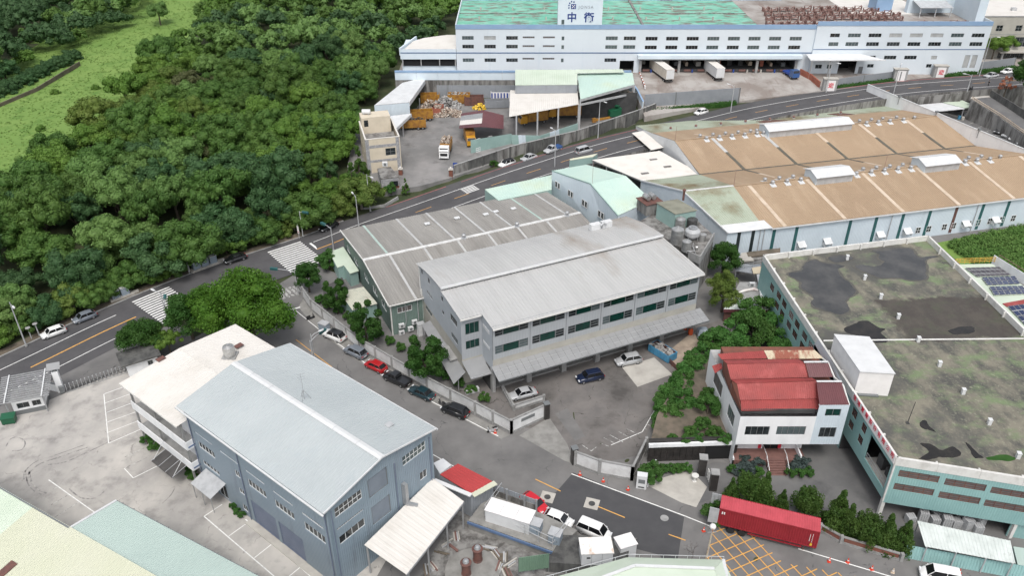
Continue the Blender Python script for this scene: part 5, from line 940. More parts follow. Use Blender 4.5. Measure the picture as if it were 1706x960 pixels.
part(tw,'parapet_cap','white_metal',lambda m: m.bar((XR(0)+.1,0,11.1),(XR(66.3)+.1,66.3,11.1),.35,.1))
for v in (13,27.5,41,54): part(tw,'parapet_drain','frame_grey',lambda m: (m.tube([(XR(v)-.1,v,11.2),(XR(v)-.1,v,9.2)],.07,5), m.box(XR(v)-.4,XR(v)+.3,v-.25,v+.25,11.15,11.6)))
zf = lambda y: (ze-.05+(zr_-ze+.05)*(y+.3)/(y1+.3)) if y < y1 else (zr_-(zr_-ze-.2)*(y-y1)/(yv-y1) if y < yv else ze+.2+(zr_-ze-.2)*(y-yv)/(y2-yv) if y < y2 else zr_-(zr_-8.2)*(y-y2)/(y3-y2))
def rstrip(name,mt,xa,ya,xb,yb,w_=.42): part(tw,name,mt,lambda m: m.prism([(xa-w_,ya),(xa+w_,ya),(xb+w_,yb),(xb-w_,yb)],[zf(ya)-.02]*2+[zf(yb)-.02]*2,[zf(ya)+.09]*2+[zf(yb)+.09]*2))
for k in range(6): rstrip('roof_light_strip','tan_light',12.5+13.65*k,-.25,11.0+13.65*k,y1-.5)
for k in range(5):
    u = 15.6+13.4*k; rstrip('roof_light_strip','tan_light' if k > 1 else 'skylight_white',u+1.0,y2-6.5,u,y2-.6); rstrip('dark_strip','strip_dark',u+2.2,yv+.25,u+1.0,y2-6.55,.38)
    rstrip('dark_strip','strip_dark',u+3.0,yv-5,u+2.3,yv-.25,.32); rstrip('roof_light_strip','tan_light',u+3.7,yv-10,u+3.0,yv-5.05,.32); rstrip('roof_light_strip','tan_light',u-.3,y2+.6,u-2.0,y2+5,.32)
part(tw,'valley_gutter','strip_dark',lambda m: m.box(6.7,XR(yv),yv-.22,yv+.22,ze+.15,ze+.32))
part(tw,'ridge_cap','tan_roof',lambda m: (m.box(7.6,XR(y1),y1-.3,y1+.3,zr_,zr_+.1), m.box(6.0,XR(y2),y2-.3,y2+.3,zr_,zr_+.1)))
part(tw,'rust_patch','rust_dark',lambda m: (m.prism([(58.5,y3+.2),(63,y3+.2),(60.5,y3+3),(56.5,y3+3)],[8.05,8.05,7.6,7.6],[8.2,8.2,7.82,7.82]), m.prism([(36,y3+.2),(43,y3+.2),(40.5,y3+2.2),(35,y3+2.2)],[8.05,8.05,7.7,7.7],[8.2,8.2,7.92,7.92])))
part(tw,'front_gutter','white_metal',lambda m: m.box(9.6,TL,-.55,-.33,ze-.32,ze-.1))
for u in (2.6,5.7,10.4,15.5,27.8,33.9,40.3,46.8,53.3,60,66.5,73,79): part(tw,'wall_stripe','black_stripe' if u < 6 else ('rust_dark' if 52 < u < 54 else 'teal_stripe'),lambda m: m.box(u-.36,u+.36,-.05,.0,.3,ze-.2))
for u in (45,47.6,51.5,53.8,57.6,60,63,66,69): 
    f = part(tw,'window','frame_white',lambda m: (m.box(u-.6,u+.6,-.09,-.02,1.2,1.28), m.box(u-.6,u+.6,-.09,-.02,2.6,2.68), m.box(u-.6,u-.52,-.09,-.02,1.28,2.6), m.box(u+.52,u+.6,-.09,-.02,1.28,2.6), m.box(u-.04,u+.04,-.08,-.02,1.28,2.6), m.box(u-.52,u+.52,-.08,-.02,1.9,1.97))); pbox(f,'pane','glass_dark',u-.52,u+.52,-.04,-.015,1.28,2.6)
for u in (17,23,35.5,42,56.5,64): part(tw,'fan_hood','white_metal',lambda m: (m.prism([(u-.9,-1.3),(u+.9,-1.3),(u+.9,-.02),(u-.9,-.02)],[2.0,2.0,2.8,2.8],[2.1,2.1,2.9,2.9]), m.box(u-.8,u-.72,-1.1,-.02,1.4,2.1), m.box(u+.72,u+.8,-1.1,-.02,1.4,2.1)))
part(tw,'downpipe','galv',lambda m: [m.tube([(u,-.2,ze-.2),(u,-.2,0)],.09,6) for u in (7.2,8.1,37.5,58.5)])
def monitor(x0,x1,yc,hw,lab):
    r = thing('roof_monitor',lab,'roof monitor',tuple(tw.matrix_basis @ Vector((x0,yc,zr_))),frame_rot(76.2)); L = x1-x0
    [part(r,'cheek','pale_wall',lambda m: m.prism([(x,-hw),(x+.1,-hw),(x+.1,hw),(x,hw)],-.7,1.2)) for x in (0,L-.1)]; part(r,'roof','white_metal',lambda m: (m.sheet((-.3,-hw-.5,1.15),(L+.3,-hw-.5,1.15),(L+.3,0,2.0),(-.3,0,2.0),.5,.03), m.sheet((L+.3,hw+.5,1.15),(-.3,hw+.5,1.15),(-.3,0,2.0),(L+.3,0,2.0),.5,.03)))
    part(r,'gable','pale_wall',lambda m: [m.poly([(x,-hw,1.2),(x,hw,1.2),(x,0,1.95)][::s]) for x,s in ((.02,-1),(L-.02,1))]); part(r,'louvre_panel','galv',lambda m: [m.prism([(.1,s*hw-.04),(L-.1,s*hw-.04),(L-.1,s*hw+.04),(.1,s*hw+.04)],-.8,1.0) for s in (-1,1)])
monitor(29.6,52.4,y2,2.4,'long white gabled roof monitor on the rear tan ridge'); monitor(25.6,34.4,y1-.3,2.3,'short white roof monitor on the front tan ridge above a moss stained bay'); monitor(52.4,61.3,y1-.3,2.3,'short white roof monitor on the front tan ridge between turbine vents')
for us,yc in (((13.9,17.3,20.6,24,27.3,30.6-1.6,57.6,61,64.3,68.3,71.8),y2),((16.3,19.7,23,36.5,40.2,43.5,46.9,50.2,64.2,67.4,70.8,74),y1)):
    for u in us:
        for dx,dy in ((0,-.9),(-.9,.8)) if u not in (71.8,74) else ((0,-.4),):
            p = tw.matrix_basis @ Vector((u+dx,yc+dy,zr_-.18)); t = thing('turbine_vent','white turbine ventilator on a tan roof ridge','ventilator',tuple(p),frame_rot(76.2),'turbine ventilators on the tan ridges')
            if 'tv' not in MATS:
                MATS['tv'] = None
                tvm = [MB().prism([(-.6,-.95),(.6,-.95),(.6,.25),(-.6,.25)],[-.28,-.28,.02,.02],[-.15,-.15,.12,.12]).build('base_plate','white_metal',t), MB().lathe((0,0,0),((.28,0),(.28,.35)),10).build('neck','galv',t), MB().lathe((0,0,.35),((.3,0),(.44,.15),(.44,.38),(.25,.55),(.02,.6)),12).build('turbine_head','steel',t)]
            else:
                for o in tvm: put(o.name.split('.')[0],o.data,t)
            if dy > 0: t.rotation_euler = (0,0,frame_rot(76.2)+math.pi)
for u in (9,16,23,30,37,44,51,58):
    p = tw.matrix_basis @ Vector((u+2,y3+2.2,7.85)); t = thing('rusty_roof_vent','small rusty vent on the mossy rear lean-to roof','ventilator',tuple(p),0,'vents on the mossy lean-to roof'); part(t,'base','galv',lambda m: m.box(-.35,.35,-.35,.35,-.25,.15)); part(t,'head','rust_iron',lambda m: m.lathe((0,0,.15),((.2,0),(.35,.2),(.35,.4),(.05,.6)),10))
for (u,v,z) in ((6.2,y2,zr_),(7.7,y1,zr_),(44,y1,zr_)):
    p = tw.matrix_basis @ Vector((u,v,z)); t = thing('lightning_rod','thin rusty lightning rod on a tan roof ridge','lightning rod',tuple(p),0,'lightning rods on the tan roof'); part(t,'rod','rust_iron',lambda m: m.tube([(0,0,-.1),(0,0,3.6)],[.05,.03],5)); part(t,'foot','rust_iron',lambda m: m.lathe((0,0,-.1),((.2,0),(.06,.3)),6))
# cream lean-to roof and small canopy by the road
cl = thing('cream_lean_to','wide open shed with cream white sheet roof beside the tan gable wall','shed',tuple(tw.matrix_basis @ Vector((0,36,0))),frame_rot(76.2)); inv = cl.matrix_basis.inverted(); kb = lambda X,Y,z: inv @ at(1040+X/4,180+Y/4,z)
a,b,c,d = kb(-215,345,6.2),kb(125,487,6.2),kb(512,437,6.9),kb(235,284,6.9); e_ = kb(-10,300,6.2)
part(cl,'roof','roof_white',lambda m: (m.sheet(a,b,c,d,.55,.04)) ); part(cl,'fascia','frame_grey',lambda m: m.bar(a-Vector((0,0,.2)),b-Vector((0,0,.2)),.1,.3))
for t in (.02,.3,.62,.97): p = a.lerp(b,t); part(cl,'post','steel',lambda m: m.box(p.x-.12,p.x+.12,p.y-.12,p.y+.12,0,p.z-.2))
for t,s_ in ((.3,.72),(.62,.72),(.75,.25)): p = a.lerp(b,t).lerp(d.lerp(c,t),s_); part(cl,'roof_hatch','concrete_stained',lambda m: m.box(p.x-.9,p.x+.9,p.y-.35,p.y+.35,p.z-.05,p.z+.16))
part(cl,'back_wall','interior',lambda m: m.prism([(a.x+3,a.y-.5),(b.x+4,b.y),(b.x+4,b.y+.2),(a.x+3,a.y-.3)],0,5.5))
rc2 = thing('road_canopy','small tilted cream canopy on posts at the road end of the tan warehouse','canopy',tuple(cl.matrix_basis @ kb(150,230,0)),frame_rot(76.2)); inv = rc2.matrix_basis.inverted(); kb = lambda X,Y,z: inv @ at(1040+X/4,180+Y/4,z); a,b,c,d = kb(50,165,6.6),kb(180,280,6.6),kb(262,262,6.9),kb(130,150,6.9)
part(rc2,'roof','roof_white',lambda m: m.sheet(a,b,c,d,.5,.03)); [part(rc2,'post','steel',lambda m: m.box(p.x-.1,p.x+.1,p.y-.1,p.y+.1,0,p.z-.1)) for p in (a.lerp(b,.05),a.lerp(b,.95),d.lerp(c,.05),d.lerp(c,.95))]
sw = thing('mint_fence_shed','narrow shed with pale cream strip roof between the road and the cream lean-to','shed',tuple(at(980,262,4.5))); a,b,c,d = k_(910,195,6.4),k_(1110,165,6.4),k_(1150,135,6.6),k_(900,185,6.6); part(sw,'roof','cream_roof',lambda m: m.prism(xy([a,b,c,d]),[6.3,6.3,6.5,6.5],[6.38,6.38,6.58,6.58]),world=True); part(sw,'wall','mint_wall',lambda m: m.prism(xy([a,b,c,d]),2,6.25),world=True)
# ---------------------------------------------------------------- teal building with the mossy flat roof
tA,tC = Vector((45.43,127.86,0)),Vector((48.4,75.6,0)); tl = thing('teal_factory','teal corrugated factory with mossy puddled flat roof and white parapet','building',tuple(tA),frame_rot(176.747))
inv = tl.matrix_basis.inverted(); LC = [inv @ Vector(p) for p in ((45.43,127.86,0),(48.4,75.6,0),(81.6,67.3,0),(78.6,135.4,0))]; TLn = LC[1].x
ww = [(a,a+2.0,z,z+1.35) for z,us in ((7.0,(8.6,11.3,14.7,17.45,20.8,23.6)),(4.95,(8.5,11.25,14.6,17.4,20.75))) for a in us]+[(5.3,7.2,6.6,7.95),(40.15,41.6,7.2,8.6),(40.1,41.5,5.1,6.4),(43.3,44.6,7.2,8.6),(43.2,44.55,5.1,6.4)]
dr = [(14.6,19.1,1.2,3.4)]; op = (45.85,51.75,4.3,8.5)
wall(tl,LC[0],LC[1],3.0,9.2,'teal_wall',ww+dr[1:]+[op]); wall(tl,LC[0],(39.5,0),-.1,3.0,'teal_wall',[(14.6,19.1,.6,2.8)]); fill(tl,LC[0],(39.5,0),(14.6,19.1,.6,2.8),4,glass='louvre',frame='frame_grey')
for h in ww: fill(tl,LC[0],LC[1],h,3,glass='glass_dark',frame='rust_dark',rows=3,fw=.09)
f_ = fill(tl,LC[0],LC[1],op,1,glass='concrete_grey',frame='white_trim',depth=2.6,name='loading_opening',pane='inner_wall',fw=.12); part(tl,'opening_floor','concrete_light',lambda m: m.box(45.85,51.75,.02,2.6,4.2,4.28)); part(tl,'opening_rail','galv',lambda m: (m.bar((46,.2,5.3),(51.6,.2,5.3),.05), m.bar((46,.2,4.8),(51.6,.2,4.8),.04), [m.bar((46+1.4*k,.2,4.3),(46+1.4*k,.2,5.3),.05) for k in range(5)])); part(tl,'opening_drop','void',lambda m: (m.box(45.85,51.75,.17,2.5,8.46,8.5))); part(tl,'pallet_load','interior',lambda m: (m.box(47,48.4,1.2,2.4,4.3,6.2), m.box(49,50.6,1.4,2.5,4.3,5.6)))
fw4 = [(.8,5.55,7.35,8.5),(.75,5.5,5.05,6.2),(6.25,11.0,7.2,8.35),(6.15,10.95,4.9,6.05),(11.6,16.3,7.1,8.2),(11.5,16.2,4.8,5.95),(17,21.7,7.0,8.1),(17,21.7,4.7,5.85)]
wall(tl,LC[1],LC[2],2.6,9.2,'teal_wall_y',fw4)
for h in fw4: fill(tl,LC[1],LC[2],h,4,glass='louvre',frame='rust_dark',rows=3,fw=.10)
wall(tl,LC[2],LC[3],-.1,9.2,'teal_wall'); wall(tl,LC[3],LC[0],-.1,9.2,'teal_wall_y')
part(tl,'corner_column','white_trim',lambda m: m.prism([(TLn-.45,.02),(TLn-.02,.02),(TLn-.02,.5),(TLn-.45,.5)],0,9.2)); part(tl,'corner_trim','white_trim',lambda m: m.prism([(TLn-.12,-.06),(TLn+.06,-.06),(TLn+.06,.14),(TLn-.12,.14)],2.7,9.15))
fd_ = (LC[2]-LC[1]).normalized(); fn_ = Vector((fd_.y,-fd_.x,0)); c2 = LC[1]+fd_*16.0-fn_*.3; part(tl,'corner_column','white_trim',lambda m: m.prism([(c2.x-.22,c2.y-.22),(c2.x+.22,c2.y-.22),(c2.x+.22,c2.y+.22),(c2.x-.22,c2.y+.22)],0,2.7)); pA = LC[1]+fd_*15.6-fn_*.4; part(tl,'side_wall','teal_wall_y',lambda m: m.prism([tuple((pA+fd_*u-fn_*v)[:2]) for u,v in ((0,0),(9,0),(9,.2),(0,.2))],0,2.6))
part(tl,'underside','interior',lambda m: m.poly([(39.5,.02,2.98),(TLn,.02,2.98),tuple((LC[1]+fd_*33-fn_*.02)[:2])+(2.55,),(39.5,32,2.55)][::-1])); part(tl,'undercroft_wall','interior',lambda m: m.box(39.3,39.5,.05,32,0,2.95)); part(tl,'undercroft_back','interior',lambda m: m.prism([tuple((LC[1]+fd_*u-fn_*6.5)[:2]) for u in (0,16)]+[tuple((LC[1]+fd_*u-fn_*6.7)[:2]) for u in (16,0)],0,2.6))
# roof deck, parapet of panels, vents
part(tl,'roof_deck','moss_deck',lambda m: m.poly([(p.x,p.y,9.35) for p in LC]))
def par(a,b,name='parapet'):
    n = max(1,round((b-a).length/5.2)); d = (b-a).normalized(); nn = Vector((d.y,-d.x,0))
    for k in range(n):
        p,q = a+(b-a)*(k/n)+d*.015,a+(b-a)*((k+1)/n)-d*.015; part(tl,name,'white_trim',lambda m: m.prism([tuple((p+nn*.06)[:2]),tuple((q+nn*.06)[:2]),tuple((q-nn*.28)[:2]),tuple((p-nn*.28)[:2])],9.15,10.4))
        c = q-nn*.29; part(tl,'parapet_rib','white_trim',lambda m: m.prism([tuple((c-d*.22)[:2]),tuple((c+d*.0)[:2]),tuple((c+d*.0-nn*.3)[:2]),tuple((c-d*.22-nn*.3)[:2])],9.36,10.36))
par(LC[0],Vector((39.3,0,0))); par(Vector((39.3,0,0)),LC[1],'sign_parapet'); par(LC[1],LC[2]); par(LC[2],LC[3]); par(LC[3],LC[0])
sgn = part(tl,'sign_board','sign_white',lambda m: m.box(39.4,52.2,-.14,-.065,9.25,10.62))
for k,chx in enumerate('信鴻實業股份有限公司'): text(tl,chx,.86,Vector((40.2+1.26*k,-.165,10.08)),Matrix.Rotation(R(90),4,'X'),'sign_red','sign_character',.02)
for k in range(20): text(tl,'HSIN HUNG CO LTD    '[k] if 'HSIN HUNG CO LTD    '[k] != ' ' else '-',.22,Vector((40.1+.62*k,-.165,9.40)),Matrix.Rotation(R(90),4,'X'),'sign_red','small_lettering',.01) if False else None
part(tl,'seam','white_trim',lambda m: m.prism([tuple((inv @ at(x,y,9.38))[:2]) for x,y in ((1372,571.5),(1706,566.5),(1900,563),(1900,566),(1706,569.5),(1372,575))][::-1],9.352,9.40)) if False else None
def blob(name,mt,pts,z=9.372,grow=0):
    if mt == 'puddle' and not grow: blob('damp_ring','damp',pts,9.364,.45)
    P = [inv @ at(*p,z) for p in pts]; n = len(P); c = sum(P,Vector())/n; P = [p+(p-c).normalized()*grow for p in P]; out = []
    for i in range(n):
        for t in (0,.33,.66):
            q = .5*((2*P[i])+(P[(i+1)%n]-P[i-1])*t+(2*P[i-1]-5*P[i]+4*P[(i+1)%n]-P[(i+2)%n])*t*t+(3*P[i]-P[i-1]-3*P[(i+1)%n]+P[(i+2)%n])*t**3); out.append(q)
    fine = []
    for i in range(len(out)):
        p,q = out[i],out[(i+1)%len(out)]
        for t in np.linspace(0,1,max(2,int((q-p).length/.12)),endpoint=False): c = p.lerp(q,t); fine.append(c+Vector((sum(math.sin(c.x*f+c.y*f*.7+k)*a_ for k,(f,a_) in enumerate(((1.3,.16),(3.1,.07),(7,.03)))),sum(math.cos(c.y*f-c.x*f*.6+k)*a_ for k,(f,a_) in enumerate(((1.2,.16),(3.3,.07),(7.5,.03)))),0)))
    out = fine; a = sum(out[i].x*out[(i+1)%len(out)].y-out[(i+1)%len(out)].x*out[i].y for i in range(len(out)))
    m = MB(); m.poly([(p.x,p.y,z) for p in (out if a > 0 else out[::-1])]); return m.build(name,mt,tl)
kk_ = lambda X,Y: (1136+X/2.993,320+Y/2.993)
0 and blob('dark_patch','dark_deck',[kk_(*p) for p in ((930,540),(1150,530),(1420,530),(1560,560),(1706,690),(1560,735),(1300,735),(1060,730),(1080,640))],9.362)
blob('dark_patch','dark_deck',[(1620,400+22),(1560,505),(1600,498),(1650,500),(1640,480),(1618,455)],9.358) if False else None
blob('puddle','puddle',[kk_(*p) for p in ((530,405),(600,395),(605,360),(660,338),(700,355),(760,358),(820,372),(775,385),(810,430),(840,455),(860,500),(810,545),(840,590),(790,615),(720,590),(660,575),(640,545),(660,520),(600,480),(595,450),(545,425))])
blob('puddle','puddle',[kk_(*p) for p in ((735,328),(775,315),(830,318),(850,332),(800,348),(750,345))])
blob('puddle','puddle',[kk_(*p) for p in ((945,295),(1010,278),(1090,275),(1150,290),(1185,325),(1235,320),(1280,325),(1215,345),(1220,425),(1170,438),(1080,430),(990,425),(920,400),(865,370),(900,362),(980,372),(1010,350),(975,330),(985,310))])
blob('puddle','puddle_dark',[kk_(*p) for p in ((812,680),(860,655),(930,645),(970,668),(1020,685),(1000,705),(1025,745),(970,755),(930,725),(880,715),(830,705))])
kl_ = lambda X,Y: (1136+X/2.993,640+Y/2.993)
blob('puddle','puddle_dark',[kl_(*p) for p in ((1190,185),(1225,180),(1230,210),(1268,242),(1215,230),(1182,212))]); blob('puddle','puddle_dark',[kl_(*p) for p in ((1195,300),(1240,298),(1300,330),(1340,315),(1385,345),(1380,368),(1290,370),(1180,372),(1230,335))]); blob('puddle','puddle_dark',[kl_(*p) for p in ((1425,295),(1450,310),(1480,345),(1505,368),(1455,365),(1440,340))])
blob('puddle','puddle_dark',[kk_(*p) for p in ((1330,690),(1400,668),(1465,680),(1440,708),(1370,710))]); blob('moss_patch','leaf_hedge',[kl_(*p) for p in ((1520,370),(1590,358),(1650,365),(1640,382),(1560,386))],9.366)
part(tl,'roof_joint','white_trim',lambda m: m.prism([tuple((inv @ at(x,y,9.36))[:2]) for x,y in ((1372,569),(1372,567),(1540,565),(1706,563.5),(1706,565.5),(1540,567))],9.35,9.40))
for nm,(X,Y) in enumerate([kk_(*p) for p in ((823,325),(910,425),(990,520),(1077,620),(1177,735),(1282,858))]+[kl_(*p) for p in ((1400,38),(1530,190),(1673,358))]):
    p = at(X,Y+4,9.36); t = thing('roof_breather','white upright breather box standing on the mossy roof','vent',(p.x,p.y,9.36),R(-10),'breather boxes on the mossy roof'); pbox(t,'box','white_metal',-.22,.22,-.25,.25,0,.85); pbox(t,'hood','white_metal',-.27,.27,-.3,.3,.85,.92)
wbx = thing('stair_head_box','tall windowless white box on the edge of the mossy roof','roof hut',(0,0,9.36)); ktb = lambda X,Y,z: at(1380+X/2.822,540+Y/2.822,z)
B4 = [ktb(30,50,13.4),ktb(150,222,13.4),ktb(312,232,13.4),ktb(192,62,13.4)]
wbx.location = (B4[1].x,B4[1].y,9.36); wbx.matrix_basis = Matrix.Translation(wbx.location)
part(wbx,'body','sign_white',lambda m: m.prism(xy(B4),9.37,13.3),world=True); part(wbx,'lid','white_metal',lambda m: m.prism([(p.x+(p.x-sum(q.x for q in B4)/4)*.03,p.y+(p.y-sum(q.y for q in B4)/4)*.03) for p in B4],13.3,13.42),world=True); part(wbx,'plinth','frame_grey',lambda m: m.bar(B4[1].lerp(B4[2],.1)*1+Vector((0,-.25,-3.9)),B4[1].lerp(B4[2],.7)+Vector((0,-.25,-3.9)),.4,.2),world=True)
p = at(1512,705,9.4); t = thing('roof_standpipe','thin dark standpipe rising from the mossy roof','pipe',(p.x,p.y,9.36)); part(t,'pipe','iron',lambda m: m.tube([(0,0,0),(.2,.1,3.6)],[.06,.04],5)); part(t,'bracket','iron',lambda m: m.box(-.2,.2,-.2,.2,0,.08))
# lean-to, teal street wall, stacked pallets
kv = lambda X,Y,z: at(1440+X/6.41,830+Y/6.41,z)
lt2 = thing('stained_white_lean_to','dirty white ribbed lean-to roof over stacked crates beside the teal factory','canopy',tuple(kv(1000,400,0))); a,b,c,d = kv(650,520,2.6),kv(1615,705,2.6),kv(1560,460,3.1),kv(565,245,3.1)
M('lean_white',(.60,.64,.62),(.48,.52,.50),.6,.4,.7,.55,col3=(.20,.18,.15),scale3=1.2,lo3=.66,hi3=.8); part(lt2,'roof','lean_white',lambda m: m.sheet(a,b,c,d,.42,.04),world=True)
for t in (.02,.35,.68,.97): p = a.lerp(b,t); q = d.lerp(c,t); part(lt2,'post','galv',lambda m: (m.box(p.x-.06,p.x+.06,p.y-.06,p.y+.06,0,2.55), m.box(q.x-.06,q.x+.06,q.y-.06,q.y+.06,0,3.05)),world=True)
tw2 = thing('teal_street_wall','low teal corrugated wall beside the white van','wall',tuple(kv(900,650,0))); a,b = kv(415,640,0),kv(1720,880,0); hA = Vector((0,0,1.75)); part(tw2,'panel','teal_wall',lambda m: m.sheet(a,b,b+hA+Vector((.25,.5,0)),a+hA+Vector((.25,.5,0)),.35,.05),world=True); part(tw2,'end_panel','aqua_roof',lambda m: m.prism(xy([kv(1590,520,1.6),kv(1640,720,1.6),kv(1760,760,1.6),kv(1720,540,1.6)]),0,1.6),world=True)
for k,(X,Y) in enumerate(((480,260),(610,250),(740,280),(860,310),(970,300),(1080,330),(1200,360),(1215,300),(760,215),(990,225),(1120,250))):
    p = kv(X,Y,0); t = thing('crate_stack','stack of ribbed grey plastic crates under the teal factory','crates',(p.x,p.y,0),random.uniform(-.3,.3),'crate stacks under the teal factory'); nl = 2+k%2
    for j in range(nl): part(t,'crate','galv',lambda m: [m.box(-.55+.28*i,-.31+.28*i,-.5,.5,.02+.62*j,.58+.62*j) for i in range(4)])
# ---------------------------------------------------------------- solar roof shed on the right
ks = lambda X,Y,z: at(1506+X/4.364,380+Y/4.364,z)
so = thing('solar_roof_shed','pale roofed shed carrying rows of blue solar panels with yellow railing','building',tuple(ks(700,450,0))); 
SP4 = [ks(380,265,6.0),ks(640,260,6.0),ks(1150,620,6.0),ks(1000,860,6.0)]; part(so,'roof','pale_green_roof',lambda m: m.prism(xy(SP4)[::-1],5.7,6.0),world=True); part(so,'wall','white_wall',lambda m: m.prism(xy(SP4)[::-1],0,5.68),world=True)
w0,w1 = ks(655,205,7.0),ks(1000,420,7.0); part(so,'side_parapet','white_wall',lambda m: m.bar(w0-Vector((0,0,.7)),w1-Vector((0,0,.7)),.15,1.9),world=True); part(so,'red_strip','red_roof',lambda m: m.prism(xy([ks(715,552,6.02),ks(900,518,6.02),ks(920,545,6.02),ks(745,575,6.02)])[::-1],6.01,6.1),world=True)
ry0,ry1 = ks(365,262,6.0),ks(655,250,6.0)
for z in (.35,.75,1.1): part(so,'yellow_rail','rail_yellow',lambda m: m.tube([ry0+Vector((0,0,z)),ry1+Vector((0,0,z))],.06,5),world=True)
for k in range(9): p = ry0.lerp(ry1,k/8); part(so,'rail_post','rail_yellow',lambda m: m.tube([p,p+Vector((0,0,1.1))],.05,5),world=True)
part(so,'red_rail','rust_iron',lambda m: [m.tube([w0.lerp(w1,t)+Vector((0,0,.2)),w0.lerp(w1,t)+Vector((0,0,.9))],.05,5) for t in (.1,.3,.5,.7,.9)]+[m.tube([w0.lerp(w1,.1)+Vector((0,0,.85)),w0.lerp(w1,.9)+Vector((0,0,.85))],.05,5)],world=True)
def panels(c4,nx,ny,mt,lab):
    t = thing('solar_array',lab,'solar panels',(*((c4[0]+c4[2])/2)[:2],6.02))
    for i in range(nx):
        for j in range(ny):
            f = lambda u,v: c4[0].lerp(c4[1],u).lerp(c4[3].lerp(c4[2],u),v)
            q = [f((i+.04)/nx,(j+.04)/ny),f((i+.96)/nx,(j+.04)/ny),f((i+.96)/nx,(j+.96)/ny),f((i+.04)/nx,(j+.96)/ny)]; fr = part(t,'panel_frame','galv',lambda m: m.prism(xy(q)[::-1],6.25,6.30),world=True)
            cc = sum(q,Vector())/4; g = part(fr,'cells',mt,lambda m: m.prism([(cc.x+(p.x-cc.x)*.92,cc.y+(p.y-cc.y)*.92) for p in q][::-1],6.30,6.315)); 
            for v in g.data.vertices: v.co = t.matrix_basis.inverted() @ v.co
    part(t,'mount','galv',lambda m: [m.bar(c4[0].lerp(c4[3],v)+Vector((0,0,.12)),c4[1].lerp(c4[2],v)+Vector((0,0,.12)),.08,.2) for v in (.25,.75)],world=True)
panels([ks(440,295,6.1),ks(690,288,6.1),ks(780,350,6.1),ks(530,360,6.1)],7,3,'solar_old','array of dusty dark solar panels beside the yellow railing')
panels([ks(562,366,6.1),ks(805,355,6.1),ks(845,412,6.1),ks(605,422,6.1)],6,2,'solar','middle array of bright blue solar panels, upper of two alike rows'); panels([ks(615,432,6.1),ks(860,425,6.1),ks(905,484,6.1),ks(655,495,6.1)],6,2,'solar','lower array of bright blue solar panels above the red roof strip'); panels([ks(750,575,6.1),ks(900,555,6.1),ks(1040,700,6.1),ks(890,725,6.1)],4,4,'solar','tilted array of blue solar panels below the red roof strip')
# ---------------------------------------------------------------- white house with red roofs
rh = thing('red_roof_house','white two storey house with layered red metal roofs and brown front steps','house',(31.24,85.12,0),0)
HW = 14.5; hw1 = [(1.0,4.35,5.6,7.2),(5.35,9.35,5.65,7.2),(11.3,13.6,5.2,7.0)]; 
wall(rh,(0,0),(10.4,0),3.95,9.0,'white_wall',hw1[:2]); wall(rh,(10.4,0),(HW,0),3.95,11.0,'pale_wall',[(.9,3.2,5.2,7.0),(1.05,3.15,9.05,10.3)])
for h,n in ((hw1[0],4),(hw1[1],5)): fill(rh,(0,0),(10.4,0),h,n,glass='glass_grey' if n == 5 else 'glass_dark',frame='frame_grey')
fill(rh,(10.4,0),(HW,0),(.9,3.2,5.2,7.0),3,frame='frame_grey'); fill(rh,(10.4,0),(HW,0),(1.05,3.15,9.05,10.3),2,glass='glass_green',frame='frame_grey')
lhw = [(9.6,12.9,5.6,8.0),(3.6,6.4,5.2,7.4)]
wall(rh,(-.9,15.5),(0,0),-.1,9.0,'white_wall',[(3.2,7.4,5.4,7.8),(10.6,13.6,5.2,7.4)]); fill(rh,(-.9,15.5),(0,0),(3.2,7.4,5.4,7.8),3,glass='louvre',frame='frame_grey'); fill(rh,(-.9,15.5),(0,0),(10.6,13.6,5.2,7.4),4,glass='glass_grey',frame='frame_grey')
wall(rh,(HW,0),(HW,15),3.95,10.6,'pale_wall_y'); wall(rh,(HW,15.4),(-.9,15.5),-.1,9,'white_wall'); part(rh,'first_floor_slab','white_wall',lambda m: m.box(0,HW,.02,15,3.9,4.0))
gf = [(.6,4.1,2.5,3.3),(4.6,6.9,.55,3.3),(9.1,9.8,2.6,3.3)]
wall(rh,(0.2,2.2),(10.4,2.2),-.1,3.9,'white_wall',gf,name='ground_floor_wall'); fill(rh,(0.2,2.2),(10.4,2.2),gf[0],4,frame='frame_grey'); fill(rh,(0.2,2.2),(10.4,2.2),gf[2],1,frame='frame_grey'); dd_ = fill(rh,(0.2,2.2),(10.4,2.2),gf[1],2,glass='void',frame='rust_dark',name='front_door',pane='door_leaf')
wall(rh,(10.4,2.2),(10.4,15),-.1,3.9,'white_wall'); 
for x in (4.15,7.0): part(rh,'red_couplet','sign_red',lambda m: m.box(x+.2-.22,x+.2+.22,2.12,2.19,1.2,3.2)); 
part(rh,'red_door_paper','sign_red',lambda m: [m.box(x-.2,x+.2,2.24,2.28,2.7,3.1) for x in (5.4,6.4)])
part(rh,'porch_floor','brown_stone',lambda m: m.box(0,10.4,-.2,2.2,0,1.1))
for k in range(6): part(rh,'step','brown_stone',lambda m: m.box(4.9,7.4,-.2-.32*(k+1),-.2-.32*k,0,1.1-.18*(k+1)))
for x in (4.75,7.55): part(rh,'stair_rail','white_metal',lambda m: (m.tube([(x,-2.1,.9),(x,-.1,1.95),(x,2.0,1.95)],.05,6), [m.bar((x,y,z0),(x,y,z0+.9),.05) for y,z0 in ((-2.0,0),(-1.1,.55),(-.1,1.1))]))
part(rh,'porch_wall','white_wall',lambda m: (m.box(9.5,9.7,-.2,2.2,0,1.9), m.box(0,.2,-.2,2.2,0,1.5)))
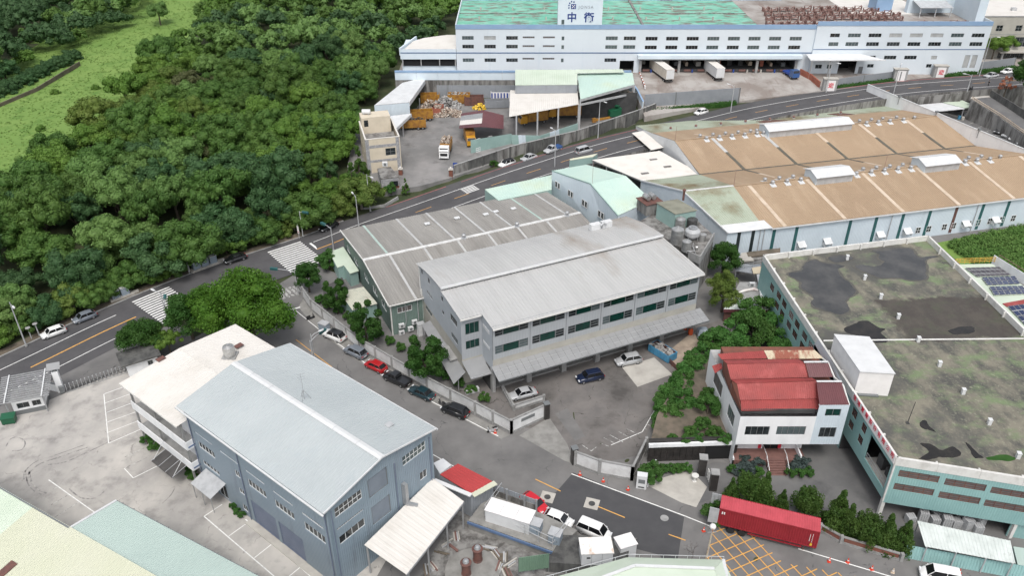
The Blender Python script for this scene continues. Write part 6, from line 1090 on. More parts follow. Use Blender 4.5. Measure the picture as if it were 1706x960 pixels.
# roofs
def rf4(nm,mt,pts,pitch=.3): part(rh,nm,mt,lambda m: m.sheet(*pts,pitch,.035))
kh_ = lambda X,Y,z: rh.matrix_basis.inverted() @ at(1180+X/4,560+Y/4,z)
rf4('front_roof','red_roof',[kh_(222,500,9.6),kh_(740,490,9.6),kh_(735,420,10.2),kh_(215,428,10.2)]); rf4('front_roof','red_roof',[kh_(212,428,10.3),kh_(752,418,10.3),kh_(745,302,11.8),kh_(192,320,11.8)]); rf4('front_roof','red_roof',[kh_(192,318,11.8),kh_(722,298,11.8),kh_(690,280,11.5),kh_(152,292,11.5)])
rf4('maroon_roof','maroon_roof',[kh_(742,462,10.9),kh_(940,458,11.0),kh_(890,310,12.2),kh_(722,308,12.2)]); [part(rh,'white_flashing','white_metal',lambda m: m.bar(p,q,.3,.1)) for p,q in ((kh_(722,303,12.35),kh_(890,303,12.35)),(kh_(638,174,12.75),kh_(800,172,12.75)),(kh_(738,462,10.85),kh_(940,460,10.9)))]
rf4('middle_roof','red_roof',[kh_(150,290,11.2),kh_(672,276,11.2),kh_(640,180,12.5),kh_(125,190,12.5)]); rf4('middle_roof','red_roof',[kh_(128,186,12.5),kh_(642,182,12.5),kh_(600,155,12.2),kh_(100,162,12.2)]); rf4('maroon_roof','maroon_roof',[kh_(672,276,11.5),kh_(835,274,11.6),kh_(800,182,12.7),kh_(650,184,12.7)])
rf4('rear_roof','red_roof',[kh_(90,158,11.9),kh_(392,150,11.9),kh_(370,98,12.3),kh_(62,120,12.3)]); rf4('rusty_rear_roof','rust_roof',[kh_(400,155,11.9),kh_(770,150,11.9),kh_(710,95,12.4),kh_(372,97,12.4)]); rf4('side_roof','red_roof',[kh_(45,250,9.6),kh_(95,215,9.8),kh_(88,180,10.2),kh_(25,200,9.9)])
part(rh,'brick_gable','brick_red',lambda m: (m.poly([kh_(215,500,9.0),kh_(222,498,9.5),kh_(192,322,11.7),kh_(155,300,11.4),kh_(150,390,9.0)][::-1]), m.poly([kh_(150,390,9.0),kh_(152,292,11.2),kh_(128,190,12.4),kh_(100,165,12.1),kh_(92,240,9.0)][::-1])))
part(rh,'attic_wall','interior',lambda m: (m.box(.3,10.3,.6,.8,9.0,9.7),)); part(rh,'attic_core','brick_red',lambda m: m.box(.4,HW-.3,2.6,14.6,9.0,10.2)); part(rh,'gutter','white_trim',lambda m: m.tube([kh_(940,462,10.9),kh_(900,330,12.1),kh_(840,275,11.7),kh_(800,180,12.6),kh_(760,150,12)],.12,6))
part(rh,'upper_end_wall','pale_wall_y',lambda m: m.poly([(HW,0,9.9),(HW,15,9.9),(HW,14,12.1),(HW,9,12.4),(HW,4,12.1),(HW,0,10.9)]))
# walled garden with black tiled front
gd_ = thing('garden_terrace','raised garden terrace with black tiled retaining front and white edge beside the white house','terrace',tuple(at(1150,770)));
GP = [at(1083,738,3.0),at(1228,733,3.0),at(1205,600,3.0),at(1160,585,3.0),at(1095,690,3.0)]
part(gd_,'soil_block','soil',lambda m: m.prism(xy(GP),0,2.85),world=True); a,b = at(1081,741,3.2),at(1230,736,3.2); part(gd_,'white_edge','white_wall',lambda m: m.bar(a+Vector((0,-.05,-.15)),b+Vector((0,-.05,-.15)),.35,.6),world=True); part(gd_,'planter_rim','tile_black',lambda m: m.bar(a+Vector((0,.35,.35)),b+Vector((0,.35,.35)),.25,.7),world=True)
fa,fb = Vector((a.x,a.y-.03,0)),Vector((b.x,b.y-.03,0)); ncol = 14
for i in range(ncol):
    for j in range(3):
        if 9 <= i <= 12: continue
        p,q = fa.lerp(fb,i/ncol),fa.lerp(fb,(i+1)/ncol); part(gd_,'tile','tile_black',lambda m: m.bar(p.lerp(q,.02)+Vector((0,-.06,.45+.9*j)),p.lerp(q,.98)+Vector((0,-.06,.45+.9*j)),.08,.88),world=True)
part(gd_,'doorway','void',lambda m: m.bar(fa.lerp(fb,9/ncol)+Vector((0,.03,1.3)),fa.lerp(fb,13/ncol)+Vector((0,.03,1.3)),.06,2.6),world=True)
for k,(pxp,lab) in enumerate((((1172,785),'dark square gate post closest to the black tiled terrace'),((1168,790),'tall dark gate post standing beside a white gate'),((1187,815),'dark square gate post next to the open container doors'))):
    if k == 0: continue
    p = at(*pxp); r = thing('gate_post',lab,'post',(p.x,p.y,0),R(-8)); part(r,'shaft','tile_black',lambda m: m.box(-.5,.5,-.5,.5,0,3.1)); part(r,'cap','concrete_grey',lambda m: m.box(-.58,.58,-.58,.58,3.1,3.25))
r = thing('lattice_gate','white lattice block screen between two dark gate posts','gate',tuple(at(1180,806))); a,b = at(1178,796),at(1184,812); part(r,'screen','white_trim',lambda m: [m.bar(a.lerp(b,t)+Vector((0,0,0)),a.lerp(b,t)+Vector((0,0,1.7)),.12) for t in (0,.25,.5,.75,1)]+[m.bar(a+Vector((0,0,z)),b+Vector((0,0,z)),.1) for z in (.2,.7,1.2,1.65)],world=True)
p = at(1157,802); r = thing('stone_urn','pale stone urn on a pedestal beside a dark gate post','planter',(p.x,p.y,0)); part(r,'pedestal','white_trim',lambda m: m.lathe((0,0,0),((.35,0),(.2,.15),(.15,.5),(.2,.6)),12)); part(r,'bowl','white_trim',lambda m: m.lathe((0,0,.6),((.15,0),(.45,.3),(.5,.5),(.35,.5)),12))
# yard shacks between grey works and teal factory
q4 = lambda X,Y,z: at(1060+X/4,310+Y/4,z)
s1 = thing('patched_roof_shack','low shack with patched pale sheet roof and dark red fascia between the works','shack',tuple(q4(730,800,0))); a,b,c,d = q4(583,822,3.0),q4(930,828,3.0),q4(880,765,3.3),q4(640,735,3.3); part(s1,'roof','lean_white',lambda m: m.sheet(a,b,c,d,.5,.03),world=True); part(s1,'fascia','maroon_roof',lambda m: m.bar(a-Vector((0,0,.3)),b-Vector((0,0,.3)),.1,.6),world=True); part(s1,'wall','rust_dark',lambda m: m.prism(xy([a+Vector((.3,.5,0)),b+Vector((-.3,.5,0)),c,d]),0,2.7),world=True); part(s1,'upper_roof','concrete_grey',lambda m: m.prism(xy([q4(640,735,3.3),q4(830,770,3.3),q4(805,640,3.3),q4(690,640,3.3)]),3.0,3.3),world=True)
s2 = thing('white_strip_roof','narrow white roof strip against the teal factory wall','shack',tuple(q4(840,680,0))); a,b,c,d = q4(832,765,3.6),q4(888,760,3.6),q4(865,585,3.9),q4(803,588,3.9); part(s2,'roof','white_metal',lambda m: m.prism(xy([a,b,c,d]),[3.5,3.5,3.8,3.8],[3.58,3.58,3.88,3.88]),world=True); part(s2,'wall','concrete_stained',lambda m: m.prism(xy([a,b,c,d]),0,3.45),world=True)
s3 = thing('brown_flat_annex','long brown flat roofed annex at the foot of the tan warehouse wall','annex',tuple(q4(830,460,0))); a,b,c,d = q4(690,500,3.0),q4(960,448,3.0),q4(960,412,3.0),q4(700,440,3.0); part(s3,'roof','soil',lambda m: m.prism(xy([q4(745,470,3),b,c,q4(735,440,3)]),2.7,2.98),world=True); part(s3,'pale_roof','concrete_light',lambda m: m.prism(xy([q4(680,502,3),q4(785,490,3),q4(735,440,3),q4(700,445,3)]),2.6,2.95),world=True); part(s3,'wall','concrete_stained',lambda m: m.prism(xy([a,b,c,d]),0,2.6),world=True)
s4 = thing('steel_walkway','steel walkway with railing and rusty plate beside the teal parapet','walkway',tuple(q4(740,560,0))); a,b = q4(665,560,3),q4(830,530,3); part(s4,'deck','corr_grey',lambda m: m.prism(xy([q4(660,560,3),q4(800,585,3),q4(835,520,3),q4(670,520,3)]),2.8,2.95),world=True); part(s4,'railing','steel',lambda m: [m.tube([a+Vector((0,0,z)),b+Vector((0,0,z))],.05,5) for z in (.5,1.0)]+[m.bar(a.lerp(b,t),a.lerp(b,t)+Vector((0,0,1)),.06) for t in (0,.33,.66,1)],world=True); part(s4,'rusty_plate','rust_roof',lambda m: m.prism(xy([q4(780,585,3.4),q4(865,580,3.4),q4(830,535,3.4),q4(770,545,3.4)]),3.3,3.4),world=True); part(s4,'post','steel',lambda m: [m.box(p.x-.07,p.x+.07,p.y-.07,p.y+.07,0,2.8) for p in (a,b,q4(800,585,2.9))],world=True)
p = q4(770,670,3.3); r = thing('air_conditioner','lone white air conditioner on the shack roof','air conditioner',(p.x,p.y,3.3)); pbox(r,'case','white_metal',-.5,.5,-.3,.3,.08,.85); pbox(r,'fan_grille','frame_grey',-.38,.2,-.32,-.3,.2,.72); pbox(r,'foot','frame_grey',-.5,.5,-.2,.2,0,.08)
M('tarp_white',(.7,.69,.67),(.6,.5,.48),1,rough=.6); p = q4(730,705,3.3); r = thing('folded_tarp','crumpled white tarpaulin roll on the shack roof','tarpaulin',(p.x,p.y,3.32),.2); part(r,'roll','tarp_white',lambda m: m.tube([(-1.6,-.3,.15),(-.5,-.1,.3),(.6,.1,.25),(1.7,.2,.3),(2.2,-.4,.2)],[.15,.3,.25,.3,.2],7),smooth=True)
# ---------------------------------------------------------------- big pale depot with the sign tower
jd = thing('sign_tower_depot','huge pale blue white depot with green painted roof, blue parapet band and sign tower','building',(0,240,0),0)
rows = (19.7,17.2); c4w = []
JL,JM,JR = -16.4,88.4,139.0
wins = [(-14.6+6.45*k,-11.2+6.45*k,z,z+1.1,'d') for k in range(3) for z in (19.7,17.2,13.2)] + [(3.1+5.95*k,6.6+5.95*k,z,z+.55,'l') for k in range(2) for z in (20.15,17.6,13.9)] + [(14.5,15.3,z,z+1.15,'s') for z in (19.55,17.0,13.1)] + [(x,x+3.5,z,z+1.1,'d') for x in (27.4,) for z in (19.6,17.05,13.2)] + [(32.7,36.2,z,z+1.1,'d') for z in (19.6,17.05)]
wins += [(39.05+6.02*k,42.55+6.02*k,z,z+1.1,'o' if k < 3 else 'd') for k in range(8) for z in (19.5,16.95)] + [(86.2-.2-.9+1.0-3.0,0,0,0,'x')]; wins = [w_ for w_ in wins if w_[4] != 'x']
H_ = lambda L: [(w_[0]-JL,w_[1]-JL,w_[2],w_[3]) for w_ in L]
dock = (38.0,84.2,9.6,13.75); side = (32.0,36.2,9.6,13.6)
wall(jd,(JL,0),(JM,0),9.5,22.8,'jonsa_wall',H_(wins)+[(dock[0]-JL,dock[1]-JL,dock[2],dock[3]),(side[0]-JL,side[1]-JL,side[2],side[3])],depth=.2)
for w_ in wins:
    h = (w_[0]-JL,w_[1]-JL,w_[2],w_[3]); k = w_[4]; fill(jd,(JL,0),(JM,0),h,{'d':4,'o':4,'l':6,'s':1}[k],glass={'d':'glass_dark','o':'void','l':'louvre','s':'glass_grey'}[k] if not (k == 'd' and 55 < w_[0] < 80 and w_[2] > 19) else 'glass_grey',frame='steel',fw=.06)
rw = [(92.6,95.4,20.6,21.7,'d'),(92.6,95.5,18.05,19.2,'g')]+[(97.8+6.0*k,101.5+6.0*k,20.6,21.7,'b' if 2 <= k <= 4 else 'd') for k in range(7)]+[(97.6+6.05*k,101.3+6.05*k,18.05,19.2,'g' if k == 0 else 'd') for k in range(7)]
rw += [(103.7,107.3,14.15,15.25,'d'),(109.8,113.4,14.15,15.25,'d'),(115.8,119.4,14.15,15.25,'d'),(123.7,125.4,14.15,15.2,'d'),(105.4,107.3,11.7,12.75,'d'),(122.9,124.5,11.7,12.75,'d'),(93.5,94.9,11.4,12.6,'d'),(90.0,92.0,11.4,12.6,'d')]
gate_h = (96.9,102.1,9.7,14.75); H2 = lambda w_: (w_[0]-JM,w_[1]-JM,w_[2],w_[3])
wall(jd,(JM,-.6),(JR,-.6),9.5,23.95,'jonsa_wall',[H2(w_) for w_ in rw]+[H2(gate_h),H2((133.6,135.2,11.6,15.4)),H2((135.8,137.4,11.6,15.4)),H2((103.0,104.3,9.7,12.0))],depth=.2)
for w_ in rw: fill(jd,(JM,-.6),(JR,-.6),H2(w_),4 if w_[1]-w_[0] > 3 else 2,glass={'d':'glass_dark','b':'glass_blind','g':'glass_grey'}[w_[4]],frame='steel',fw=.06)
fill(jd,(JM,-.6),(JR,-.6),H2((133.6,135.2,11.6,15.4)),1,glass='glass_blind',frame='steel',name='shutter_door'); fill(jd,(JM,-.6),(JR,-.6),H2((135.8,137.4,11.6,15.4)),1,glass='glass_blind',frame='steel',name='shutter_door'); fill(jd,(JM,-.6),(JR,-.6),H2((103.0,104.3,9.7,12.0)),1,glass='frame_grey',frame='steel',name='side_door')
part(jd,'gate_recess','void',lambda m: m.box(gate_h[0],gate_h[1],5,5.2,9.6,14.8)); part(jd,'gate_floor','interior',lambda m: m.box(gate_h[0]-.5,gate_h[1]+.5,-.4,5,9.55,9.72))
wall(jd,(JM,0),(JM,-.6),9.5,23.95,'white_tower'); wall(jd,(JL,36),(JL,0),9.5,22.8,'jonsa_wall'); wall(jd,(JR,-.6),(JR,40),9.5,23.95,'jonsa_wall'); wall(jd,(JR,40),(JL,40),9.5,22.8,'jonsa_wall')
# dock interior
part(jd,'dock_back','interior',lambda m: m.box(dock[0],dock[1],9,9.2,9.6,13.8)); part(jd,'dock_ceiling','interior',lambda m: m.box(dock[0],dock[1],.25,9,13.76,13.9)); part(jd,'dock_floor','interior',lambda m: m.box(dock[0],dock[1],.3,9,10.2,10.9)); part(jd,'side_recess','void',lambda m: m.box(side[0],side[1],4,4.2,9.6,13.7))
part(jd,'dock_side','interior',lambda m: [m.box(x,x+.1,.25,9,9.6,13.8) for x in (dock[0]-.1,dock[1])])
for k in range(5): x = dock[0]+.1+(dock[1]-dock[0])*k/4; part(jd,'dock_column','concrete_grey',lambda m: m.box(x-.35,x+.35,-.5,.2,9.5,13.7))
part(jd,'dock_fascia','white_tower',lambda m: m.box(37.1,85.4,-1.6,-.02,14.4,15.5)); part(jd,'dock_fascia_edge','frame_grey',lambda m: m.box(37.1,85.4,-1.65,-1.6,14.3,14.5))
for k in range(11): x = 40+4.1*k; part(jd,'dock_leveller','brown_stone',lambda m: m.box(x-1.0,x+1.0,.0,.32,10.4,10.95)); part(jd,'bumper','plastic_blue' if k%3 == 0 else 'concrete_light',lambda m: m.box(x+1.3,x+1.7,-.1,.28,9.8,10.9)); 
for k in range(14): x = 39.5+3.2*k; p_ = random.choice(('tan_light','brick_orange','frame_grey','concrete_light','interior','interior')); part(jd,'stored_goods',p_,lambda m: m.box(x,x+random.uniform(.6,1.6),random.uniform(3,6),8,10.9,10.9+random.uniform(.8,2.4)))
# bands and roof
n = 10
for k in range(n): a = JL+(JM-JL)*k/n; part(jd,'parapet_band','jonsa_band',lambda m: m.box(a+.02,a+(JM-JL)/n-.02,-.12,.2,22.8,24.05))
for k in range(5): a = JM+(JR-JM)*k/5; part(jd,'parapet_band','jonsa_band',lambda m: m.box(a+.02,a+(JR-JM)/5-.02,-.75,-.4,23.95,25.1))
part(jd,'string_course','jonsa_line',lambda m: (m.box(JL-.02,JM,-.06,0,15.75,16.05), m.box(JM,JR,-.66,-.6,17.0,17.2))); part(jd,'side_parapet','jonsa_wall',lambda m: (m.box(JL-.1,JL+.2,.2,36,22.8,24.0), m.box(JR-.2,JR+.1,-.4,40,23.95,25.0))); part(jd,'rear_parapet','jonsa_band',lambda m: m.box(JL,JM,36,36.3,22.8,24.2))
part(jd,'roof','green_roof_paint',lambda m: m.box(JL+.2,72,.2,36,22.3,23.2)); part(jd,'rack_roof','concrete_dock',lambda m: m.box(72,JR-.2,.2,60,22.3,23.25)); part(jd,'pale_roof_strip','roof_white',lambda m: m.box(104,128,16,40,23.25,23.3))
part(jd,'roof_drain_kerb','concrete_stained',lambda m: (m.box(38,38.7,.2,36,23.2,23.5), m.box(JL+.2,72,17,17.3,23.2,23.4))); part(jd,'roof_curb','concrete_light',lambda m: [m.box(x,x+.4,y,y+.4,23.2,24.1) for x in range(-10,70,10) for y in (9,22)])
stw = part(jd,'sign_tower','white_tower',lambda m: m.box(13.2,26.0,-.16,3,24.06,36)); pbox(jd,'tower_window','glass_grey',14.3,15.1,-.2,-.17,24.2,25.5)
RX = Matrix.Rotation(R(90),4,'X')
text(jd,'中',2.9,Vector((17.25,-.19,26.0)),RX,'logo_navy','sign_character',.03,bold=.07); text(jd,'衛',2.9,Vector((22.2,-.19,25.95)),RX,'logo_navy','sign_character',.03,bold=.07); text(jd,'JONSA',1.15,Vector((21.2,-.19,29.0)),RX,'logo_grey','sign_lettering',.03,1.35)
part(jd,'logo_square','logo_navy',lambda m: m.box(16.9,18.3,-.2,-.17,28.5,29.9)); part(jd,'logo_slash','sign_white',lambda m: (m.bar((17.15,-.215,28.75),(18.05,-.215,29.65),.02,.2), m.box(17.15,17.4,-.22,-.2,29.4,29.65), m.box(17.85,18.05,-.22,-.2,28.72,28.95)))
for x,z in ((16.3,28.8),(16.3,29.5),(16.5,30.1),(17.0,30.55),(17.7,30.45)): part(jd,'logo_dot','logo_navy',lambda m: m.box(x-.19,x+.19,-.2,-.17,z-.19,z+.19))
part(jd,'entrance_canopy','white_metal',lambda m: m.prism([(86.6,-5.2),(108.5,-5.2),(103,-.62),(86.6,-.62)],[15.0,15.0,15.5,15.5],[15.25,15.25,15.75,15.75])); [part(jd,'canopy_post','steel',lambda m: m.box(x-.15,x+.15,-5,-4.7,9,15)) for x in (87.2,92.5)]
part(jd,'roof_stub_wall','white_tower',lambda m: (m.box(122,136,18,20,23.3,31), m.box(136,138.5,4,20,23.3,34))); part(jd,'roof_shelter','galv',lambda m: (m.prism([(123,12),(133,12),(133,18),(123,18)],[26,26,27,27],[26.1,26.1,27.1,27.1]), [m.box(x-.1,x+.1,12.2,12.4,23.3,26) for x in (123.4,128,132.6)])); pbox(jd,'roof_hut','jonsa_band',113,118,20,26,23.3,28)
# left low wing and podium wall
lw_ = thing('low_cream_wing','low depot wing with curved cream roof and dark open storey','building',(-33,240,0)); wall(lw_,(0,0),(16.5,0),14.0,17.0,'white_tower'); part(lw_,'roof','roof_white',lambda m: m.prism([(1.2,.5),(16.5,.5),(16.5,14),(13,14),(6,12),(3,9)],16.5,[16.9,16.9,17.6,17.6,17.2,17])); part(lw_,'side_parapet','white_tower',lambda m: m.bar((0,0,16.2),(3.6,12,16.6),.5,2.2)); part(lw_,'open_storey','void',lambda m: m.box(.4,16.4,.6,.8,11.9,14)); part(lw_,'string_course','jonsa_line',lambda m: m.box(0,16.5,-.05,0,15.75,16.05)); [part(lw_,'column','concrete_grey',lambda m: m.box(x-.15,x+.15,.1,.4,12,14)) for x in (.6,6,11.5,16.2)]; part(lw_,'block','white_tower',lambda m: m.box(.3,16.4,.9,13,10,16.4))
pw = thing('podium_retaining_wall','high stained concrete retaining wall with pale blue parapet above the recycling yard','wall',(-34,233,0)); part(pw,'stained_wall','concrete_stained',lambda m: m.box(0,68.6,-.25,.15,3.6,10.0))
for k in range(11): a = 68.6*k/11; part(pw,'parapet_panel','white_tower',lambda m: m.box(a+.02,a+6.2,-.3,.2,10.02,12.2)); part(pw,'parapet_cap','jonsa_band',lambda m: m.box(a+.02,a+6.2,-.4,.3,12.2,12.7))
cg = thing('corrugated_yard_wall','long grey corrugated sheet wall at the back of the recycling yard','wall',(-22,232.2,4)); nn = 12
for k in range(nn): a = 52*k/nn; part(cg,'sheet','corr_grey',lambda m: m.box(a+.01,a+52/nn-.01,-.1,.1,-.1,4.6))
# rusty racks on the depot roof
proto = None; cnt = 0
for row,(y0,n_,x0) in enumerate(((1.6,26,75),(9,18,77),(14,16,78),(20,14,79))):
    for k in range(n_):
        x = x0+k*(2.35 if row == 0 else 2.6); y = y0+random.uniform(-.4,.4)
        if row and x > 118: continue
        t = thing('steel_rack','rusty brown steel rack stored on the depot roof','rack',(x,240+y,23.28),random.uniform(-.25,.25),'rusty racks on the depot roof')
        if proto is None:
            proto = [MB().box(-.9,-.8,-.7,.7,0,1.9).build('end_frame','rust_iron',t), MB().box(.8,.9,-.7,.7,0,1.9).build('end_frame','rust_iron',t), MB().bar((-.9,-.6,.3),(.9,.6,2.2),.14).bar((-.9,.6,.3),(.9,-.6,2.2),.14).bar((-.9,.65,1.8),(.9,.65,1.8),.14).bar((-.9,-.65,.6),(.9,-.65,.6),.14).build('brace','rust_iron',t), MB().box(-.85,.85,-.6,.6,.9,1.0).build('shelf','rust_iron',t)]
        else:
            for o in proto: put(o.name.split('.')[0],o.data,t)
        t.scale = (1.15,1,random.uniform(.5,.85))
# fences, gate pillars, hedge, brick ramp wall in front of the depot
def fence(name,lab,pts,h,mt,n,thick=.2,post='frame_grey',base=.0,cat='fence',panel='panel'):
    r = thing(name,lab,cat,tuple(pts[0])); 
    for a,b in zip(pts[:-1],pts[1:]):
        m_ = max(1,round((b-a).length/n))
        for k in range(m_):
            p,q = a.lerp(b,k/m_),a.lerp(b,(k+1)/m_); part(r,panel,mt,lambda m: m.bar(p.lerp(q,.01)+Vector((0,0,h/2+base)),p.lerp(q,.985)+Vector((0,0,h/2+base)),thick,h),world=True); part(r,'post',post,lambda m: m.bar(q+Vector((0,0,base)),q+Vector((0,0,h+base+.05)),thick*1.4),world=True)
    return r
k6 = lambda X,Y,z: at(1050+X/5.2,Y/5.2,z); k7 = lambda X,Y,z: at(1378+X/5.2,Y/5.2,z)
fence('grey_boundary_fence','grey panel boundary fence with hedge at its foot left of the depot gate',[k6(115,950,7.2),k6(385,930,7.4),k6(935,890,7.6)],4.3,'fence_grey',13)
fence('grey_boundary_fence','grey panel boundary fence between the two red lettered gate pillars',[k7(45,770,8.3),k7(305,735,8.6),k7(575,700,8.8)],2.9,'fence_grey',12)
fence('grey_boundary_fence','grey panel boundary fence right of the depot gate behind parked cars',[k7(1010,655,9.2),k7(1310,620,9.6),k7(1610,580,9.8)],2.9,'fence_grey',12)
for (X,Y,l,ch) in ((10,790,'beside the brick ramp wall',1),(615,705,'with plain white panel',0),(960,675,'with a dark red character',1)):
    p = k7(X,Y,8.4 if X < 100 else 9.0); r = thing('gate_pillar','stout grey gate pillar '+l+' at the depot','pillar',(p.x,p.y,p.z-.6),R(-4)); part(r,'shaft','concrete_grey',lambda m: m.box(-1.9,1.9,-.8,.8,0,4.3)); part(r,'cap','concrete_light',lambda m: m.box(-2.05,2.05,-.95,.95,4.3,4.5)); part(r,'panel','sign_white',lambda m: m.box(-1.1,1.3,-.9,-.8,.9,4.0)); 
    if ch: text(r,'迎',1.5,Vector((.1,-.93,2.5)),RX,'sign_red','character',.02,bold=.03)
    else: part(r,'panel_frame','frame_grey',lambda m: m.box(-.2,.1,-.93,-.9,1.2,3.8))
k_b = [k6(1465,650,9.7),k6(1560,700,9.2),k6(1635,765,8.6)]; r = thing('brick_ramp_wall','orange brick ramp wall curving down to the depot gate','wall',tuple(k_b[0]))
for a,b in zip(k_b[:-1],k_b[1:]):
    for i in range(6):
        for j in range(4): p,q = a.lerp(b,i/6),a.lerp(b,(i+1)/6); part(r,'brick','brick_orange',lambda m: m.bar(p.lerp(q,.03+.08*(j%2))+Vector((0,0,.25+.5*j)),p.lerp(q,.97)+Vector((0,0,.25+.5*j)),.35,.47),world=True)
k_p = [k6(0,715,10.4),k6(60,800,9.8),k6(110,900,9.2)]; r = thing('blue_parapet_wall','pale blue parapet wall sloping down beside the loading bay','wall',tuple(k_p[0]))
for a,b in zip(k_p[:-1],k_p[1:]): part(r,'panel','white_tower',lambda m: m.bar(a+Vector((0,0,-1.4)),b+Vector((0,0,-1.4)),.3,4.2),world=True); part(r,'cap','jonsa_band',lambda m: m.bar(a+Vector((0,0,.75)),b+Vector((0,0,.75)),.45,.2),world=True)
r = thing('bay_guard_rail','red and white striped concrete kerb at the edge of the loading bay','kerb',tuple(k6(80,650,9.8))); a,b = k6(78,645,9.9),k6(128,770,9.5)
for k in range(10): p,q = a.lerp(b,k/10),a.lerp(b,(k+1)/10); part(r,'block','sign_white' if k%2 else 'brick_orange',lambda m: m.bar(p+Vector((0,0,.4)),q+Vector((0,0,.4)),.3,.8),world=True)
# ---------------------------------------------------------------- far right: beige office, ramp, sunken car park
bo = thing('beige_office','beige office block with ribbon windows behind the depot','building',(138,262,10)); 
bw_ = [(1.5+3.6*k,3.7+3.6*k,z,z+1.9) for k in range(8) for z in (5.3,10.2)]; wall(bo,(6,-6),(46,-6),-1,12.6,'beige_wall',[(2,4,8.2,10),(6,8,8.2,10),(1.5,4.5,3.6,5.4),(9,12.5,3.0,6.4),(13,24,3.4,6.4),(26,37,3.4,6.4),(9,20,-.8,1.8),(22,30,-.8,1.8),(12,14,8.2,10),(18,20,8.2,10),(24,26,8.2,10),(30,32,8.2,10)])
for h,g_ in (((2,4,8.2,10),'glass_dark'),((6,8,8.2,10),'glass_dark'),((1.5,4.5,3.6,5.4),'glass_dark'),((9,12.5,3.0,6.4),'glass_grey'),((13,24,3.4,6.4),'glass_dark'),((26,37,3.4,6.4),'glass_dark'),((9,20,-.8,1.8),'glass_dark'),((22,30,-.8,1.8),'glass_dark'),((12,14,8.2,10),'glass_dark'),((18,20,8.2,10),'glass_dark'),((24,26,8.2,10),'glass_dark'),((30,32,8.2,10),'glass_dark')): fill(bo,(6,-6),(46,-6),h,max(2,round((h[1]-h[0])/1.4)),glass=g_,frame='steel',rows=2)
wall(bo,(6,24),(6,-6),-1,12.6,'beige_wall'); part(bo,'roof','roof_white',lambda m: m.box(6.3,46,-5.8,24,12.2,12.5)); part(bo,'belt','concrete_grey',lambda m: (m.box(5.95,46,-6.06,-6,7.2,7.4), m.box(5.9,46,-6.1,-5.7,12.5,12.8))); part(bo,'entrance_canopy','concrete_light',lambda m: m.box(14,40,-9,-6.02,2.2,2.6)); part(bo,'column','concrete_grey',lambda m: [m.box(x-.25,x+.25,-8.8,-8.3,-1.2,2.2) for x in (15,22,29,36)]); part(bo,'roof_unit','galv',lambda m: [m.box(x,x+1.4,2,3.2,12.5,13.4) for x in (10,20,30)])
kz = lambda X,Y,z: at(1530+X/6,100+Y/6,z)
rp = MB(); rp.poly([kz(525,385,9.6),kz(735,365,9.7),kz(1160,640,7.6),kz(1160,800,7.4)][::-1]); struct('ramp',rp,'asphalt_court'); part(bpy.data.objects['ramp'],'ramp_head','concrete_light',lambda m: m.poly([kz(522,388,9.64),kz(735,368,9.74),kz(720,352,9.8),kz(525,370,9.7)][::-1]) )
cp_ = MB(); cp_.poly([kz(100,700,4.5),kz(200,440,4.5),kz(640,470,4.5),kz(1300,900,4.5),kz(1200,1150,4.5)][::-1]); struct('car_park',cp_,'asphalt_court')
def rwall(name,lab,pts,zt,zb,mt,cap=None):
    r = thing(name,lab,'wall',(*pts[0][:2],zb))
    for a,b in zip(pts[:-1],pts[1:]):
        m_ = max(1,round((b-a).length/4)); 
        for k in range(m_): p,q = a.lerp(b,k/m_),a.lerp(b,(k+1)/m_); d = (q-p).normalized(); n_ = Vector((d.y,-d.x,0))*.15; part(r,'panel',mt,lambda m: m.prism([tuple((p-n_)[:2]),tuple((q-n_)[:2]),tuple((q+n_)[:2]),tuple((p+n_)[:2])],zb,[p.z,q.z,q.z,p.z]),world=True)
        if cap: part(r,'guard_rail',cap,lambda m: [m.bar(a+Vector((0,0,z)),b+Vector((0,0,z)),.12,.2) for z in (.35,.8)],world=True)
    return r
rwall('ramp_retaining_wall','tall stained concrete wall with tan guard rails along the car park ramp',[kz(530,395,10.0),kz(800,560,8.6),kz(1160,820,7.6)],0,4.4,'concrete_stained','tan_light'); rwall('ramp_side_wall','dark stained wall on the upper side of the car park ramp',[kz(735,300,11.5),kz(900,400,10.8),kz(1160,560,9.8)],0,3,'concrete_black'); rwall('road_edge_wall','low blackened concrete wall along the road edge above the car park',[kz(0,375,9.4),kz(200,350,9.7),kz(440,322,10.1)],0,4.4,'concrete_stained')
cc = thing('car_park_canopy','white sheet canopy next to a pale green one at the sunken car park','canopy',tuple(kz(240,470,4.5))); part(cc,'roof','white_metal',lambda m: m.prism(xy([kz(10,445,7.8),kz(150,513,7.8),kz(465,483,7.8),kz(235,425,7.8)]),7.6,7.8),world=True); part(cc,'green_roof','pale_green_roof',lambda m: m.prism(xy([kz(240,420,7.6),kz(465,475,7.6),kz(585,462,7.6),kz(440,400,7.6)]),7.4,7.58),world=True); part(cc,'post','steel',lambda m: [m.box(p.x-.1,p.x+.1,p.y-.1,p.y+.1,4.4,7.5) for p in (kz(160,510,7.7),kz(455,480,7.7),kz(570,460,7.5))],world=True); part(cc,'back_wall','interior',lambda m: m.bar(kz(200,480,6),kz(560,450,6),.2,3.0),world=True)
for k,(X,Y,mt) in enumerate(((405,590,'skip_blue'),(470,560,'galv'),(512,548,'skip_blue'),(585,552,'plastic_blue'),(440,600,'concrete_light'))): p = kz(X,Y,4.5); t = thing('oil_drum','drum standing under the car park canopy','drum',(p.x,p.y,4.5),0,'drums under the car park canopy'); part(t,'drum',mt,lambda m: m.lathe((0,0,0),((.4,0),(.42,.05),(.4,.3),(.43,.33),(.4,.36),(.4,.9),(.42,.95),(.36,.95)),12))
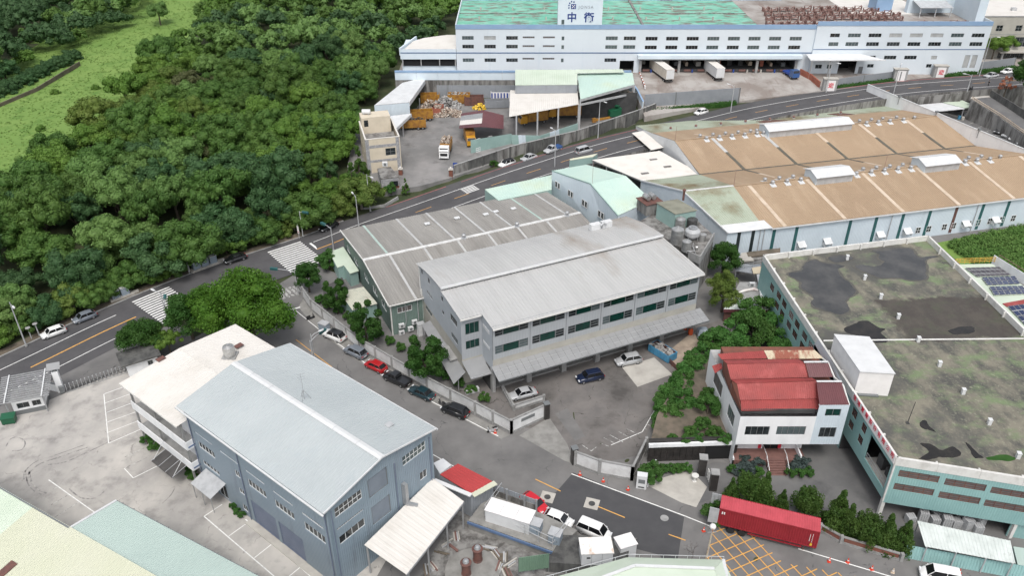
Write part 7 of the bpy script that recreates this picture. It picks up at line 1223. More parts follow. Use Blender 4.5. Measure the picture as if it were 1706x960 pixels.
for k in range(4): a,b = kz(510+k*70,640+k*45,4.52),kz(600+k*70,600+k*45,4.52); stripe(bpy.data.objects['car_park'],'bay_line','paint_worn',a,b,.14,4.52)
# ---------------------------------------------------------------- recycling yard
k5_ = lambda X,Y,z: at(570+X/5.645,180+Y/5.645,z)
of = thing('cream_tile_office','cream tiled three storey office with grey corner bands and roof well','building',tuple(k5_(515,590,3.6)),0)
oa,ob2,oc = k5_(215,300,12.2),k5_(540,268,12.2),k5_(85,110,12.2); od_ = (ob2-oa); od_.z = 0; OWd = od_.length; of.rotation_euler[2] = math.atan2(od_.y,od_.x); of.location = (oa.x,oa.y,3.4); of.matrix_basis = Matrix.Translation(of.location) @ Matrix.Rotation(of.rotation_euler[2],4,'Z')
odep = 13.0; HT = 8.8
owf = [(OWd-3.6,OWd-1.2,4.4,6.2)]; wall(of,(0,0),(OWd,0),-1,HT,'beige_tile',owf); fill(of,(0,0),(OWd,0),owf[0],2,frame='frame_grey',rows=2); wall(of,(OWd,0),(OWd,odep),-1,HT,'beige_tile'); wall(of,(0,odep),(0,0),-1,HT,'beige_tile',[(3,4.2,4.6,6.2),(6,7,4.6,6.2),(9,10.2,4.6,6.2),(3,4.2,1.2,2.8)]); [fill(of,(0,odep),(0,0),h,1,frame='frame_grey') for h in [(3,4.2,4.6,6.2),(6,7,4.6,6.2),(9,10.2,4.6,6.2),(3,4.2,1.2,2.8)]]; wall(of,(OWd,odep),(0,odep),-1,HT,'beige_tile')
part(of,'corner_band','grey_tile',lambda m: (m.box(-.06,.8,-.06,.0,-1,HT-.05), m.box(OWd-1.0,OWd-.2,-.06,0,-1,HT-.05), m.box(.8,OWd-1.0,-.05,0,6.6,7.3), m.box(.8,OWd-1.0,-.05,0,3.0,3.6))); part(of,'roof_well','concrete_stained',lambda m: m.box(.3,OWd-.3,.3,odep-4.2,6.7,7.0)); part(of,'parapet','roof_white',lambda m: (m.box(-.05,OWd+.05,-.05,.3,HT,HT+.12), m.box(-.05,.3,.3,odep,HT,HT+.12), m.box(OWd-.3,OWd+.05,.3,odep,HT,HT+.12))); part(of,'stair_house','beige_tile',lambda m: m.box(.3,OWd-.8,odep-4.2,odep,7,11.0)); pbox(of,'stair_window','glass_dark',.9,1.9,odep-4.25,odep-4.2,8.8,10.4); part(of,'white_slab','roof_white',lambda m: m.box(1.0,4.6,.5,2.0,7.0,7.6))
p = of.matrix_basis @ Vector((2.6,odep+.8,11)); tt = thing('roof_tank','white horizontal tank on the cream office stair house','tank',(p.x,p.y-2.6,p.z)); part(tt,'cylinder','white_metal',lambda m: m.tube([(-1,0,.7),(1,0,.7)],.6,12)); part(tt,'cradle','galv',lambda m: [m.box(x-.1,x+.1,-.5,.5,0,.3) for x in (-.6,.6)])
og = thing('gatekeeper_annex','low dark roofed annex with brick base in front of the cream tiled office','annex',tuple(k5_(440,700,2.6))); a,b,c,d = k5_(365,660,6.0),k5_(530,640,6.0),k5_(455,545,6.0),k5_(330,560,6.0); part(og,'wall','grey_tile',lambda m: m.prism(xy([a,b,c,d]),1.8,5.6),world=True); part(og,'roof','concrete_stained',lambda m: m.prism(xy([a,b,c,d]),5.6,5.85),world=True); part(og,'brick_base','brick_red',lambda m: m.bar((a.x,a.y-.12,3.0),(b.x,b.y-.12,3.0),.15,1.4),world=True); q = a.lerp(b,.55); part(og,'window','glass_dark',lambda m: m.bar((q.x,q.y-.08,4.4),(q.x+1.6,q.y-.02,4.4),.1,1.2),world=True); p = k5_(405,545,5.9); 
r = thing('air_conditioner','white air conditioner on the dark annex roof below the cream office','air conditioner',(p.x,p.y,5.85)); pbox(r,'case','white_metal',-.6,.6,-.35,.35,.1,1.1); part(r,'fan_grille','frame_grey',lambda m: m.rings([[(.05+.36*math.cos(a),-.36,.6+.36*math.sin(a)) for a in np.linspace(0,6.283,12,endpoint=False)],[(.05+.36*math.cos(a),-.38,.6+.36*math.sin(a)) for a in np.linspace(0,6.283,12,endpoint=False)]])); pbox(r,'foot','frame_grey',-.5,.5,-.3,.3,0,.1)
k9 = lambda X,Y,z: at(570+X/5.986,100+Y/5.986,z)
ws = thing('white_l_shed','white sheet metal shed with stepped L shaped roof at the forest edge','shed',tuple(k9(500,480,4))); a,b,c,d = k9(320,450,10.5),k9(670,420,10.5),k9(850,165,10.0),k9(600,225,10.0)
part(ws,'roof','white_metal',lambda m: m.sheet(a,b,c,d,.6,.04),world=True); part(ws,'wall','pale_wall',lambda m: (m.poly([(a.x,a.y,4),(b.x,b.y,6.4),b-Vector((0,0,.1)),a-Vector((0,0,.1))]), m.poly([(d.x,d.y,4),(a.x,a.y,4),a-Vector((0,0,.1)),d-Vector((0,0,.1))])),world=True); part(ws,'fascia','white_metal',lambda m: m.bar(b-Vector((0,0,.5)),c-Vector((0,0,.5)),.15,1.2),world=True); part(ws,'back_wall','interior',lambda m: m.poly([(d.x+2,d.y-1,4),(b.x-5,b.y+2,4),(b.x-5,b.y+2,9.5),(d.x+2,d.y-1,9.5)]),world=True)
a2,b2,c2_,d2 = k9(395,565,8.0),k9(510,700,8.0),k9(690,530,8.3),k9(560,545,8.3); part(ws,'lower_roof','white_metal',lambda m: m.prism(xy([a2,b2,c2_,d2]),[7.8,7.8,8.1,8.1],[7.95,7.95,8.25,8.25]),world=True); part(ws,'lower_fascia','white_metal',lambda m: m.bar(b2-Vector((0,0,.5)),c2_-Vector((0,0,.5)),.12,.8),world=True); part(ws,'post','steel',lambda m: [m.box(p.x-.15,p.x+.15,p.y-.15,p.y+.15,3.9,7.6) for p in (b2.lerp(c2_,.1),b2.lerp(c2_,.5),c2_,b.lerp(c,.5),c)],world=True)
rs2 = thing('maroon_white_shed','shed with striped maroon and white roof and mint green wall in the recycling yard','shed',tuple(k9(1400,750,4))); g0,g1,g2,g3 = k9(1165,680,8.0),k9(1390,665,9.2),k9(1405,498,9.0),k9(1190,530,8.0)
for k,mt in enumerate(('maroon_roof','roof_white','canopy_grey','maroon_roof')): u0,u1 = (0,.2,.5,.82)[k],(.2,.5,.82,1)[k]; part(rs2,'roof_panel',mt,lambda m: m.sheet(g0.lerp(g3,u0),g1.lerp(g2,u0),g1.lerp(g2,u1),g0.lerp(g3,u1),.5,.04),world=True)
part(rs2,'right_roof','maroon_roof',lambda m: m.sheet(k9(1610,685,7.6),k9(1610,550,7.6),g2,g1,.5,.04),world=True); e0,e1 = k9(1285,955,3.4),k9(1700,830,3.8); part(rs2,'wall','mint_wall',lambda m: m.poly([k9(1285,955,3.2),k9(1690,850,3.4),(k9(1690,850,3.4).x,k9(1690,850,3.4).y,6.6),(k9(1285,955,3.2).x,k9(1285,955,3.2).y,7.4)]),world=True)
for X,Y in ((1358,800),(1358,893),(1475,775)):
    p = k9(X,Y,5.4); dd = (e1-e0).normalized(); f = part(rs2,'window','frame_white',lambda m: [m.bar(p+dd*u+Vector((-.02,-.12,-.5)),p+dd*u+Vector((-.02,-.12,.5)),.1) for u in (-.6,0,.6)]+[m.bar(p+dd*-.6+Vector((-.02,-.12,z)),p+dd*.6+Vector((-.02,-.12,z)),.1) for z in (-.5,0,.5)],world=True)
mf = thing('mint_slope_fence','mint and white corrugated fence stepping down beside the canopies','fence',tuple(k9(1700,830,4))); P5 = [k9(1690,850,3.5),at(900,243,4.1),at(962,222,4.9)]
for a,b in zip(P5[:-1],P5[1:]):
    for k in range(4): p,q = a.lerp(b,k/4),a.lerp(b,(k+1)/4); part(mf,'sheet','mint_wall' if k != 1 else 'pale_wall',lambda m: m.bar(p+Vector((0,0,1.4)),q+Vector((0,0,1.4)),.12,2.8),world=True)
k10 = lambda X,Y,z: at(855+X/5.986,100+Y/5.986,z)
cn = thing('open_truck_canopy','large open truck shelter with white and pale green sheet roofs on steel posts','canopy',tuple(k10(300,600,4)))
a,b,c,d = k10(-40,565,10.6),k10(655,440,11.0),k10(640,305,11.3),k10(-30,300,11.3); part(cn,'white_roof','roof_white',lambda m: m.sheet(a,b,c,d,.6,.04),world=True); a1,b1,c1_,d1 = k10(20,250,13.6),k10(640,245,13.6),k10(640,95,13.9),k10(20,95,13.9); part(cn,'green_roof','pale_green_roof',lambda m: m.sheet(a1,b1,c1_,d1,.5,.04),world=True); part(cn,'band','corr_grey',lambda m: m.prism(xy([a1,b1,b1+Vector((0,.2,0)),a1+Vector((0,.2,0))]),11.3,13.5),world=True)
a3,b3,c3,d3 = k10(670,390,12.4),k10(1210,240,13.0),k10(1190,125,13.2),k10(640,135,13.2); part(cn,'right_green_roof','mint_roof',lambda m: m.sheet(a3,b3,c3,d3,.5,.04),world=True); part(cn,'back_green_roof','pale_green_roof',lambda m: m.sheet(k10(620,130,13.9),k10(1110,122,13.9),k10(1090,90,14),k10(625,92,14),.5,.04),world=True); part(cn,'gable_beam','galv',lambda m: (m.bar(a3-Vector((0,0,.4)),b3-Vector((0,0,.4)),.3,.5), m.bar(a3-Vector((0,0,1.5)),b3-Vector((0,0,2.6)),.35,.5)),world=True)
for p in (a.lerp(b,.1),a.lerp(b,.4),a.lerp(b,.7),b,a3,b3,b3.lerp(c3,.5),b3.lerp(c3,.9),a3.lerp(d3,.5)): part(cn,'post','galv',lambda m: m.box(p.x-.2,p.x+.2,p.y-.2,p.y+.2,3.6,p.z-.1),world=True)
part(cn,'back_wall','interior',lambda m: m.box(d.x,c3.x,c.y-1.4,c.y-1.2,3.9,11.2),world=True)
# road wall of dark concrete panels below the yard
RW = [at(757,297,2.3),at(850,265,3.2),at(960,238,4.4),at(1062,203,5.6),at(1090,192,6.1)]; r = thing('panel_retaining_wall','dark weathered concrete panel wall along the uphill road','wall',tuple(RW[0]))
for a,b in zip(RW[:-1],RW[1:]):
    n_ = max(1,round((b-a).length/4.2))
    for k in range(n_): p,q = a.lerp(b,k/n_),a.lerp(b,(k+1)/n_); part(r,'panel','concrete_black' if k%3 else 'concrete_stained',lambda m: m.bar(p.lerp(q,.01)+Vector((0,0,1.5)),p.lerp(q,.94)+Vector((0,0,1.5)),.25,3.6),world=True); part(r,'pier','concrete_black',lambda m: m.bar(q+Vector((0,-.1,-.4)),q+Vector((0,-.1,3.4)),.45),world=True)
    part(r,'coping','concrete_grey',lambda m: m.bar(a+Vector((0,0,3.35)),b+Vector((0,0,3.35)),.4,.12),world=True)
for X,Y,l in ((555,660,'brown brick gate pillar with lamp beside the dark shrub'),(1025,665,'brown brick gate pillar beside a blue notice')): p = k5_(X,Y,2.6); r = thing('brick_gate_pillar',l,'pillar',(p.x,p.y,2.0)); part(r,'shaft','brick_red',lambda m: m.box(-.45,.45,-.45,.45,0,3.0)); part(r,'cap','concrete_light',lambda m: m.box(-.55,.55,-.55,.55,3.0,3.15)); part(r,'lamp','sign_white',lambda m: m.lathe((0,0,3.15),((.1,0),(.25,.2),(.2,.42),(.03,.5)),10))
p = k5_(1066,600,2.8); r = thing('notice_board','small blue notice board on the yard wall','sign',(p.x,p.y,2.6)); pbox(r,'board','plastic_blue',-.55,.55,-.05,.05,1.2,2.6); pbox(r,'post','steel',-.05,.05,.05,.12,0,2.6)
rwall('planter_wall','low concrete planter wall below the gatekeeper annex',[k5_(200,940,1.2),k5_(400,905,1.8),k5_(525,830,2.4)],0,-.2,'concrete_grey')
# ---------------------------------------------------------------- vehicles
CARS = {   # length, width, height, bonnet height, belt height, cabin start/roof start/roof end/cabin end (fractions of length from the front), tail height
 'sedan': (4.65,1.80,1.45,.82,.92,.27,.42,.70,.86,.95), 'hatch': (4.15,1.74,1.50,.86,.96,.22,.38,.80,.96,.98), 'suv': (4.60,1.86,1.68,.98,1.06,.24,.37,.84,.97,1.06),
 'mpv': (4.55,1.76,1.85,.95,1.08,.15,.30,.92,.99,1.08), 'pickup': (5.2,1.86,1.75,1.0,1.08,.25,.36,.55,.60,1.02)}
def car(kind, col, lab, rear, front, z=0.0, bedcol=None, name='parked_car', group=None, cat='car'):
    L,Wd,H,zb,zt,c0,r0,r1,c1,tz = CARS[kind]; A,B = at(*rear,z),at(*front,z); c = (A+B)/2; d = B-A; r = thing(name,lab,cat,(c.x,c.y,z+.02),math.atan2(d.y,d.x),group); paint = 'car_'+col; hw = Wd/2
    X = lambda f: L/2-f*L
    # body shell: stations from the front, rounded section
    st = [(0,.34,.62,.72),(.03,.24,.70,.86),(.10,.20,zb-.05,.95),(c0,.20,zb+.04,1),(.5,.20,zt,1),(c1,.20,max(tz-.02,zt-.04),.98),(.96,.24,tz-.10,.94),(1,.36,tz-.28,.84)]
    m = MB(); m.rings([[(X(f),s*hw*wf*k,zz) for s,k,zz in ((-1,.86,lo),(-1,1,lo+.14),(-1,1,(lo+hi)/2+.06),(-1,.93,hi-.06),(-1,.80,hi),(1,.80,hi),(1,.93,hi-.06),(1,1,(lo+hi)/2+.06),(1,1,lo+.14),(1,.86,lo))] for f,lo,hi,wf in st]); m.build('body',paint,r,True)
    tw = .74; zr = H
    def ring(f,zz,w_): return [(X(f),-hw*w_,zz),(X(f),hw*w_,zz)]
    g = MB(); a,b,c_,e = ring(c0,zt-.08,.86),ring(r0,zr-.05,tw-.02),ring(r1,zr-.07,tw-.03),ring(c1,zt-.08,.84)
    for p,q in ((a,b),(b,c_),(c_,e)): g.poly([p[0],q[0],q[1],p[1]][::-1])
    g.poly([a[0],e[0],c_[0],b[0]]); g.poly([a[1],b[1],c_[1],e[1]]); gl = g.build('window_glass','car_glass',r)
    rf = MB(); rf.rings([[(X(f),-hw*(w_),zz),(X(f),-hw*w_*.8,zz+.045),(X(f),hw*w_*.8,zz+.045),(X(f),hw*w_,zz)] for f,zz,w_ in ((r0-.01,zr-.06,tw),(r0+.05,zr-.035,tw+.01),((r0+r1)/2,zr-.03,tw+.02),(r1-.02,zr-.045,tw+.01),(r1+.02,zr-.09,tw-.02))]); rf.build('roof',paint if not (kind == 'suv' and col == 'white') else 'car_black' if 'panoramic' in lab else paint,r)
    pl_ = MB()
    for s in (-1,1):
        for p,q in (((c0,zt-.04,.88),(r0,zr-.05,tw)),((c1,zt-.04,.86),(r1,zr-.07,tw-.01)),(((r0+r1)/2,zt-.02,.89),((r0+r1)/2,zr-.04,tw+.01))): pl_.bar((X(p[0]),s*hw*p[2],p[1]),(X(q[0]),s*hw*q[2],q[1]),.07,.06)
    pl_.build('pillar',paint,r)
    if kind == 'pickup':
        bd = MB(); bd.box(X(.99),X(.62),-hw*.8,hw*.8,.75,zt-.02); bd.build('bed','car_'+(bedcol or 'black'),r); bw = MB(); bw.box(X(1),X(.62),-hw*.96,-hw*.8,.6,zt+.06); bw.box(X(1),X(.62),hw*.8,hw*.96,.6,zt+.06); bw.box(X(1),X(.985),-hw*.8,hw*.8,.6,zt+.06); bw.build('bed_wall','car_'+(bedcol or col),r)
    for f in (.19,.80):
        for s in (-1,1):
            wq = MB(); cx = X(f); n = 14; ring2 = lambda rr,y: [(cx+rr*math.cos(t),y,.32+rr*math.sin(t)) for t in np.linspace(0,2*math.pi,n,endpoint=False)]
            wq.rings([ring2(.32,s*hw*.78),ring2(.32,s*hw*.985)][::s]); wo = wq.build('wheel','rubber',r); w2 = MB(); w2.rings([ring2(.2,s*hw*.985),ring2(.17,s*hw*.995)][::s]); w2.build('rim','rim',wo)
    for s in (-1,1):
        MB().box(X(.045),X(.0)-.02,s*hw*.62-.2,s*hw*.62+.2,.60,.74).build('headlight','head_lamp',r); MB().box(X(1)+.0,X(.97),s*hw*.66-.18,s*hw*.66+.18,tz-.38,tz-.22).build('taillight','tail_lamp',r); MB().box(X(c0+.06)-.1,X(c0+.06)+.1,min(s*hw*.96,s*hw*1.10),max(s*hw*.96,s*hw*1.10),zt-.02,zt+.13).build('mirror',paint,r)
    MB().box(X(.01)-.02,X(.0)+.005,-.3,.3,.42,.54).build('grille','rubber',r); MB().box(X(1)-.005,X(.99),-.26,.26,tz-.52,tz-.40).build('number_plate','sign_white',r)
    return r
car('hatch','white','white hatchback parked by the forest kerb near a street lamp',(112,551),(69,566)); car('hatch','grey','blue grey hatchback parked by the forest kerb ahead of roadside cabinets',(163,525),(121,541)); car('sedan','black','long black sedan parked at the bus shelter cabinets by the forest',(414,428),(371,442)); car('suv','black','dark suv parked at the forest kerb beyond the second crosswalk',(564,375),(532,389))
car('suv','white','white panoramic roof suv parked below the dark panel wall',(860,271.5),(829,281.5),3.1); car('sedan','silver','silver sedan parked below the dark panel wall',(896,261),(866,271),3.7); car('pickup','silver','silver pickup with blue load bed parked below the dark panel wall',(936,247),(905,258),4.4,'blue'); car('mpv','silver','pale estate car driving down the uphill road',(958,259),(986,251),4.5,name='moving_car')
car('hatch','white','small white hatchback driving along the hedge of the depot',(1180,187),(1155,193.5),6.9,name='moving_car'); car('sedan','silver','silver sedan parked by the hedge right of the depot gate',(1665,126.5),(1636,131),9.8); car('sedan','white','white sedan parked behind the silver one by the depot hedge',(1692,119.5),(1664,124),9.9)
for k,(a,b,cl_,l) in enumerate((((1678,216),(1654,226),'darkgrey','dark grey car nose out in the sunken car park'),((1692,222),(1666,232),'silver','silver car in the sunken car park beside the dark grey one'),((1706,228),(1677,238),'white','white suv in the sunken car park'),((1718,236),(1690,246),'silver','silver hatchback at the end of the sunken car park row'))): car(('sedan','sedan','suv','hatch')[k],cl_,l,a,b,4.52)
car('suv','white','white panoramic roof suv parked at the wall beside a grey cabinet',(574,570.5),(541,557)); car('suv','grey','grey suv parked along the white block wall behind the red one',(609,599),(577,584)); car('hatch','red','dark red hatchback parked along the white block wall',(644,623),(609,607)); car('pickup','black','black pickup parked along the white block wall',(680,645),(643,628)); car('sedan','teal','dark teal sedan parked along the white block wall',(722,668),(684,651)); car('suv','black','black suv with red tail lamps parked beside scooters',(780,698),(737,681))
car('suv','navy','navy blue suv parked in the loading yard',(1006,628),(959,638)); car('suv','silver','silver suv parked on the pale slab near the blue skip',(1067,601),(1026,609)); car('sedan','silver','silver sedan parked in the corner bay behind the white gate wall',(896,655),(845,667))
car('hatch','brightred','bright red hatchback half hidden behind the fence panels',(872,831),(908,857)); car('hatch','white','white hatchback parked beside the plant deck',(905,861),(955,881)); car('mpv','white','white van parked behind the white hatchback at the kerb',(962,879),(1017,902),name='parked_van',cat='van'); car('mpv','white','white people carrier beside the teal street wall',(1600,972),(1527,958),name='parked_van',cat='van')
# scooters
def scooter(lab, pxp, ang, col, z=0.0, group=None):
    p = at(*pxp,z); r = thing('scooter',lab,'scooter',(p.x,p.y,z+.02),ang,group); 
    for x in (-.6,.6): part(r,'wheel','rubber',lambda m: m.rings([[(x+.24*math.cos(t),y,.24+.24*math.sin(t)) for t in np.linspace(0,6.283,12,endpoint=False)] for y in (-.05,.05)]))
    part(r,'body',col,lambda m: m.rings([[(x,-w_,z0),(x,w_,z0),(x,w_*.8,z1),(x,-w_*.8,z1)] for x,w_,z0,z1 in ((-.85,.1,.5,.62),(-.6,.17,.35,.72),(-.15,.17,.25,.72),(.1,.16,.22,.34),(.4,.16,.22,.36),(.55,.14,.35,.95),(.62,.08,.6,1.0))])); part(r,'seat','rubber',lambda m: m.box(-.75,-.05,-.13,.13,.72,.82)); part(r,'handlebar','rubber',lambda m: (m.tube([(.52,-.32,1.05),(.56,0,1.0),(.52,.32,1.05)],.03,5), m.bar((.62,0,.4),(.54,0,1.0),.06))); part(r,'headlight','head_lamp',lambda m: m.box(.62,.68,-.08,.08,.82,.94))
scooter('red and black scooter parked beside the black suv',(737,676),R(140),'car_darkgrey'); scooter('silver scooter parked near an orange cone',(820,720),R(200),'car_silver'); scooter('black scooter parked near the cabinet at the corner wall',(518,532),R(40),'car_black')
# lorries
def wheel(r,x,y,rad=.5,w_=.28): 
    o = part(r,'wheel','rubber',lambda m: m.rings([[(x+rad*math.cos(t),y-w_/2,rad+rad*math.sin(t)) for t in np.linspace(0,6.283,14,endpoint=False)],[(x+rad*math.cos(t),y+w_/2,rad+rad*math.sin(t)) for t in np.linspace(0,6.283,14,endpoint=False)]])); s = 1 if y > 0 else -1; part(o,'rim','rim',lambda m: m.rings([[(x+rad*.55*math.cos(t),y+s*w_*.52,rad+rad*.55*math.sin(t)) for t in np.linspace(0,6.283,10,endpoint=False)],[(x+rad*.4*math.cos(t),y+s*w_*.56,rad+rad*.4*math.sin(t)) for t in np.linspace(0,6.283,10,endpoint=False)]]))
# red container on its chassis
ca,cb = at(1220,893),at(1352,926); cd = (cb-ca).normalized(); cc_ = at(1198,858)
cx = thing('container_trailer','long red shipping container on a red chassis trailer with grey doors open','trailer',tuple(at(1217,891)),math.atan2(cd.y,cd.x))
yo = 1.25; x0_,x1_ = -1.9,10.3; zc = 1.25; 
m = MB()
def corr(m,xa,xb,y,za,zb,n,dep,flip):
    pts = []
    for k in range(n):
        t0 = xa+(xb-xa)*k/n; st_ = (xb-xa)/n; pts += [(t0,0),(t0+st_*.3,0),(t0+st_*.5,dep),(t0+st_*.8,dep)]
    pts.append((xb,0))
    for (p,dp),(q,dq) in zip(pts[:-1],pts[1:]): f = [(p,y+dp,za),(q,y+dq,za),(q,y+dq,zb),(p,y+dp,zb)]; m.poly(f if not flip else f[::-1])
corr(m,x0_+.12,x1_-.12,0.0,zc+.15,zc+2.78,40,.05,False); corr(m,x0_+.12,x1_-.12,2.44,zc+.15,zc+2.78,40,-.05,True); m.box(x1_-.1,x1_-.05,.05,2.4,zc+.1,zc+2.8); cbody = m.build('side_panel','container_red',cx)
part(cx,'roof','container_roof',lambda m: m.sheet((x0_,.0,zc+2.84),(x1_,.0,zc+2.84),(x1_,2.44,zc+2.84),(x0_,2.44,zc+2.84),.3,.03,.05)); part(cx,'corner_frame','container_red',lambda m: [m.box(x-.06,x+.06,y-.03 if y else -.03,y+.06,zc,zc+2.86) for x in (x0_+.06,x1_-.06) for y in (0,2.4)]+[m.box(x0_,x1_,y-.03,y+.06,z,z+.15) for y in (0,2.4) for z in (zc,zc+2.72)]); part(cx,'inside','void',lambda m: m.box(x0_+.3,x0_+.35,.1,2.35,zc+.15,zc+2.7)); part(cx,'floor','brown_stone',lambda m: m.box(x0_+.1,x1_-.1,.05,2.4,zc+.02,zc+.14))
for y,s in ((0,-1),(2.44,1)):
    dpo = part(cx,'door','galv',lambda m: [m.box(x0_-1.18+.24*k,x0_-1.18+.24*k+.2,y+s*.06-.04,y+s*.06+.04,zc+.1,zc+2.75) for k in range(5)]+[m.box(x0_-1.2,x0_+.0,y+s*.06-.025,y+s*.06+.025,zc+.12,zc+2.73)])
    part(dpo,'lock_rod','steel',lambda m: [m.tube([(x0_-.35-.5*k,y-s*.02,zc+.1),(x0_-.35-.5*k,y-s*.02,zc+2.75)],.025,5) for k in range(2)])
part(cx,'chassis','rust_dark',lambda m: (m.box(x0_,x1_,.55,.75,.85,1.2), m.box(x0_,x1_,1.7,1.9,.85,1.2), [m.box(x0_+1.5*k,x0_+1.5*k+.15,.1,2.35,1.0,1.22) for k in range(9)])); part(cx,'side_rail','container_red',lambda m: (m.box(2.0,8.6,.0,.12,.75,.9), [m.box(x,x+.08,.02,.1,.75,1.2) for x in (2.4,4.5,6.5,8.4)])); part(cx,'landing_leg','rust_dark',lambda m: [m.box(8.8,9.0,y-.08,y+.08,0,.9) for y in (.45,2.0)])
for x in (-.1,1.3):
    for y in (.22,2.22): wheel(cx,x,y)
part(cx,'marking','sign_white',lambda m: [m.box(x1_-.75+.0,x1_-.7,-.07,-.035,zc+.9+.3*k,zc+1.1+.3*k) for k in range(5)]+[m.box(x1_-1.05,x1_-1.0,-.07,-.035,zc+1.0,zc+2.2)]+[m.box(x0_+.35+.25*k,x0_+.5+.25*k,-.07,-.035,zc+2.0,zc+2.4) for k in range(2)]); part(cx,'yellow_marking','plastic_yellow',lambda m: (m.box(x1_-.85,x1_-.6,-.07,-.035,zc+.3,zc+.62), m.box(x1_-.78,x1_-.68,-.07,-.035,zc+.68,zc+.78)))
# dump truck facing the gate
dt = thing('dump_truck','white cab dump truck loaded with scrap in the recycling yard','truck',tuple(k5_(972,440,4.0)),R(-93)); part(dt,'cab','car_white',lambda m: m.rings([[(x,-1.2*w_,.7),(x,1.2*w_,.7),(x,1.2*w_,zz),(x,-1.2*w_,zz)] for x,w_,zz in ((1.0,1,3.0),(2.6,1,3.0),(3.0,.98,2.2),(3.05,.98,.7))])); part(dt,'windscreen','car_glass',lambda m: m.poly([(2.70,-1.05,2.85),(3.06,-1.05,2.0),(3.06,1.05,2.0),(2.70,1.05,2.85)][::-1])); part(dt,'grille','rubber',lambda m: m.box(3.05,3.1,-.9,.9,.9,1.6)); part(dt,'bumper','car_white',lambda m: m.box(2.9,3.15,-1.2,1.2,.4,.85)); [part(dt,'headlight','head_lamp',lambda m: m.box(3.1,3.18,y-.2,y+.2,.6,.8)) for y in (-.9,.9)]; part(dt,'tipper_body','truck_yellow',lambda m: (m.box(-5,.8,-1.25,-1.15,1.1,3.0), m.box(-5,.8,1.15,1.25,1.1,3.0), m.box(.7,.82,-1.15,1.15,1.1,3.3), m.box(-5,-4.9,-1.15,1.15,1.1,3.0), m.box(-5,.8,-1.15,1.15,1.1,1.25))); [wheel(dt,x,y) for x in (2.0,-2.6,-3.8) for y in (-1.05,1.05)]; part(dt,'chassis','iron',lambda m: m.box(-5,2.8,-.5,.5,.6,1.1))
def rubble(name, parent, mt, x0,x1,y0,y1,z0,h,n,seed,peak=True,sz=.45):
    rs = np.random.RandomState(seed); m = MB()
    for _ in range(n):
        u,v = rs.rand(2); x = x0+(x1-x0)*u; y = y0+(y1-y0)*v; f = (1-(2*u-1)**2)*(1-(2*v-1)**2) if peak else 1; z = z0+h*f*rs.uniform(.1,1); s = sz*rs.uniform(.4,1.2); a = rs.rand(3)*6
        R3 = np.array(Matrix.Rotation(a[0],3,'X') @ Matrix.Rotation(a[1],3,'Z')); i = len(m.v); b = np.array([(-1,-.7,-.35),(1,-.7,-.35),(1,.7,-.35),(-1,.7,-.35),(-1,-.7,.35),(1,-.7,.35),(1,.7,.35),(-1,.7,.35)])*s*np.array([1,rs.uniform(.5,1),rs.uniform(.3,1)])
        m.v += [tuple(p) for p in (b@R3.T+np.array([x,y,z])).tolist()]; m.f += [(i,i+3,i+2,i+1),(i+4,i+5,i+6,i+7),(i,i+1,i+5,i+4),(i+1,i+2,i+6,i+5),(i+2,i+3,i+7,i+6),(i+3,i,i+4,i+7)]
    return m.build(name,mt,parent)
tag(rubble('scrap_load',dt,'scrap',-4.8,.6,-1.1,1.1,1.4,2.1,260,3,False,.3),kind='stuff')
def pile(name,lab,pxp,z,rx,ry,h,mt,n,seed): p = at(*pxp,z); o = rubble(name,None,mt,-rx,rx,-ry,ry,.1,h,n,seed,True,.42); o.location = (p.x,p.y,z); return tag(o,lab,'scrap pile',None,'stuff')
pile('scrap_pile','heap of pale waste paper and board beside orange skips',(746,191),4.0,3.8,2.4,1.8,'scrap',400,1); pile('scrap_pile','grey heap of mixed scrap before the corrugated yard wall',(744,176),4.0,4,2.6,2.6,'scrap_grey',380,2); pile('scrap_pile','heap of cardboard scrap at the white shed mouth',(716,182),4.0,3,2.2,2.6,'scrap',260,4); pile('plastic_pile','small heap of bright yellow plastic sacks',(799,181),4.0,1.8,1.4,1.6,'plastic_yellow',70,5); pile('scrap_pile','rusty scrap heap between the canopy post and the depot wall',(1050,172),6.0,2.5,2.5,3.5,'scrap',200,6)
def skip(name,lab,pxp,z,ang,l,w_,h,mt,inn='rust_body',load=None,cat='skip'):
    p = at(*pxp,z); r = thing(name,lab,cat,(p.x,p.y,z),ang); part(r,'shell',mt,lambda m: (m.box(-l/2,l/2,-w_/2,-w_/2+.12,.15,h), m.box(-l/2,l/2,w_/2-.12,w_/2,.15,h), m.box(-l/2,-l/2+.12,-w_/2+.12,w_/2-.12,.15,h), m.box(l/2-.12,l/2,-w_/2+.12,w_/2-.12,.15,h))); part(r,'floor',inn,lambda m: m.box(-l/2+.1,l/2-.1,-w_/2+.1,w_/2-.1,.1,.3)); part(r,'rib',mt,lambda m: [m.box(-l/2+l*k/6-.06,-l/2+l*k/6+.06,s*w_/2-.08,s*w_/2+.08,.2,h-.1) for k in range(1,6) for s in (-1,1)])
    if load: tag(rubble('load',r,load,-l/2+.3,l/2-.3,-w_/2+.3,w_/2-.3,.5,h-.3,90,9,False,.35),kind='stuff')
    return r
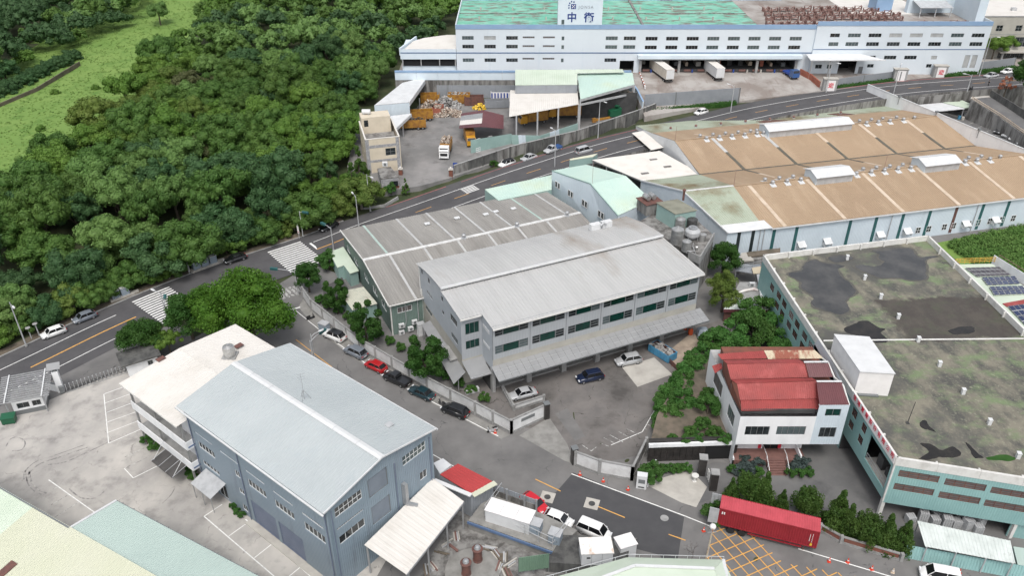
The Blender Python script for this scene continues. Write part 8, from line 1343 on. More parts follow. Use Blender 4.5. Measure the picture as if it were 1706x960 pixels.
skip('waste_skip','orange skip before the grey scrap heap',(717,170),4.0,R(4),5.5,2.5,2.6,'truck_yellow'); skip('waste_skip','orange skip full of pale scrap beside the blue white striped container',(765,171),4.0,0,6.5,2.5,2.8,'truck_yellow',load='scrap_grey'); skip('waste_skip','second orange skip half hidden by the cardboard heap',(730,188),4.0,R(80),4,2.4,2.0,'brick_orange',load='scrap'); skip('waste_skip','rust brown skip between the orange one and the striped container',(790,174),4.0,R(2),5.6,2.5,2.6,'rust_body'); skip('waste_skip','dark green skip in front of the striped container',(828,178),4.0,R(5),7,2.5,2.2,'fence_grey')
r = skip('striped_container','blue and white striped open container against the corrugated wall',(842,168),4.0,0,8.5,2.5,3.0,'sign_white'); part(r,'blue_stripe','plastic_blue',lambda m: [m.box(-4.1+.9*k,-3.7+.9*k,-1.36,-1.25,.3,2.8) for k in range(9)])
for k,(pxp,l,ang) in enumerate((((688,211),'yellow tipping trailer parked under the white shed',R(8)),((700,197),'rust rimmed yellow tipping trailer behind the first one',R(12)))):
    r = skip('tipping_trailer',l,pxp,4.6,ang,7,2.5,2.3,'truck_yellow',load='interior' if k == 0 else None,cat='trailer'); [wheel(r,x,y,.45) for x in (1.4,2.6) for y in (-1.0,1.0)]; 
    for o in r.children:
        if o.name.startswith('wheel'): o.location.z = -.62
    part(r,'chassis','iron',lambda m: m.box(-3.4,3.4,-.5,.5,-.25,.12))
def truck(lab,pxp,z,ang,cabc,boxc,L=8,name='truck',h=2.6):
    p = at(*pxp,z); r = thing(name,lab,'truck',(p.x,p.y,z),ang); part(r,'cab',cabc,lambda m: m.rings([[(x,-1.15,.6),(x,1.15,.6),(x,1.1,zz),(x,-1.1,zz)] for x,zz in ((L/2-2,2.6),(L/2-.5,2.6),(L/2-.1,1.9),(L/2,.6))])); part(r,'windscreen','car_glass',lambda m: m.poly([(L/2-.42,-1,2.5),(L/2-.06,-1,1.85),(L/2-.06,1,1.85),(L/2-.42,1,2.5)][::-1])); part(r,'cargo_box',boxc,lambda m: m.box(-L/2,L/2-2.15,-1.2,1.2,.9,.9+h)); part(r,'chassis','iron',lambda m: m.box(-L/2,L/2-.4,-.45,.45,.5,.9)); [wheel(r,x,y,.42) for x in (L/2-1.1,-L/2+1.2) for y in (-.98,.98)]; return r
truck('yellow lorry standing under the white canopy roof',(888,205),4.3,R(200),'car_yellow','truck_yellow'); truck('yellow tipper lorry parked deep under the canopy',(940,195),4.6,R(185),'car_yellow','truck_yellow',9); truck('orange lorry behind the maroon roofed shed wall',(783,238),3.8,R(-80),'car_yellow','truck_yellow',7)
truck('small blue flatbed lorry at the right end of the loading dock',(1317,128),9.7,R(-75),'car_blue','plastic_blue',5.6,h=.5)
def semi(lab,pxp,ang,mt,L=12.5):
    p = at(*pxp,9.6); r = thing('box_trailer',lab,'trailer',(p.x,p.y,9.55),ang); pbox(r,'box',mt,-L/2,L/2,-1.25,1.25,1.2,4.0); part(r,'roof','roof_white',lambda m: m.box(-L/2-.02,L/2+.02,-1.27,1.27,4.0,4.06)); part(r,'rear_door','white_metal',lambda m: [m.box(-L/2-.05,-L/2,y0,y0+1.18,1.3,3.9) for y0 in (-1.2,.02)]); part(r,'underride','iron',lambda m: (m.box(-L/2,L/2,-.5,.5,.9,1.2), m.box(-L/2-.03,-L/2+.1,-1.1,1.1,.5,.7))); [wheel(r,x,y) for x in (-L/2+1.5,-L/2+2.8) for y in (-1.05,1.05)]; part(r,'edge_trim','galv',lambda m: [m.box(-L/2-.06,L/2,s*1.25-.03,s*1.25+.03,z,z+.1) for s in (-1,1) for z in (1.2,3.9)]); return r
semi('cream box trailer backed into the loading dock beside the blue parapet',(1101,128),R(104),'trailer_cream'); semi('white box trailer with open blue edged top backed into the dock',(1188,128),R(100),'white_metal',9.5)
r = thing('orange_grab','orange grab machine lying beside the dark panel wall','machinery',tuple(k10(900,610,5.2)),R(12)); part(r,'boom','truck_yellow',lambda m: (m.bar((-2.4,0,.5),(1.8,.1,.9),.5,.5), m.box(-3.2,-2.2,-.5,.5,0,1.0))); part(r,'claw','rust_body',lambda m: m.bar((1.8,.1,.9),(3,.2,.3),.4)); r = thing('green_baler','dark green baler machine under the right canopy','machinery',tuple(k10(1010,550,5.2)),R(15)); part(r,'body','plastic_green',lambda m: m.prism([(-1.6,-1),(1.6,-1),(1.6,1),(-1.6,1)],0,[1.4,2.2,2.2,1.4])); part(r,'hopper','plastic_green',lambda m: m.lathe((0.6,0,2),((.3,0),(.9,.7)),4))
# skip, barrels, low rail in the loading yard
skip('blue_skip','light blue open skip with rusty inside in the loading yard',(1103,592),0,R(-52),4.6,2.2,1.5,'skip_blue','rust_body','scrap_grey'); part(bpy.data.objects['blue_skip'],'inner_lining','rust_body',lambda m: (m.box(-2.15,2.15,-.97,-.94,.3,1.45), m.box(-2.15,2.15,.94,.97,.3,1.45), m.box(-2.17,-2.14,-.9,.9,.3,1.45), m.box(2.14,2.17,-.9,.9,.3,1.45)))
for pxp,l in (((1141,550),'orange barrel by the last pillar of the grey works'),((1150,557),'orange barrel beside the brown debris at the yard edge')): p = at(*pxp); r = thing('barrel',l,'barrel',(p.x,p.y,.02)); part(r,'drum','orange',lambda m: m.lathe((0,0,0),((.4,0),(.46,.3),(.46,.8),(.38,1.1),(.3,1.12)),14)); part(r,'lid','orange',lambda m: m.lathe((0,0,1.12),((.36,0),(.36,.06),(.2,.1)),14))
r = thing('rusty_barrier','long rusty steel barrier beside the blue skip','barrier',tuple(at(1116,612))); a,b = at(1110,600),at(1132,622); part(r,'plate','rust_body',lambda m: m.bar(a+Vector((0,0,.45)),b+Vector((0,0,.45)),.1,.9),world=True); part(r,'foot','rust_body',lambda m: [m.bar(a.lerp(b,t)+Vector((-.3,0,.05)),a.lerp(b,t)+Vector((.3,0,.05)),.1) for t in (.1,.5,.9)],world=True)
p = at(1170,560); r = thing('covered_machine','machine under a pale blue cover at the end of the grey works','machinery',(p.x,p.y,0)); part(r,'cover','cabinet_blue',lambda m: m.rings([[(-1*s,-.8*s,z),(1*s,-.8*s,z),(1*s,.8*s,z),(-1*s,.8*s,z)] for s,z in ((1,0),(1.02,.8),(.8,1.4),(.4,1.7))])); part(r,'base','frame_grey',lambda m: m.box(-1.1,1.1,-.9,.9,0,.12))
# ---------------------------------------------------------------- street walls
def block_wall(name,lab,pts,h,n,courses=3,cap=True,z0=0.0,panel='wall_block'):
    r = thing(name,lab,'wall',(*pts[0][:2],z0))
    for i,(a,b) in enumerate(zip(pts[:-1],pts[1:])):
        a = Vector((a.x,a.y,z0)); b = Vector((b.x,b.y,z0)); m_ = max(1,round((b-a).length/n))
        for k in range(m_):
            p,q = a.lerp(b,k/m_),a.lerp(b,(k+1)/m_); part(r,'panel',panel,lambda m: m.bar(p.lerp(q,.05)+Vector((0,0,h*.5)),p.lerp(q,.95)+Vector((0,0,h*.5)),.14,h),world=True); (part(r,'post','post_grey',lambda m: m.bar(p,p+Vector((0,0,h+.22)),.42),world=True) if k or not i else None)
            if cap: part(r,'coping','post_grey',lambda m: m.bar(p.lerp(q,.04)+Vector((0,0,h+.06)),p.lerp(q,.96)+Vector((0,0,h+.06)),.3,.14),world=True)
        part(r,'post','post_grey',lambda m: m.bar(b,b+Vector((0,0,h+.22)),.42),world=True); part(r,'footing','post_grey',lambda m: m.bar(a+Vector((0,0,.2)),b+Vector((0,0,.2)),.3,.4),world=True)
    return r
block_wall('street_block_wall','long white panel street wall with grey posts beside the parked cars',[at(506,497),at(520,517),at(600,582),at(712,648),at(792,690),at(852,722)],2.3,4.6); block_wall('gate_block_wall','white gate wall with dark name plate at the loading yard entrance',[at(852,722),at(908,696)],2.5,9); a,b = at(868,714),at(890,704)
part(bpy.data.objects['gate_block_wall'],'name_plate','frame_grey',lambda m: m.bar(a+Vector((.05,-.18,1.7)),b+Vector((.05,-.18,1.7)),.06,.55),world=True)
block_wall('bay_wall','low white kerb wall around the corner parking bay',[at(838,652),at(856,684),at(906,668)],1.0,30,cap=True); block_wall('corner_block_wall','white panel corner wall with grey coping across the yard entrance',[at(958,775),at(998,790),at(1052,800)],2.5,5.2); block_wall('side_block_wall','grey stained wall running back from the corner wall',[at(1052,800),at(1075,752)],2.4,5,panel='concrete_stained')
for pxp,l in (((910,697),'black gate post at the end of the name plate wall'),((956,772),'black gate post at the corner wall')): p = at(*pxp); r = thing('black_gate_post',l,'post',(p.x,p.y,0),R(20)); part(r,'shaft','tile_black',lambda m: m.box(-.4,.4,-.4,.4,0,2.9)); part(r,'cap','frame_grey',lambda m: m.box(-.46,.46,-.46,.46,2.9,3.02))
p = at(1068,812); r = thing('vending_kiosk','white vending machine kiosk with dark lettered panel by the street','vending machine',(p.x,p.y,0),R(-12)); pbox(r,'case','white_metal',-.7,.7,-.45,.45,.05,2.4); pbox(r,'panel','frame_grey',-.45,.45,-.47,-.45,1.1,1.8); pbox(r,'slot','rubber',-.4,.4,-.47,-.45,.3,.5); pbox(r,'foot','frame_grey',-.65,.65,-.4,.4,0,.05)
p = at(1084,800); r = thing('white_ramp_board','leaning white panel beside the vending kiosk','panel',(p.x,p.y,0)); a,b = at(1078,812),at(1090,783); part(r,'board','white_wall',lambda m: m.prism(xy([a,b,b+Vector((.15,0,0)),a+Vector((.15,0,0))]),0,[.9,1.9,1.9,.9]),world=True); part(r,'edge','galv',lambda m: m.bar(a+Vector((.07,0,.93)),b+Vector((.07,0,1.93)),.2,.05),world=True)
p = at(524,556); r = thing('grey_utility_box','grey steel utility cabinet on the pavement by the street wall','cabinet',(*at(541,551)[:2],0),R(-30)); pbox(r,'case','cabinet_blue',-.8,.8,-.6,.6,.15,1.6); pbox(r,'lid','galv',-.88,.88,-.68,.68,1.6,1.72); pbox(r,'plinth','concrete_grey',-.85,.85,-.65,.65,0,.15); pbox(r,'door','cabinet_blue',-.6,.6,-.62,-.6,.3,1.5)
# dirt strip of pavement behind parked cars
flat('pavement',[(497,512),(506,497),(600,584),(712,651),(850,725),(835,732),(700,662),(590,598),(530,550)],.022,'concrete_ramp')
# cones
for i,(pxp,l) in enumerate((((825,722),'orange cone lying near the silver scooter'),((845,715),'faded orange cone at the gate wall foot'),((966,792),'faded orange cone at the corner wall'),((1005,803),'red cone on the new asphalt edge'),((1046,817),'dark red cone near the vending kiosk'),((1172,886),'red cone near the bare tree'),((1381,937),'dark red cone on the yellow hatching near the container'),((1412,938),'red cone at the kerb near the container front'),((1452,950),'red cone on the white line past the container'),((1487,955),'pale cone at the kerb near the white van'),((1598,956),'orange cone behind the white van'))):
    p = at(*pxp); r = thing('traffic_cone',l,'cone',(p.x,p.y,.04),i); mt = 'cone_red' if i not in (9,) else 'tan_light'; part(r,'cone',mt,lambda m: m.lathe((0,0,.04),((.16,0),(.13,.2),(.06,.6),(.04,.7)),10)); part(r,'base',mt,lambda m: m.box(-.22,.22,-.22,.22,0,.04)); part(r,'band','sign_white',lambda m: m.lathe((0,0,.3),((.125,0),(.105,.14)),10))
# ---------------------------------------------------------------- street lamps, signals, signs, roadside boxes
def lamp(lab,pxp,z,h,ang,name='street_lamp'):
    p = at(*pxp,z); r = thing(name,lab,'street lamp',(p.x,p.y,z),ang); part(r,'pole','galv',lambda m: m.tube([(0,0,0),(0,0,h*.6),(0,0,h)],[.13,.1,.07],8)); part(r,'arm','galv',lambda m: m.tube([(0,0,h-.6),(.6,0,h-.2),(1.6,0,h-.1)],.05,6)); part(r,'lamp_head','white_metal',lambda m: m.rings([[(x,-w_,h-.15),(x,w_,h-.15),(x,w_*.7,h-.02),(x,-w_*.7,h-.02)] for x,w_ in ((1.4,.1),(1.7,.2),(2.2,.18),(2.4,.08))])); part(r,'base','concrete_grey',lambda m: m.lathe((0,0,0),((.25,0),(.2,.4)),8)); return r
lamp('tall street lamp by the forest kerb beside the white hatchback',(44,577),.1,9,R(-45)); lamp('street lamp near the cream office hedge',(617,352),1.0,9,R(-45)); lamp('street lamp in front of the parked silver pickup',(924,282),3.6,10,R(120)); lamp('street lamp before the open truck canopy',(996,232),4.9,10.5,R(-50)); lamp('street lamp beside the small white moving hatchback',(1217,187),7.2,7.5,R(130)); lamp('street lamp at the depot gate pillar',(1376,155),8.4,9,R(-40)); lamp('street lamp rising behind the white parapet',(1488,158),8.8,8.5,R(60)); lamp('tall street lamp at the corner of the depot',(1631,128),9.6,12,R(-30)); lamp('short street lamp at the road edge wall above the car park',(1611,153),9.6,5,R(150)); lamp('street lamp beside the crosswalk under the round tree',(285,555),0,8.5,R(150)); lamp('street lamp by the grey roof corner',(598,378),.6,7.5,R(120)); lamp('street lamp at the blue factory kerb',(525,606),0,6,R(40))
def signal(lab,pxp,z,h,ang,reach):
    p = at(*pxp,z); r = thing('traffic_signal',lab,'traffic light',(p.x,p.y,z),ang); part(r,'pole','galv',lambda m: m.tube([(0,0,0),(0,0,h)],[.12,.08],8)); part(r,'arm','galv',lambda m: m.tube([(0,0,h-.3),(reach*.4,0,h),(reach,0,h+.05)],[.07,.06,.05],6)); hd = part(r,'signal_head','teal_stripe',lambda m: m.box(reach-.9,reach+.6,-.16,.16,h-.25,h+.2)); part(hd,'hood','teal_stripe',lambda m: [m.box(reach-.75+.48*k,reach-.45+.48*k,-.38,-.16,h+.05,h+.16) for k in range(3)]); part(r,'base','concrete_grey',lambda m: m.lathe((0,0,0),((.25,0),(.22,.3)),8))
signal('teal traffic signal on a mast arm by the first crosswalk',(287,556),0,6.2,R(110),2.6); signal('teal traffic signal reaching over the side street from the corner wall',(497,492),0,5.4,R(170),4.2); signal('teal traffic signal by the mint hut corner',(556,418),0,5.5,R(140),2.6); signal('teal traffic signal on the forest side of the second crosswalk',(505,394),.2,6,R(-20),1.6); signal('teal traffic signal at the blue factory kerb',(523,610),0,5.2,R(60),3.2)
def box_set(lab,pxp,ang,n):
    p = at(*pxp); r = thing('roadside_cabinet',lab,'cabinet',(p.x,p.y,.02),ang); pbox(r,'plinth','concrete_light',-.4,n*1.7+.6,-.65,.65,0,.45)
    for k in range(n): pbox(r,'case','cabinet_blue',.1+1.75*k,1.55+1.75*k,-.45,.45,.45,1.95); pbox(r,'lid','galv',.05+1.75*k,1.6+1.75*k,-.5,.5,1.95,2.03)
    part(r,'end_block','concrete_light',lambda m: m.prism([(n*1.7+.6,-.5),(n*1.7+1.6,-.3),(n*1.7+1.6,.3),(n*1.7+.6,.5)],0,.4))
box_set('pale grey cabinets on a white plinth beside the blue grey hatchback',(187,502),R(44),2); box_set('row of grey cabinets with two seated people by the forest kerb',(322,453),R(44),3)
for pxp,l in (((283,465),'small pink and white notice pole at the forest kerb by the first crosswalk'),((499,398),'small pink and white notice pole near the second crosswalk')):
    p = at(*pxp); r = thing('notice_pole',l,'sign',(p.x,p.y,.1),R(-45)); part(r,'pole','galv',lambda m: m.tube([(0,0,0),(0,0,3.4)],.06,6)); pbox(r,'board','sign_white',-.35,.35,-.06,-.02,1.2,3.0); pbox(r,'stripe','tail_lamp',-.25,.25,-.075,-.06,1.5,1.65)
for pxp,l,h in (((53,565),'grey roadside bollard lamp near the tall street lamp',2.2),((66,561),'round backed traffic sign seen from behind near the white hatchback',2.6),((298,461),'plain pole sign by the forest kerb',3.0),((316,455),'concrete utility pole by the grey cabinets',7)):
    p = at(*pxp); r = thing('roadside_post',l,'post',(p.x,p.y,.1),R(-45)); part(r,'pole','galv',lambda m: m.tube([(0,0,0),(0,0,h)],.09 if h < 5 else .16,7)); part(r,'head','concrete_grey',lambda m: m.lathe((0,0,h-.1),((.12,0),(.42,.1),(.42,.2),(.1,.3)),10))
# globe lamp, bare tree spot
p = at(1160,962); r = thing('globe_lamp','white globe lamp on a slim white pole beside the open container doors','street lamp',(*at(1178,930)[:2],0)); part(r,'pole','white_metal',lambda m: m.tube([(0,0,0),(0,0,5.2)],.07,7)); part(r,'globe','sign_white',lambda m: m.lathe((0,0,5.2),((.12,0),(.32,.15),(.42,.4),(.32,.65),(.1,.8)),14),smooth=True)
r = thing('utility_pole','rusty leaning utility pole beside the globe lamp','pole',tuple(at(1173,945))); part(r,'pole','rust_roof',lambda m: m.tube([(0,0,0),(.3,.2,6.5)],[.12,.08],7)); part(r,'bracket','steel',lambda m: m.bar((-.3,.1,6),(.8,.2,6),.08))
# ---------------------------------------------------------------- people, built as one skinned figure each
def person(lab,loc,ang,shirt,pose='stand',trousers='car_black'):
    r = thing('person',lab,'person',loc,ang)
    J = {'pelvis':(0,0,.92),'chest':(.02,0,1.32),'neck':(.02,0,1.50),'head':(.04,0,1.68),'top':(.04,0,1.76)}
    if pose == 'sit':
        leg = lambda s: [(0,s*.09,.50),(.42,s*.11,.50),(.44,s*.11,.08),(.58,s*.12,.05)]; dz = -.42
    elif pose == 'walk': leg = lambda s: [(0,s*.09,.92),(s*.18,s*.09,.50),(s*.14 if s > 0 else -.36,s*.09,.08),(s*.16+.14 if s > 0 else -.22,s*.09,.05)]; dz = 0
    else: leg = lambda s: [(0,s*.09,.92),(.03,s*.10,.50),(0,s*.10,.08),(.16,s*.11,.05)]; dz = 0
    V = [(x,y,z+dz) for x,y,z in J.values()]; E = [(0,1),(1,2),(2,3),(3,4)]; RR = [.14,.16,.06,.10,.07]
    for s in (-1,1):
        i = len(V); V += [(.02,s*.17,1.42+dz),(.0,s*.24,1.14+dz),(.18,s*.20,.96+dz),(.26,s*.18,.92+dz)]; E += [(1,i),(i,i+1),(i+1,i+2),(i+2,i+3)]; RR += [.075,.055,.045,.04]
        i = len(V); V += leg(s); E += [(0,i),(i,i+1),(i+1,i+2),(i+2,i+3)]; RR += [.10,.075,.05,.045]
    me = bpy.data.meshes.new('figure'); me.from_pydata(V,E,[]); o = put('figure',me,r); sk = o.modifiers.new('skin','SKIN'); sub = o.modifiers.new('sub','SUBSURF'); sub.levels = 1; sub.render_levels = 1
    for k,v in enumerate(me.skin_vertices[0].data): v.radius = (RR[k],RR[k]); v.use_root = (k == 0)
    M('skin',(.45,.28,.2),rough=.6); bpy.context.view_layer.update(); ev = bpy.data.meshes.new_from_object(o.evaluated_get(bpy.context.evaluated_depsgraph_get())); bpy.data.objects.remove(o); ev.materials.clear(); [ev.materials.append(MATS[x]) for x in (shirt,trousers,'skin')]
    for pl in ev.polygons: z = pl.center.z-dz; pl.material_index = 2 if (z > 1.47 or (z < 1.0 and abs(pl.center.y) > .14 and pl.center.x > .12 and z > .85)) else (0 if z > .95 else 1); pl.use_smooth = True
    put('figure',ev,r); part(r,'hair','car_black',lambda m: m.lathe((.02,0,1.66+dz),((.115,0),(.12,.07),(.08,.14),(.02,.16)),10),smooth=True)
p = at(334,449); person('person in a white shirt sitting on the cabinet plinth',(p.x,p.y,.02),R(-48),'sign_white','sit'); p = at(339,447); person('person in dark clothes and pale top standing by the cabinets',(p.x,p.y,.02),R(-48),'car_grey')
p = kz(695,262,9.75); person('person in dark clothes walking across the far road',(p.x,p.y,p.z),R(200),'car_black','walk'); p = kz(522,300,9.8); scooter('person sized dark scooter on the far road by the edge wall' if False else 'dark scooter on the far road by the edge wall',(1617,150),R(30),'car_black',9.75)
# ---------------------------------------------------------------- woods
rs = np.random.RandomState(5); pts = []
def scatter(P, sp, jit=.42):
    X = [p[0] for p in P]; Y = [p[1] for p in P]; out = []
    for j,y in enumerate(np.arange(min(Y),max(Y),sp*.87)):
        for x in np.arange(min(X)+(j%2)*sp/2,max(X),sp):
            px_,py_ = x+rs.uniform(-jit,jit)*sp,y+rs.uniform(-jit,jit)*sp
            if bool(inpoly(np.array([px_]),np.array([py_]),P)[0]): out.append((px_,py_))
    return out
def project(x,y,z):
    dz = z-CAM_H; zc = y*_c-dz*_s; return 853+CAM_F*x/zc, 480-CAM_F*(y*_s+dz*_c)/zc
cand = []
for P,far in ((FOREST,0),(FAR_WOOD,1)):
    for x,y in scatter(P, 6.9 if not far else 8):
        s_,d_ = road_sd(x,y)
        if d_ < 9.5 or inpoly(np.array([x]),np.array([y]),xy(REC))[0] or inpoly(np.array([x]),np.array([y]),xy(JON))[0]: continue
        q = project(x,y,8)
        if -70 < q[0] < 1000 and -60 < q[1] < 700: cand.append((y,x,far,d_))
cand.sort(); hts = heights([c[1] for c in cand],[c[0] for c in cand])
FL = {'dark':'dark green broadleaf tree in the roadside forest','mid':'fresh mid green tree in the roadside forest','olive':'olive green round crowned tree in the roadside forest','deep':'deep bluish green tree in the roadside forest','light':'light green feathery tree in the roadside forest','brown':'brownish flowering tree in the roadside forest'}
rest = []
for k,s_ in enumerate(np.arange(4,sA(575,352,.6),2.6)):
    p = road_pt(s_,10.2+rs.uniform(-.9,1.6)); v = math.sin(s_*.13)+rs.uniform(-1,1); kd = 'mid' if v > .2 else 'dark' if v > -.9 else 'olive'; sc = rs.uniform(.5,.8)
    if abs(p.x) < 130: tree(kd+str(k%3), {'mid':'fresh green','dark':'dark green','olive':'olive green'}[kd]+' undergrowth tree leafing down to the forest kerb', p.x, p.y, hgt(p.x,p.y)-2.9*sc, sc, group='undergrowth along the forest kerb', sz=sc*rs.uniform(.8,1.1))
for i,((y,x,far,d_),h) in enumerate(zip(cand,hts)):
    h -= 2.6 if d_ < 20 else 1.2
    v = math.sin(x*.045+1.3)+math.cos(y*.038+x*.02)+rs.uniform(-1.1,1.1)
    k = 'deep' if far and rs.rand() < .7 else ('olive' if v > 1.35 else 'mid' if v > .35 else 'dark' if v > -.75 else 'deep' if v > -1.5 else 'light')
    if rs.rand() < .02: k = 'brown'
    if rs.rand() < .05 and d_ > 25: k = 'light'
    sc = rs.choice([.75,.9,1.05,1.2,1.4],p=[.2,.28,.27,.17,.08])*rs.uniform(.92,1.08)*(1.1 if far else 1)
    if i < 240: tree(k+str(rs.randint(3)), FL[k], x, y, h, sc, group='trees of the roadside forest', sz=sc*rs.uniform(.85,1.2))
    else: rest.append((x,y,h,sc,k))
# the rest of the wood, too far off to tell apart: one mass per leaf colour
for kk in ('deep','dark','mid','light'):
    Vs,Fs,off = [],[],0
    for x,y,h,sc,k in rest:
        if {'olive':'mid','brown':'light'}.get(k,k) != kk: continue
        n = 15; cs = []; rr = []
        for _ in range(n):
            d = rs.normal(size=3); d /= np.linalg.norm(d); d[2] = abs(d[2])*1.1-.25; cs.append(np.array([x,y,h+6.3*sc])+d*rs.uniform(.5,.95)*np.array([4.4,4.4,3.4])*sc); rr.append(4.5*sc*rs.uniform(.24,.36))
        q,F = leaves(rs,cs,rr,40,.36,.8,.25,.35); Vs.append(q); Fs.append(F+off); off += len(q); cv = np.concatenate([c+OCT8*r*.85 for c,r in zip(cs,rr)])
        Vs.append(cv); tri = np.array([[off+6*a+b for b in f]+[-1] for a in range(n) for f in OCF8]); Fs.append(tri); off += len(cv)
    if not Vs: continue
    F = [tuple(int(a) for a in f if a >= 0) for f in np.concatenate(Fs)]; me = bpy.data.meshes.new('far_wood'); me.from_pydata(np.concatenate(Vs).tolist(),[],F); me.materials.append(MATS['leaf_'+kk]); tag(put('far_wood',me),'distant closed canopy of the %s green wood'%{'deep':'darkest','dark':'dark','mid':'mid','light':'pale'}[kk],'wood',None,'stuff')
# meadow sheet and its rough grass
mx = [p[0] for p in MEAD]; my = [p[1] for p in MEAD]
gx = np.arange(min(mx),max(mx),4.0); gy = np.arange(min(my),max(my),4.0); X,Y = np.meshgrid(gx,gy); Z = heights(X,Y)+.18; ins = inpoly(X,Y,MEAD); m = MB(); m.v = np.stack([X.ravel(),Y.ravel(),Z.ravel()],1).tolist(); nx = len(gx)
for j in range(len(gy)-1):
    for i in range(nx-1):
        if ins[j,i] or ins[j,i+1] or ins[j+1,i] or ins[j+1,i+1]: m.f.append((j*nx+i,j*nx+i+1,(j+1)*nx+i+1,(j+1)*nx+i))
tag(m.build('meadow','meadow',smooth=True),kind='structure')
tp = []
while len(tp) < 9000:
    x,y = rs.uniform(min(mx),max(mx)),rs.uniform(min(my),max(my))
    if inpoly(np.array([x]),np.array([y]),MEAD)[0]: tp.append((x,y))
tp = np.array(tp); hz = heights(tp[:,0],tp[:,1])
q,F = leaves(rs,np.column_stack([tp,hz+.1]),np.full(len(tp),.4),6,.17,.5,1.8,.25); me = bpy.data.meshes.new('meadow_grass'); me.from_pydata(q.tolist(),[],F.tolist()); M('leaf_meadow',(.14,.245,.048),(.175,.275,.062),.07,.35,.65,.8,trans=.2); me.materials.append(MATS['leaf_meadow']); tag(put('meadow_grass',me),'rough bright green grass of the valley meadow','grass',None,'stuff')
x,y = at(268,42,1)[:2]; tree('light0','lone light green tree standing in the valley meadow',x,y,hgt(x,y),1.0)
r = rwall('meadow_wall','low brown earth retaining wall along the meadow',[at(-20,180,1.8),at(60,146,1.8),at(132,102,1.8)],0,-1,'soil')
for k in range(16):
    t = k/15; a = at(-10,166,1).lerp(at(128,96,1),t); x,y = a.x-rs.uniform(0,3),a.y+rs.uniform(1,3); tree('deep1','low rounded dark shrub in the row behind the meadow wall',x,y,hgt(x,y)-2.5,.62,group='shrub row behind the meadow wall',name='shrub',cat='shrub')
for px_,py_,l in ((160,148,'tiny bush growing alone in the bright meadow'),(70,222,'pale bush at the meadow edge'),(92,155,'small dark bush in the middle of the meadow')): x,y = at(px_,py_,1)[:2]; tree('mid1',l,x,y,hgt(x,y)-1.5,.32,name='bush',cat='bush')
# ---------------------------------------------------------------- single trees
tree_kind('bright','leaf_bright',101,6.4,5.0,12.0,64,420,.135,'dome',core=.55,jit=.75); tree_kind('ficus','leaf_ficus',102,3.9,3.2,6.6,44,330,.11,core=.55,jit=.75); tree_kind('ficus2','leaf_ficus',103,3.6,4.2,9.0,46,330,.11,core=.55,jit=.75); tree_kind('street','leaf_ficus',104,2.7,3.4,6.6,36,300,.095,'loose',core=.55,jit=.75); tree_kind('gard','leaf_garden',105,1.9,1.6,3.2,26,280,.085,core=.55,jit=.75); tree_kind('grey','leaf_olive',106,3.6,4.4,9.0,44,280,.10,'loose',core=.55,jit=.75); tree_kind('conif','leaf_dark',107,2.2,3.6,7.0,40,260,.09,'cone',core=.55,jit=.75)
def T(key,l,px_,py_,sc=1.0,z=0.0,**k): p = at(px_,py_,z); return tree(key,l,p.x,p.y,z-.02,sc,**k)
T('bright','big bright green tree between the side street and the white office roof',425,572,1.08); T('bright','second bright green crown joined to the big bright tree',372,560,.85,sz=.8); T('ficus2','dark green tree on the left flank of the big bright tree',322,565,1.05); T('ficus','round dark green tree standing over the small white hut',240,588,.98); T('mid2','low shrubby tree between the round tree and the bright tree',285,590,.5)
T('ficus2','dark tree at the corner wall of the side street',516,487,.72); T('street','slim dark tree beside the rusty roofed shed',563,522,.9,sz=1.15); T('street','dark bushy tree behind the wall near the air conditioners',612,575,1.1,sz=1.35); T('street','pale green tree in front of the grey works corner',712,640,1.2,sz=1.5); T('gard','small bush behind the mint hut',548,447,1.2)
T('ficus2','dense dark evergreen beside the plant block',1202,462,.9,sz=.85); T('grey','grey green feathery tree between the grey works and the shacks',1202,520,.95)
for px_,py_,sc in ((1215,583,1.3),(1255,575,1.4),(1290,565,1.3),(1240,545,1.3),(1275,540,1.4),(1190,590,1.2),(1300,590,1.1)): T('gard','leafy green garden tree behind the red roofed house',px_,py_,sc*1.25,group='garden trees behind the red roofed house')
for k,(px_,py_,sc) in enumerate(((1100,700,.9),(1112,678,.9),(1132,668,1.0),(1140,650,1.0),(1158,628,1.1),(1172,625,.9),(1128,700,1.0),(1110,690,1.0),(1122,672,1.1),(1128,655,1.0),(1148,640,1.2),(1165,615,1.2),(1180,600,1.0),(1118,712,1.1),(1135,690,1.2),(1105,722,.8),(1150,660,.9))): T('gard','leafy shrub in the long hedge between loading yard and garden',px_,py_,sc*1.1,group='shrubs of the yard hedge',name='shrub',cat='shrub')
for k,(px_,py_,sc) in enumerate(((1178,690,1.3),(1170,715,.8),(1190,730,.8),(1150,728,.7),(1205,738,.6),(1162,735,.6),(1180,665,.8),(1215,735,.5),(1140,738,.5),(1120,736,.5))): T('gard','leafy plant growing on the raised garden terrace',px_,py_,sc*.8,2.8,group='plants on the garden terrace',name='garden_plant',cat='plant')
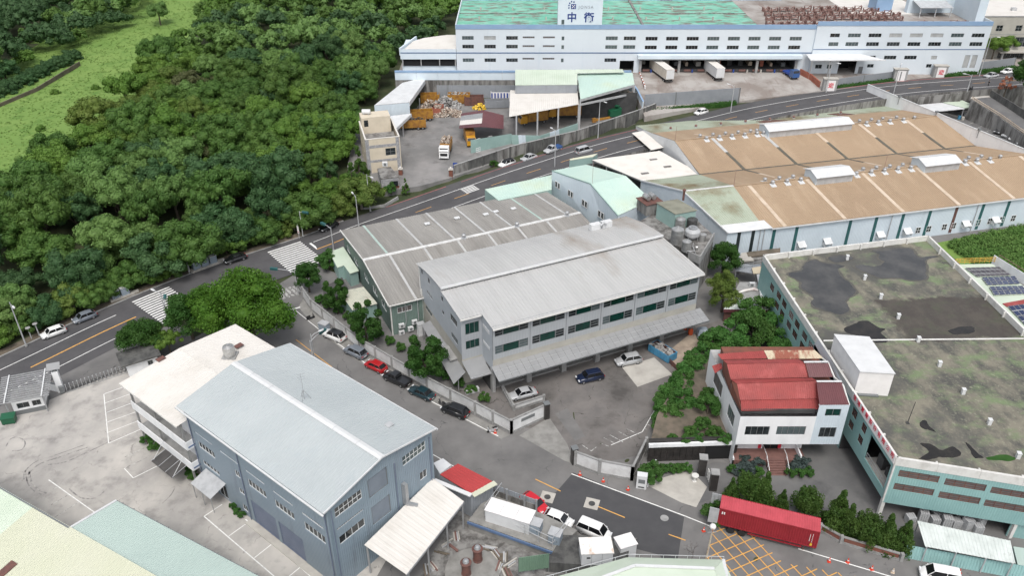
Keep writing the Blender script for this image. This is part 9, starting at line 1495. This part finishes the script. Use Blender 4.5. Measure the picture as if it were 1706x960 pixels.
# junipers along the forecourt wall
tree_kind('jun0','leaf_juniper',111,1.7,2.6,5.0,64,150,.085,'cone',core=.4,jit=.9,squash=2.3); tree_kind('jun1','leaf_juniper',112,2.0,1.8,4.0,70,150,.085,'loose',core=.4,jit=.9,squash=2.1)
for k,(px_,py_,sc) in enumerate(((1215,835,.8),(1245,832,1.0),(1270,838,1.05),(1300,850,.7),(1340,858,1.0),(1390,880,1.25),(1408,890,1.0),(1440,905,1.1),(1470,912,1.1),(1500,918,1.0))): T(('jun0','jun1')[k%3 == 1],'dark green juniper with ragged tips along the forecourt wall',px_,py_,sc,group='junipers along the forecourt wall',name='juniper',cat='juniper')
block_wall('brown_forecourt_wall','low brown brick wall under the junipers',[at(1365,885),at(1400,905),at(1500,935)],1.1,30,panel='brick_red')
for px_,py_,mt_,l in ((1190,868,'gard','round green bush behind the open container doors'),(1085,800,'gard','grey green shrub by the vending kiosk')): T(mt_,l,px_,py_,.9,name='shrub',cat='shrub')
tree_kind('blue','leaf_blue',121,1.0,.8,1.5,18,80,.12,core=.55,jit=.75)
for px_,py_ in ((1232,790),(1248,785),(1262,780),(1240,775),(1322,785),(1330,775),(1340,780)): T('blue','bluish grey shrub flanking the brown front steps',px_,py_,1.0,group='shrubs flanking the front steps',name='shrub',cat='shrub')
for k in range(7): T('gard','small clipped bush along the black tiled terrace front',1090+k*9,788-k*.4,.42,group='bushes along the terrace front',name='bush',cat='bush')
for px_,py_ in ((1220,788),(1236,792),(1262,792),(1315,794),(1330,794),(1346,792)): T('gard','low green bush at the foot of the front steps',px_,py_,.42,group='bushes at the foot of the front steps',name='bush',cat='bush')
# hedge plants behind the street wall and beside the office
for k in range(16): t = k/15; p = at(525,512).lerp(at(800,680),t); tree('gard','clipped shrub in the hedge behind the white street wall',p.x+.6,p.y+1.6,0,.5,group='hedge behind the white street wall',name='shrub',cat='shrub')
for px_,py_,s_ in ((246,740,.5),(258,750,.45),(318,790,.5),(325,800,.42),(388,848,.28),(396,856,.28),(404,862,.28)): T('gard','small green plant in the bed at the factory wall',px_,py_,s_,group='plants along the factory wall',name='shrub',cat='shrub')
for px_,py_,l in ((600,300,'conical dark evergreen before the cream tiled office'),(590,330,'dark evergreen left of the gatekeeper annex')): T('conif',l,px_,py_,1.25,2.2)
T('conif','clipped dark shrub beside the brick gate pillar',676,320,.5,2.4,name='shrub',cat='shrub'); T('gard','bright green clipped bush before the annex wall',652,322,.8,2.2,name='shrub',cat='shrub'); T('gard','green bush at the road foot of the dark panel wall',823,279,.6,2.8,name='bush',cat='bush')
# far right plants
T('ficus2','broad dark tree at the edge of the car park ramp',1712,165,1.5,9.6); T('orange' if False else 'mid1','round shrub beside the beige office entrance',1668,95,.7,10); T('mid0','round dark tree between depot and beige office',1652,98,.75,10); T('mid2','low shrub on the slope before the beige office',1690,90,.5,10)
tree_kind('orange','leaf_orange',131,1.6,2.2,4.6,14,26,.16,'loose'); T('orange','withered orange leafed sapling beside the ramp wall',1672,160,1.3,9.7)
# hedges as long clipped bodies
def hedge(l,a,b,h,w_,z0):
    r = thing('hedge',l,'hedge',tuple(a)); n = max(4,int((b-a).length/.9)); cs = [a.lerp(b,(k+.5)/n)+Vector((0,0,h*f)) for k in range(n) for f in (.35,.75)]; rr = [w_*.55]*len(cs); q,F = leaves(rs,np.array([tuple(c) for c in cs]),np.array(rr),46,.13,.8,.3); me = bpy.data.meshes.new('foliage'); inv = r.matrix_basis.inverted(); me.from_pydata([tuple(inv @ Vector(p)) for p in q.tolist()],[],F.tolist()); me.materials.append(MATS['leaf_hedge']); put('foliage',me,r); part(r,'core','leaf_hedge',lambda m: m.bar(a+Vector((0,0,h*.45)),b+Vector((0,0,h*.45)),w_*.75,h*.85),world=True)
hedge('clipped green hedge under the grey fence left of the depot gate',k6(60,1000,6.4)*1,k6(910,915,7.4),1.4,1.4,7); hedge('clipped green hedge under the fence between the gate pillars',k7(40,785,8.1),k7(575,715,8.7),1.3,1.3,8); hedge('clipped green hedge behind the parked cars right of the depot gate',k7(1010,680,9.1),k7(1620,605,9.8),1.3,1.3,9); hedge('tall dense hedge against the depot wall by the gate',k7(480,615,9.6),k7(830,615,9.7),2.8,2.6,9)
# bare tree
p = at(1150,945); r = thing('bare_tree','leafless grey tree at the street corner beside the globe lamp','tree',(p.x,p.y,0)); rb = np.random.RandomState(3)
def br(m,p,d,l,rad,dep):
    q = p+d*l; m.tube([p,(p+q)/2+Vector(rb.normal(size=3))*l*.05,q],[rad,rad*.85,rad*.65],5)
    if dep:
        for _ in range(3 if dep > 2 else 2): d2 = (d+Vector(rb.normal(size=3))*.55+Vector((0,0,.15))).normalized(); br(m,q,d2,l*rb.uniform(.6,.8),rad*.62,dep-1)
m = MB(); br(m,Vector((0,0,1.4)),Vector((.05,0,1)),1.0,.07,4); M('bark_grey',(.17,.15,.14),(.1,.09,.085),3,rough=.9); m.build('branches','bark_grey',r); part(r,'trunk','bark_grey',lambda m: m.tube([(0,0,-.1),(.03,0,.8),(0,0,1.45)],[.13,.1,.075],7))
# tall grass on the bank right of the flat roof
gb = [at(*p) for p in ((1575,408),(1720,375),(1800,455),(1640,452))]; cs = []
while len(cs) < 900:
    u,v = rs.rand(2); p = gb[0].lerp(gb[1],u).lerp(gb[3].lerp(gb[2],u),v); cs.append((p.x,p.y,.35))
q,F = leaves(rs,np.array(cs),np.full(len(cs),.75),40,.13,1.1,.8); me = bpy.data.meshes.new('tall_grass'); me.from_pydata(q.tolist(),[],F.tolist()); me.materials.append(MATS['grass']); tag(put('tall_grass',me),'tall wild grass between the flat roof and the tan warehouse','grass',None,'stuff')
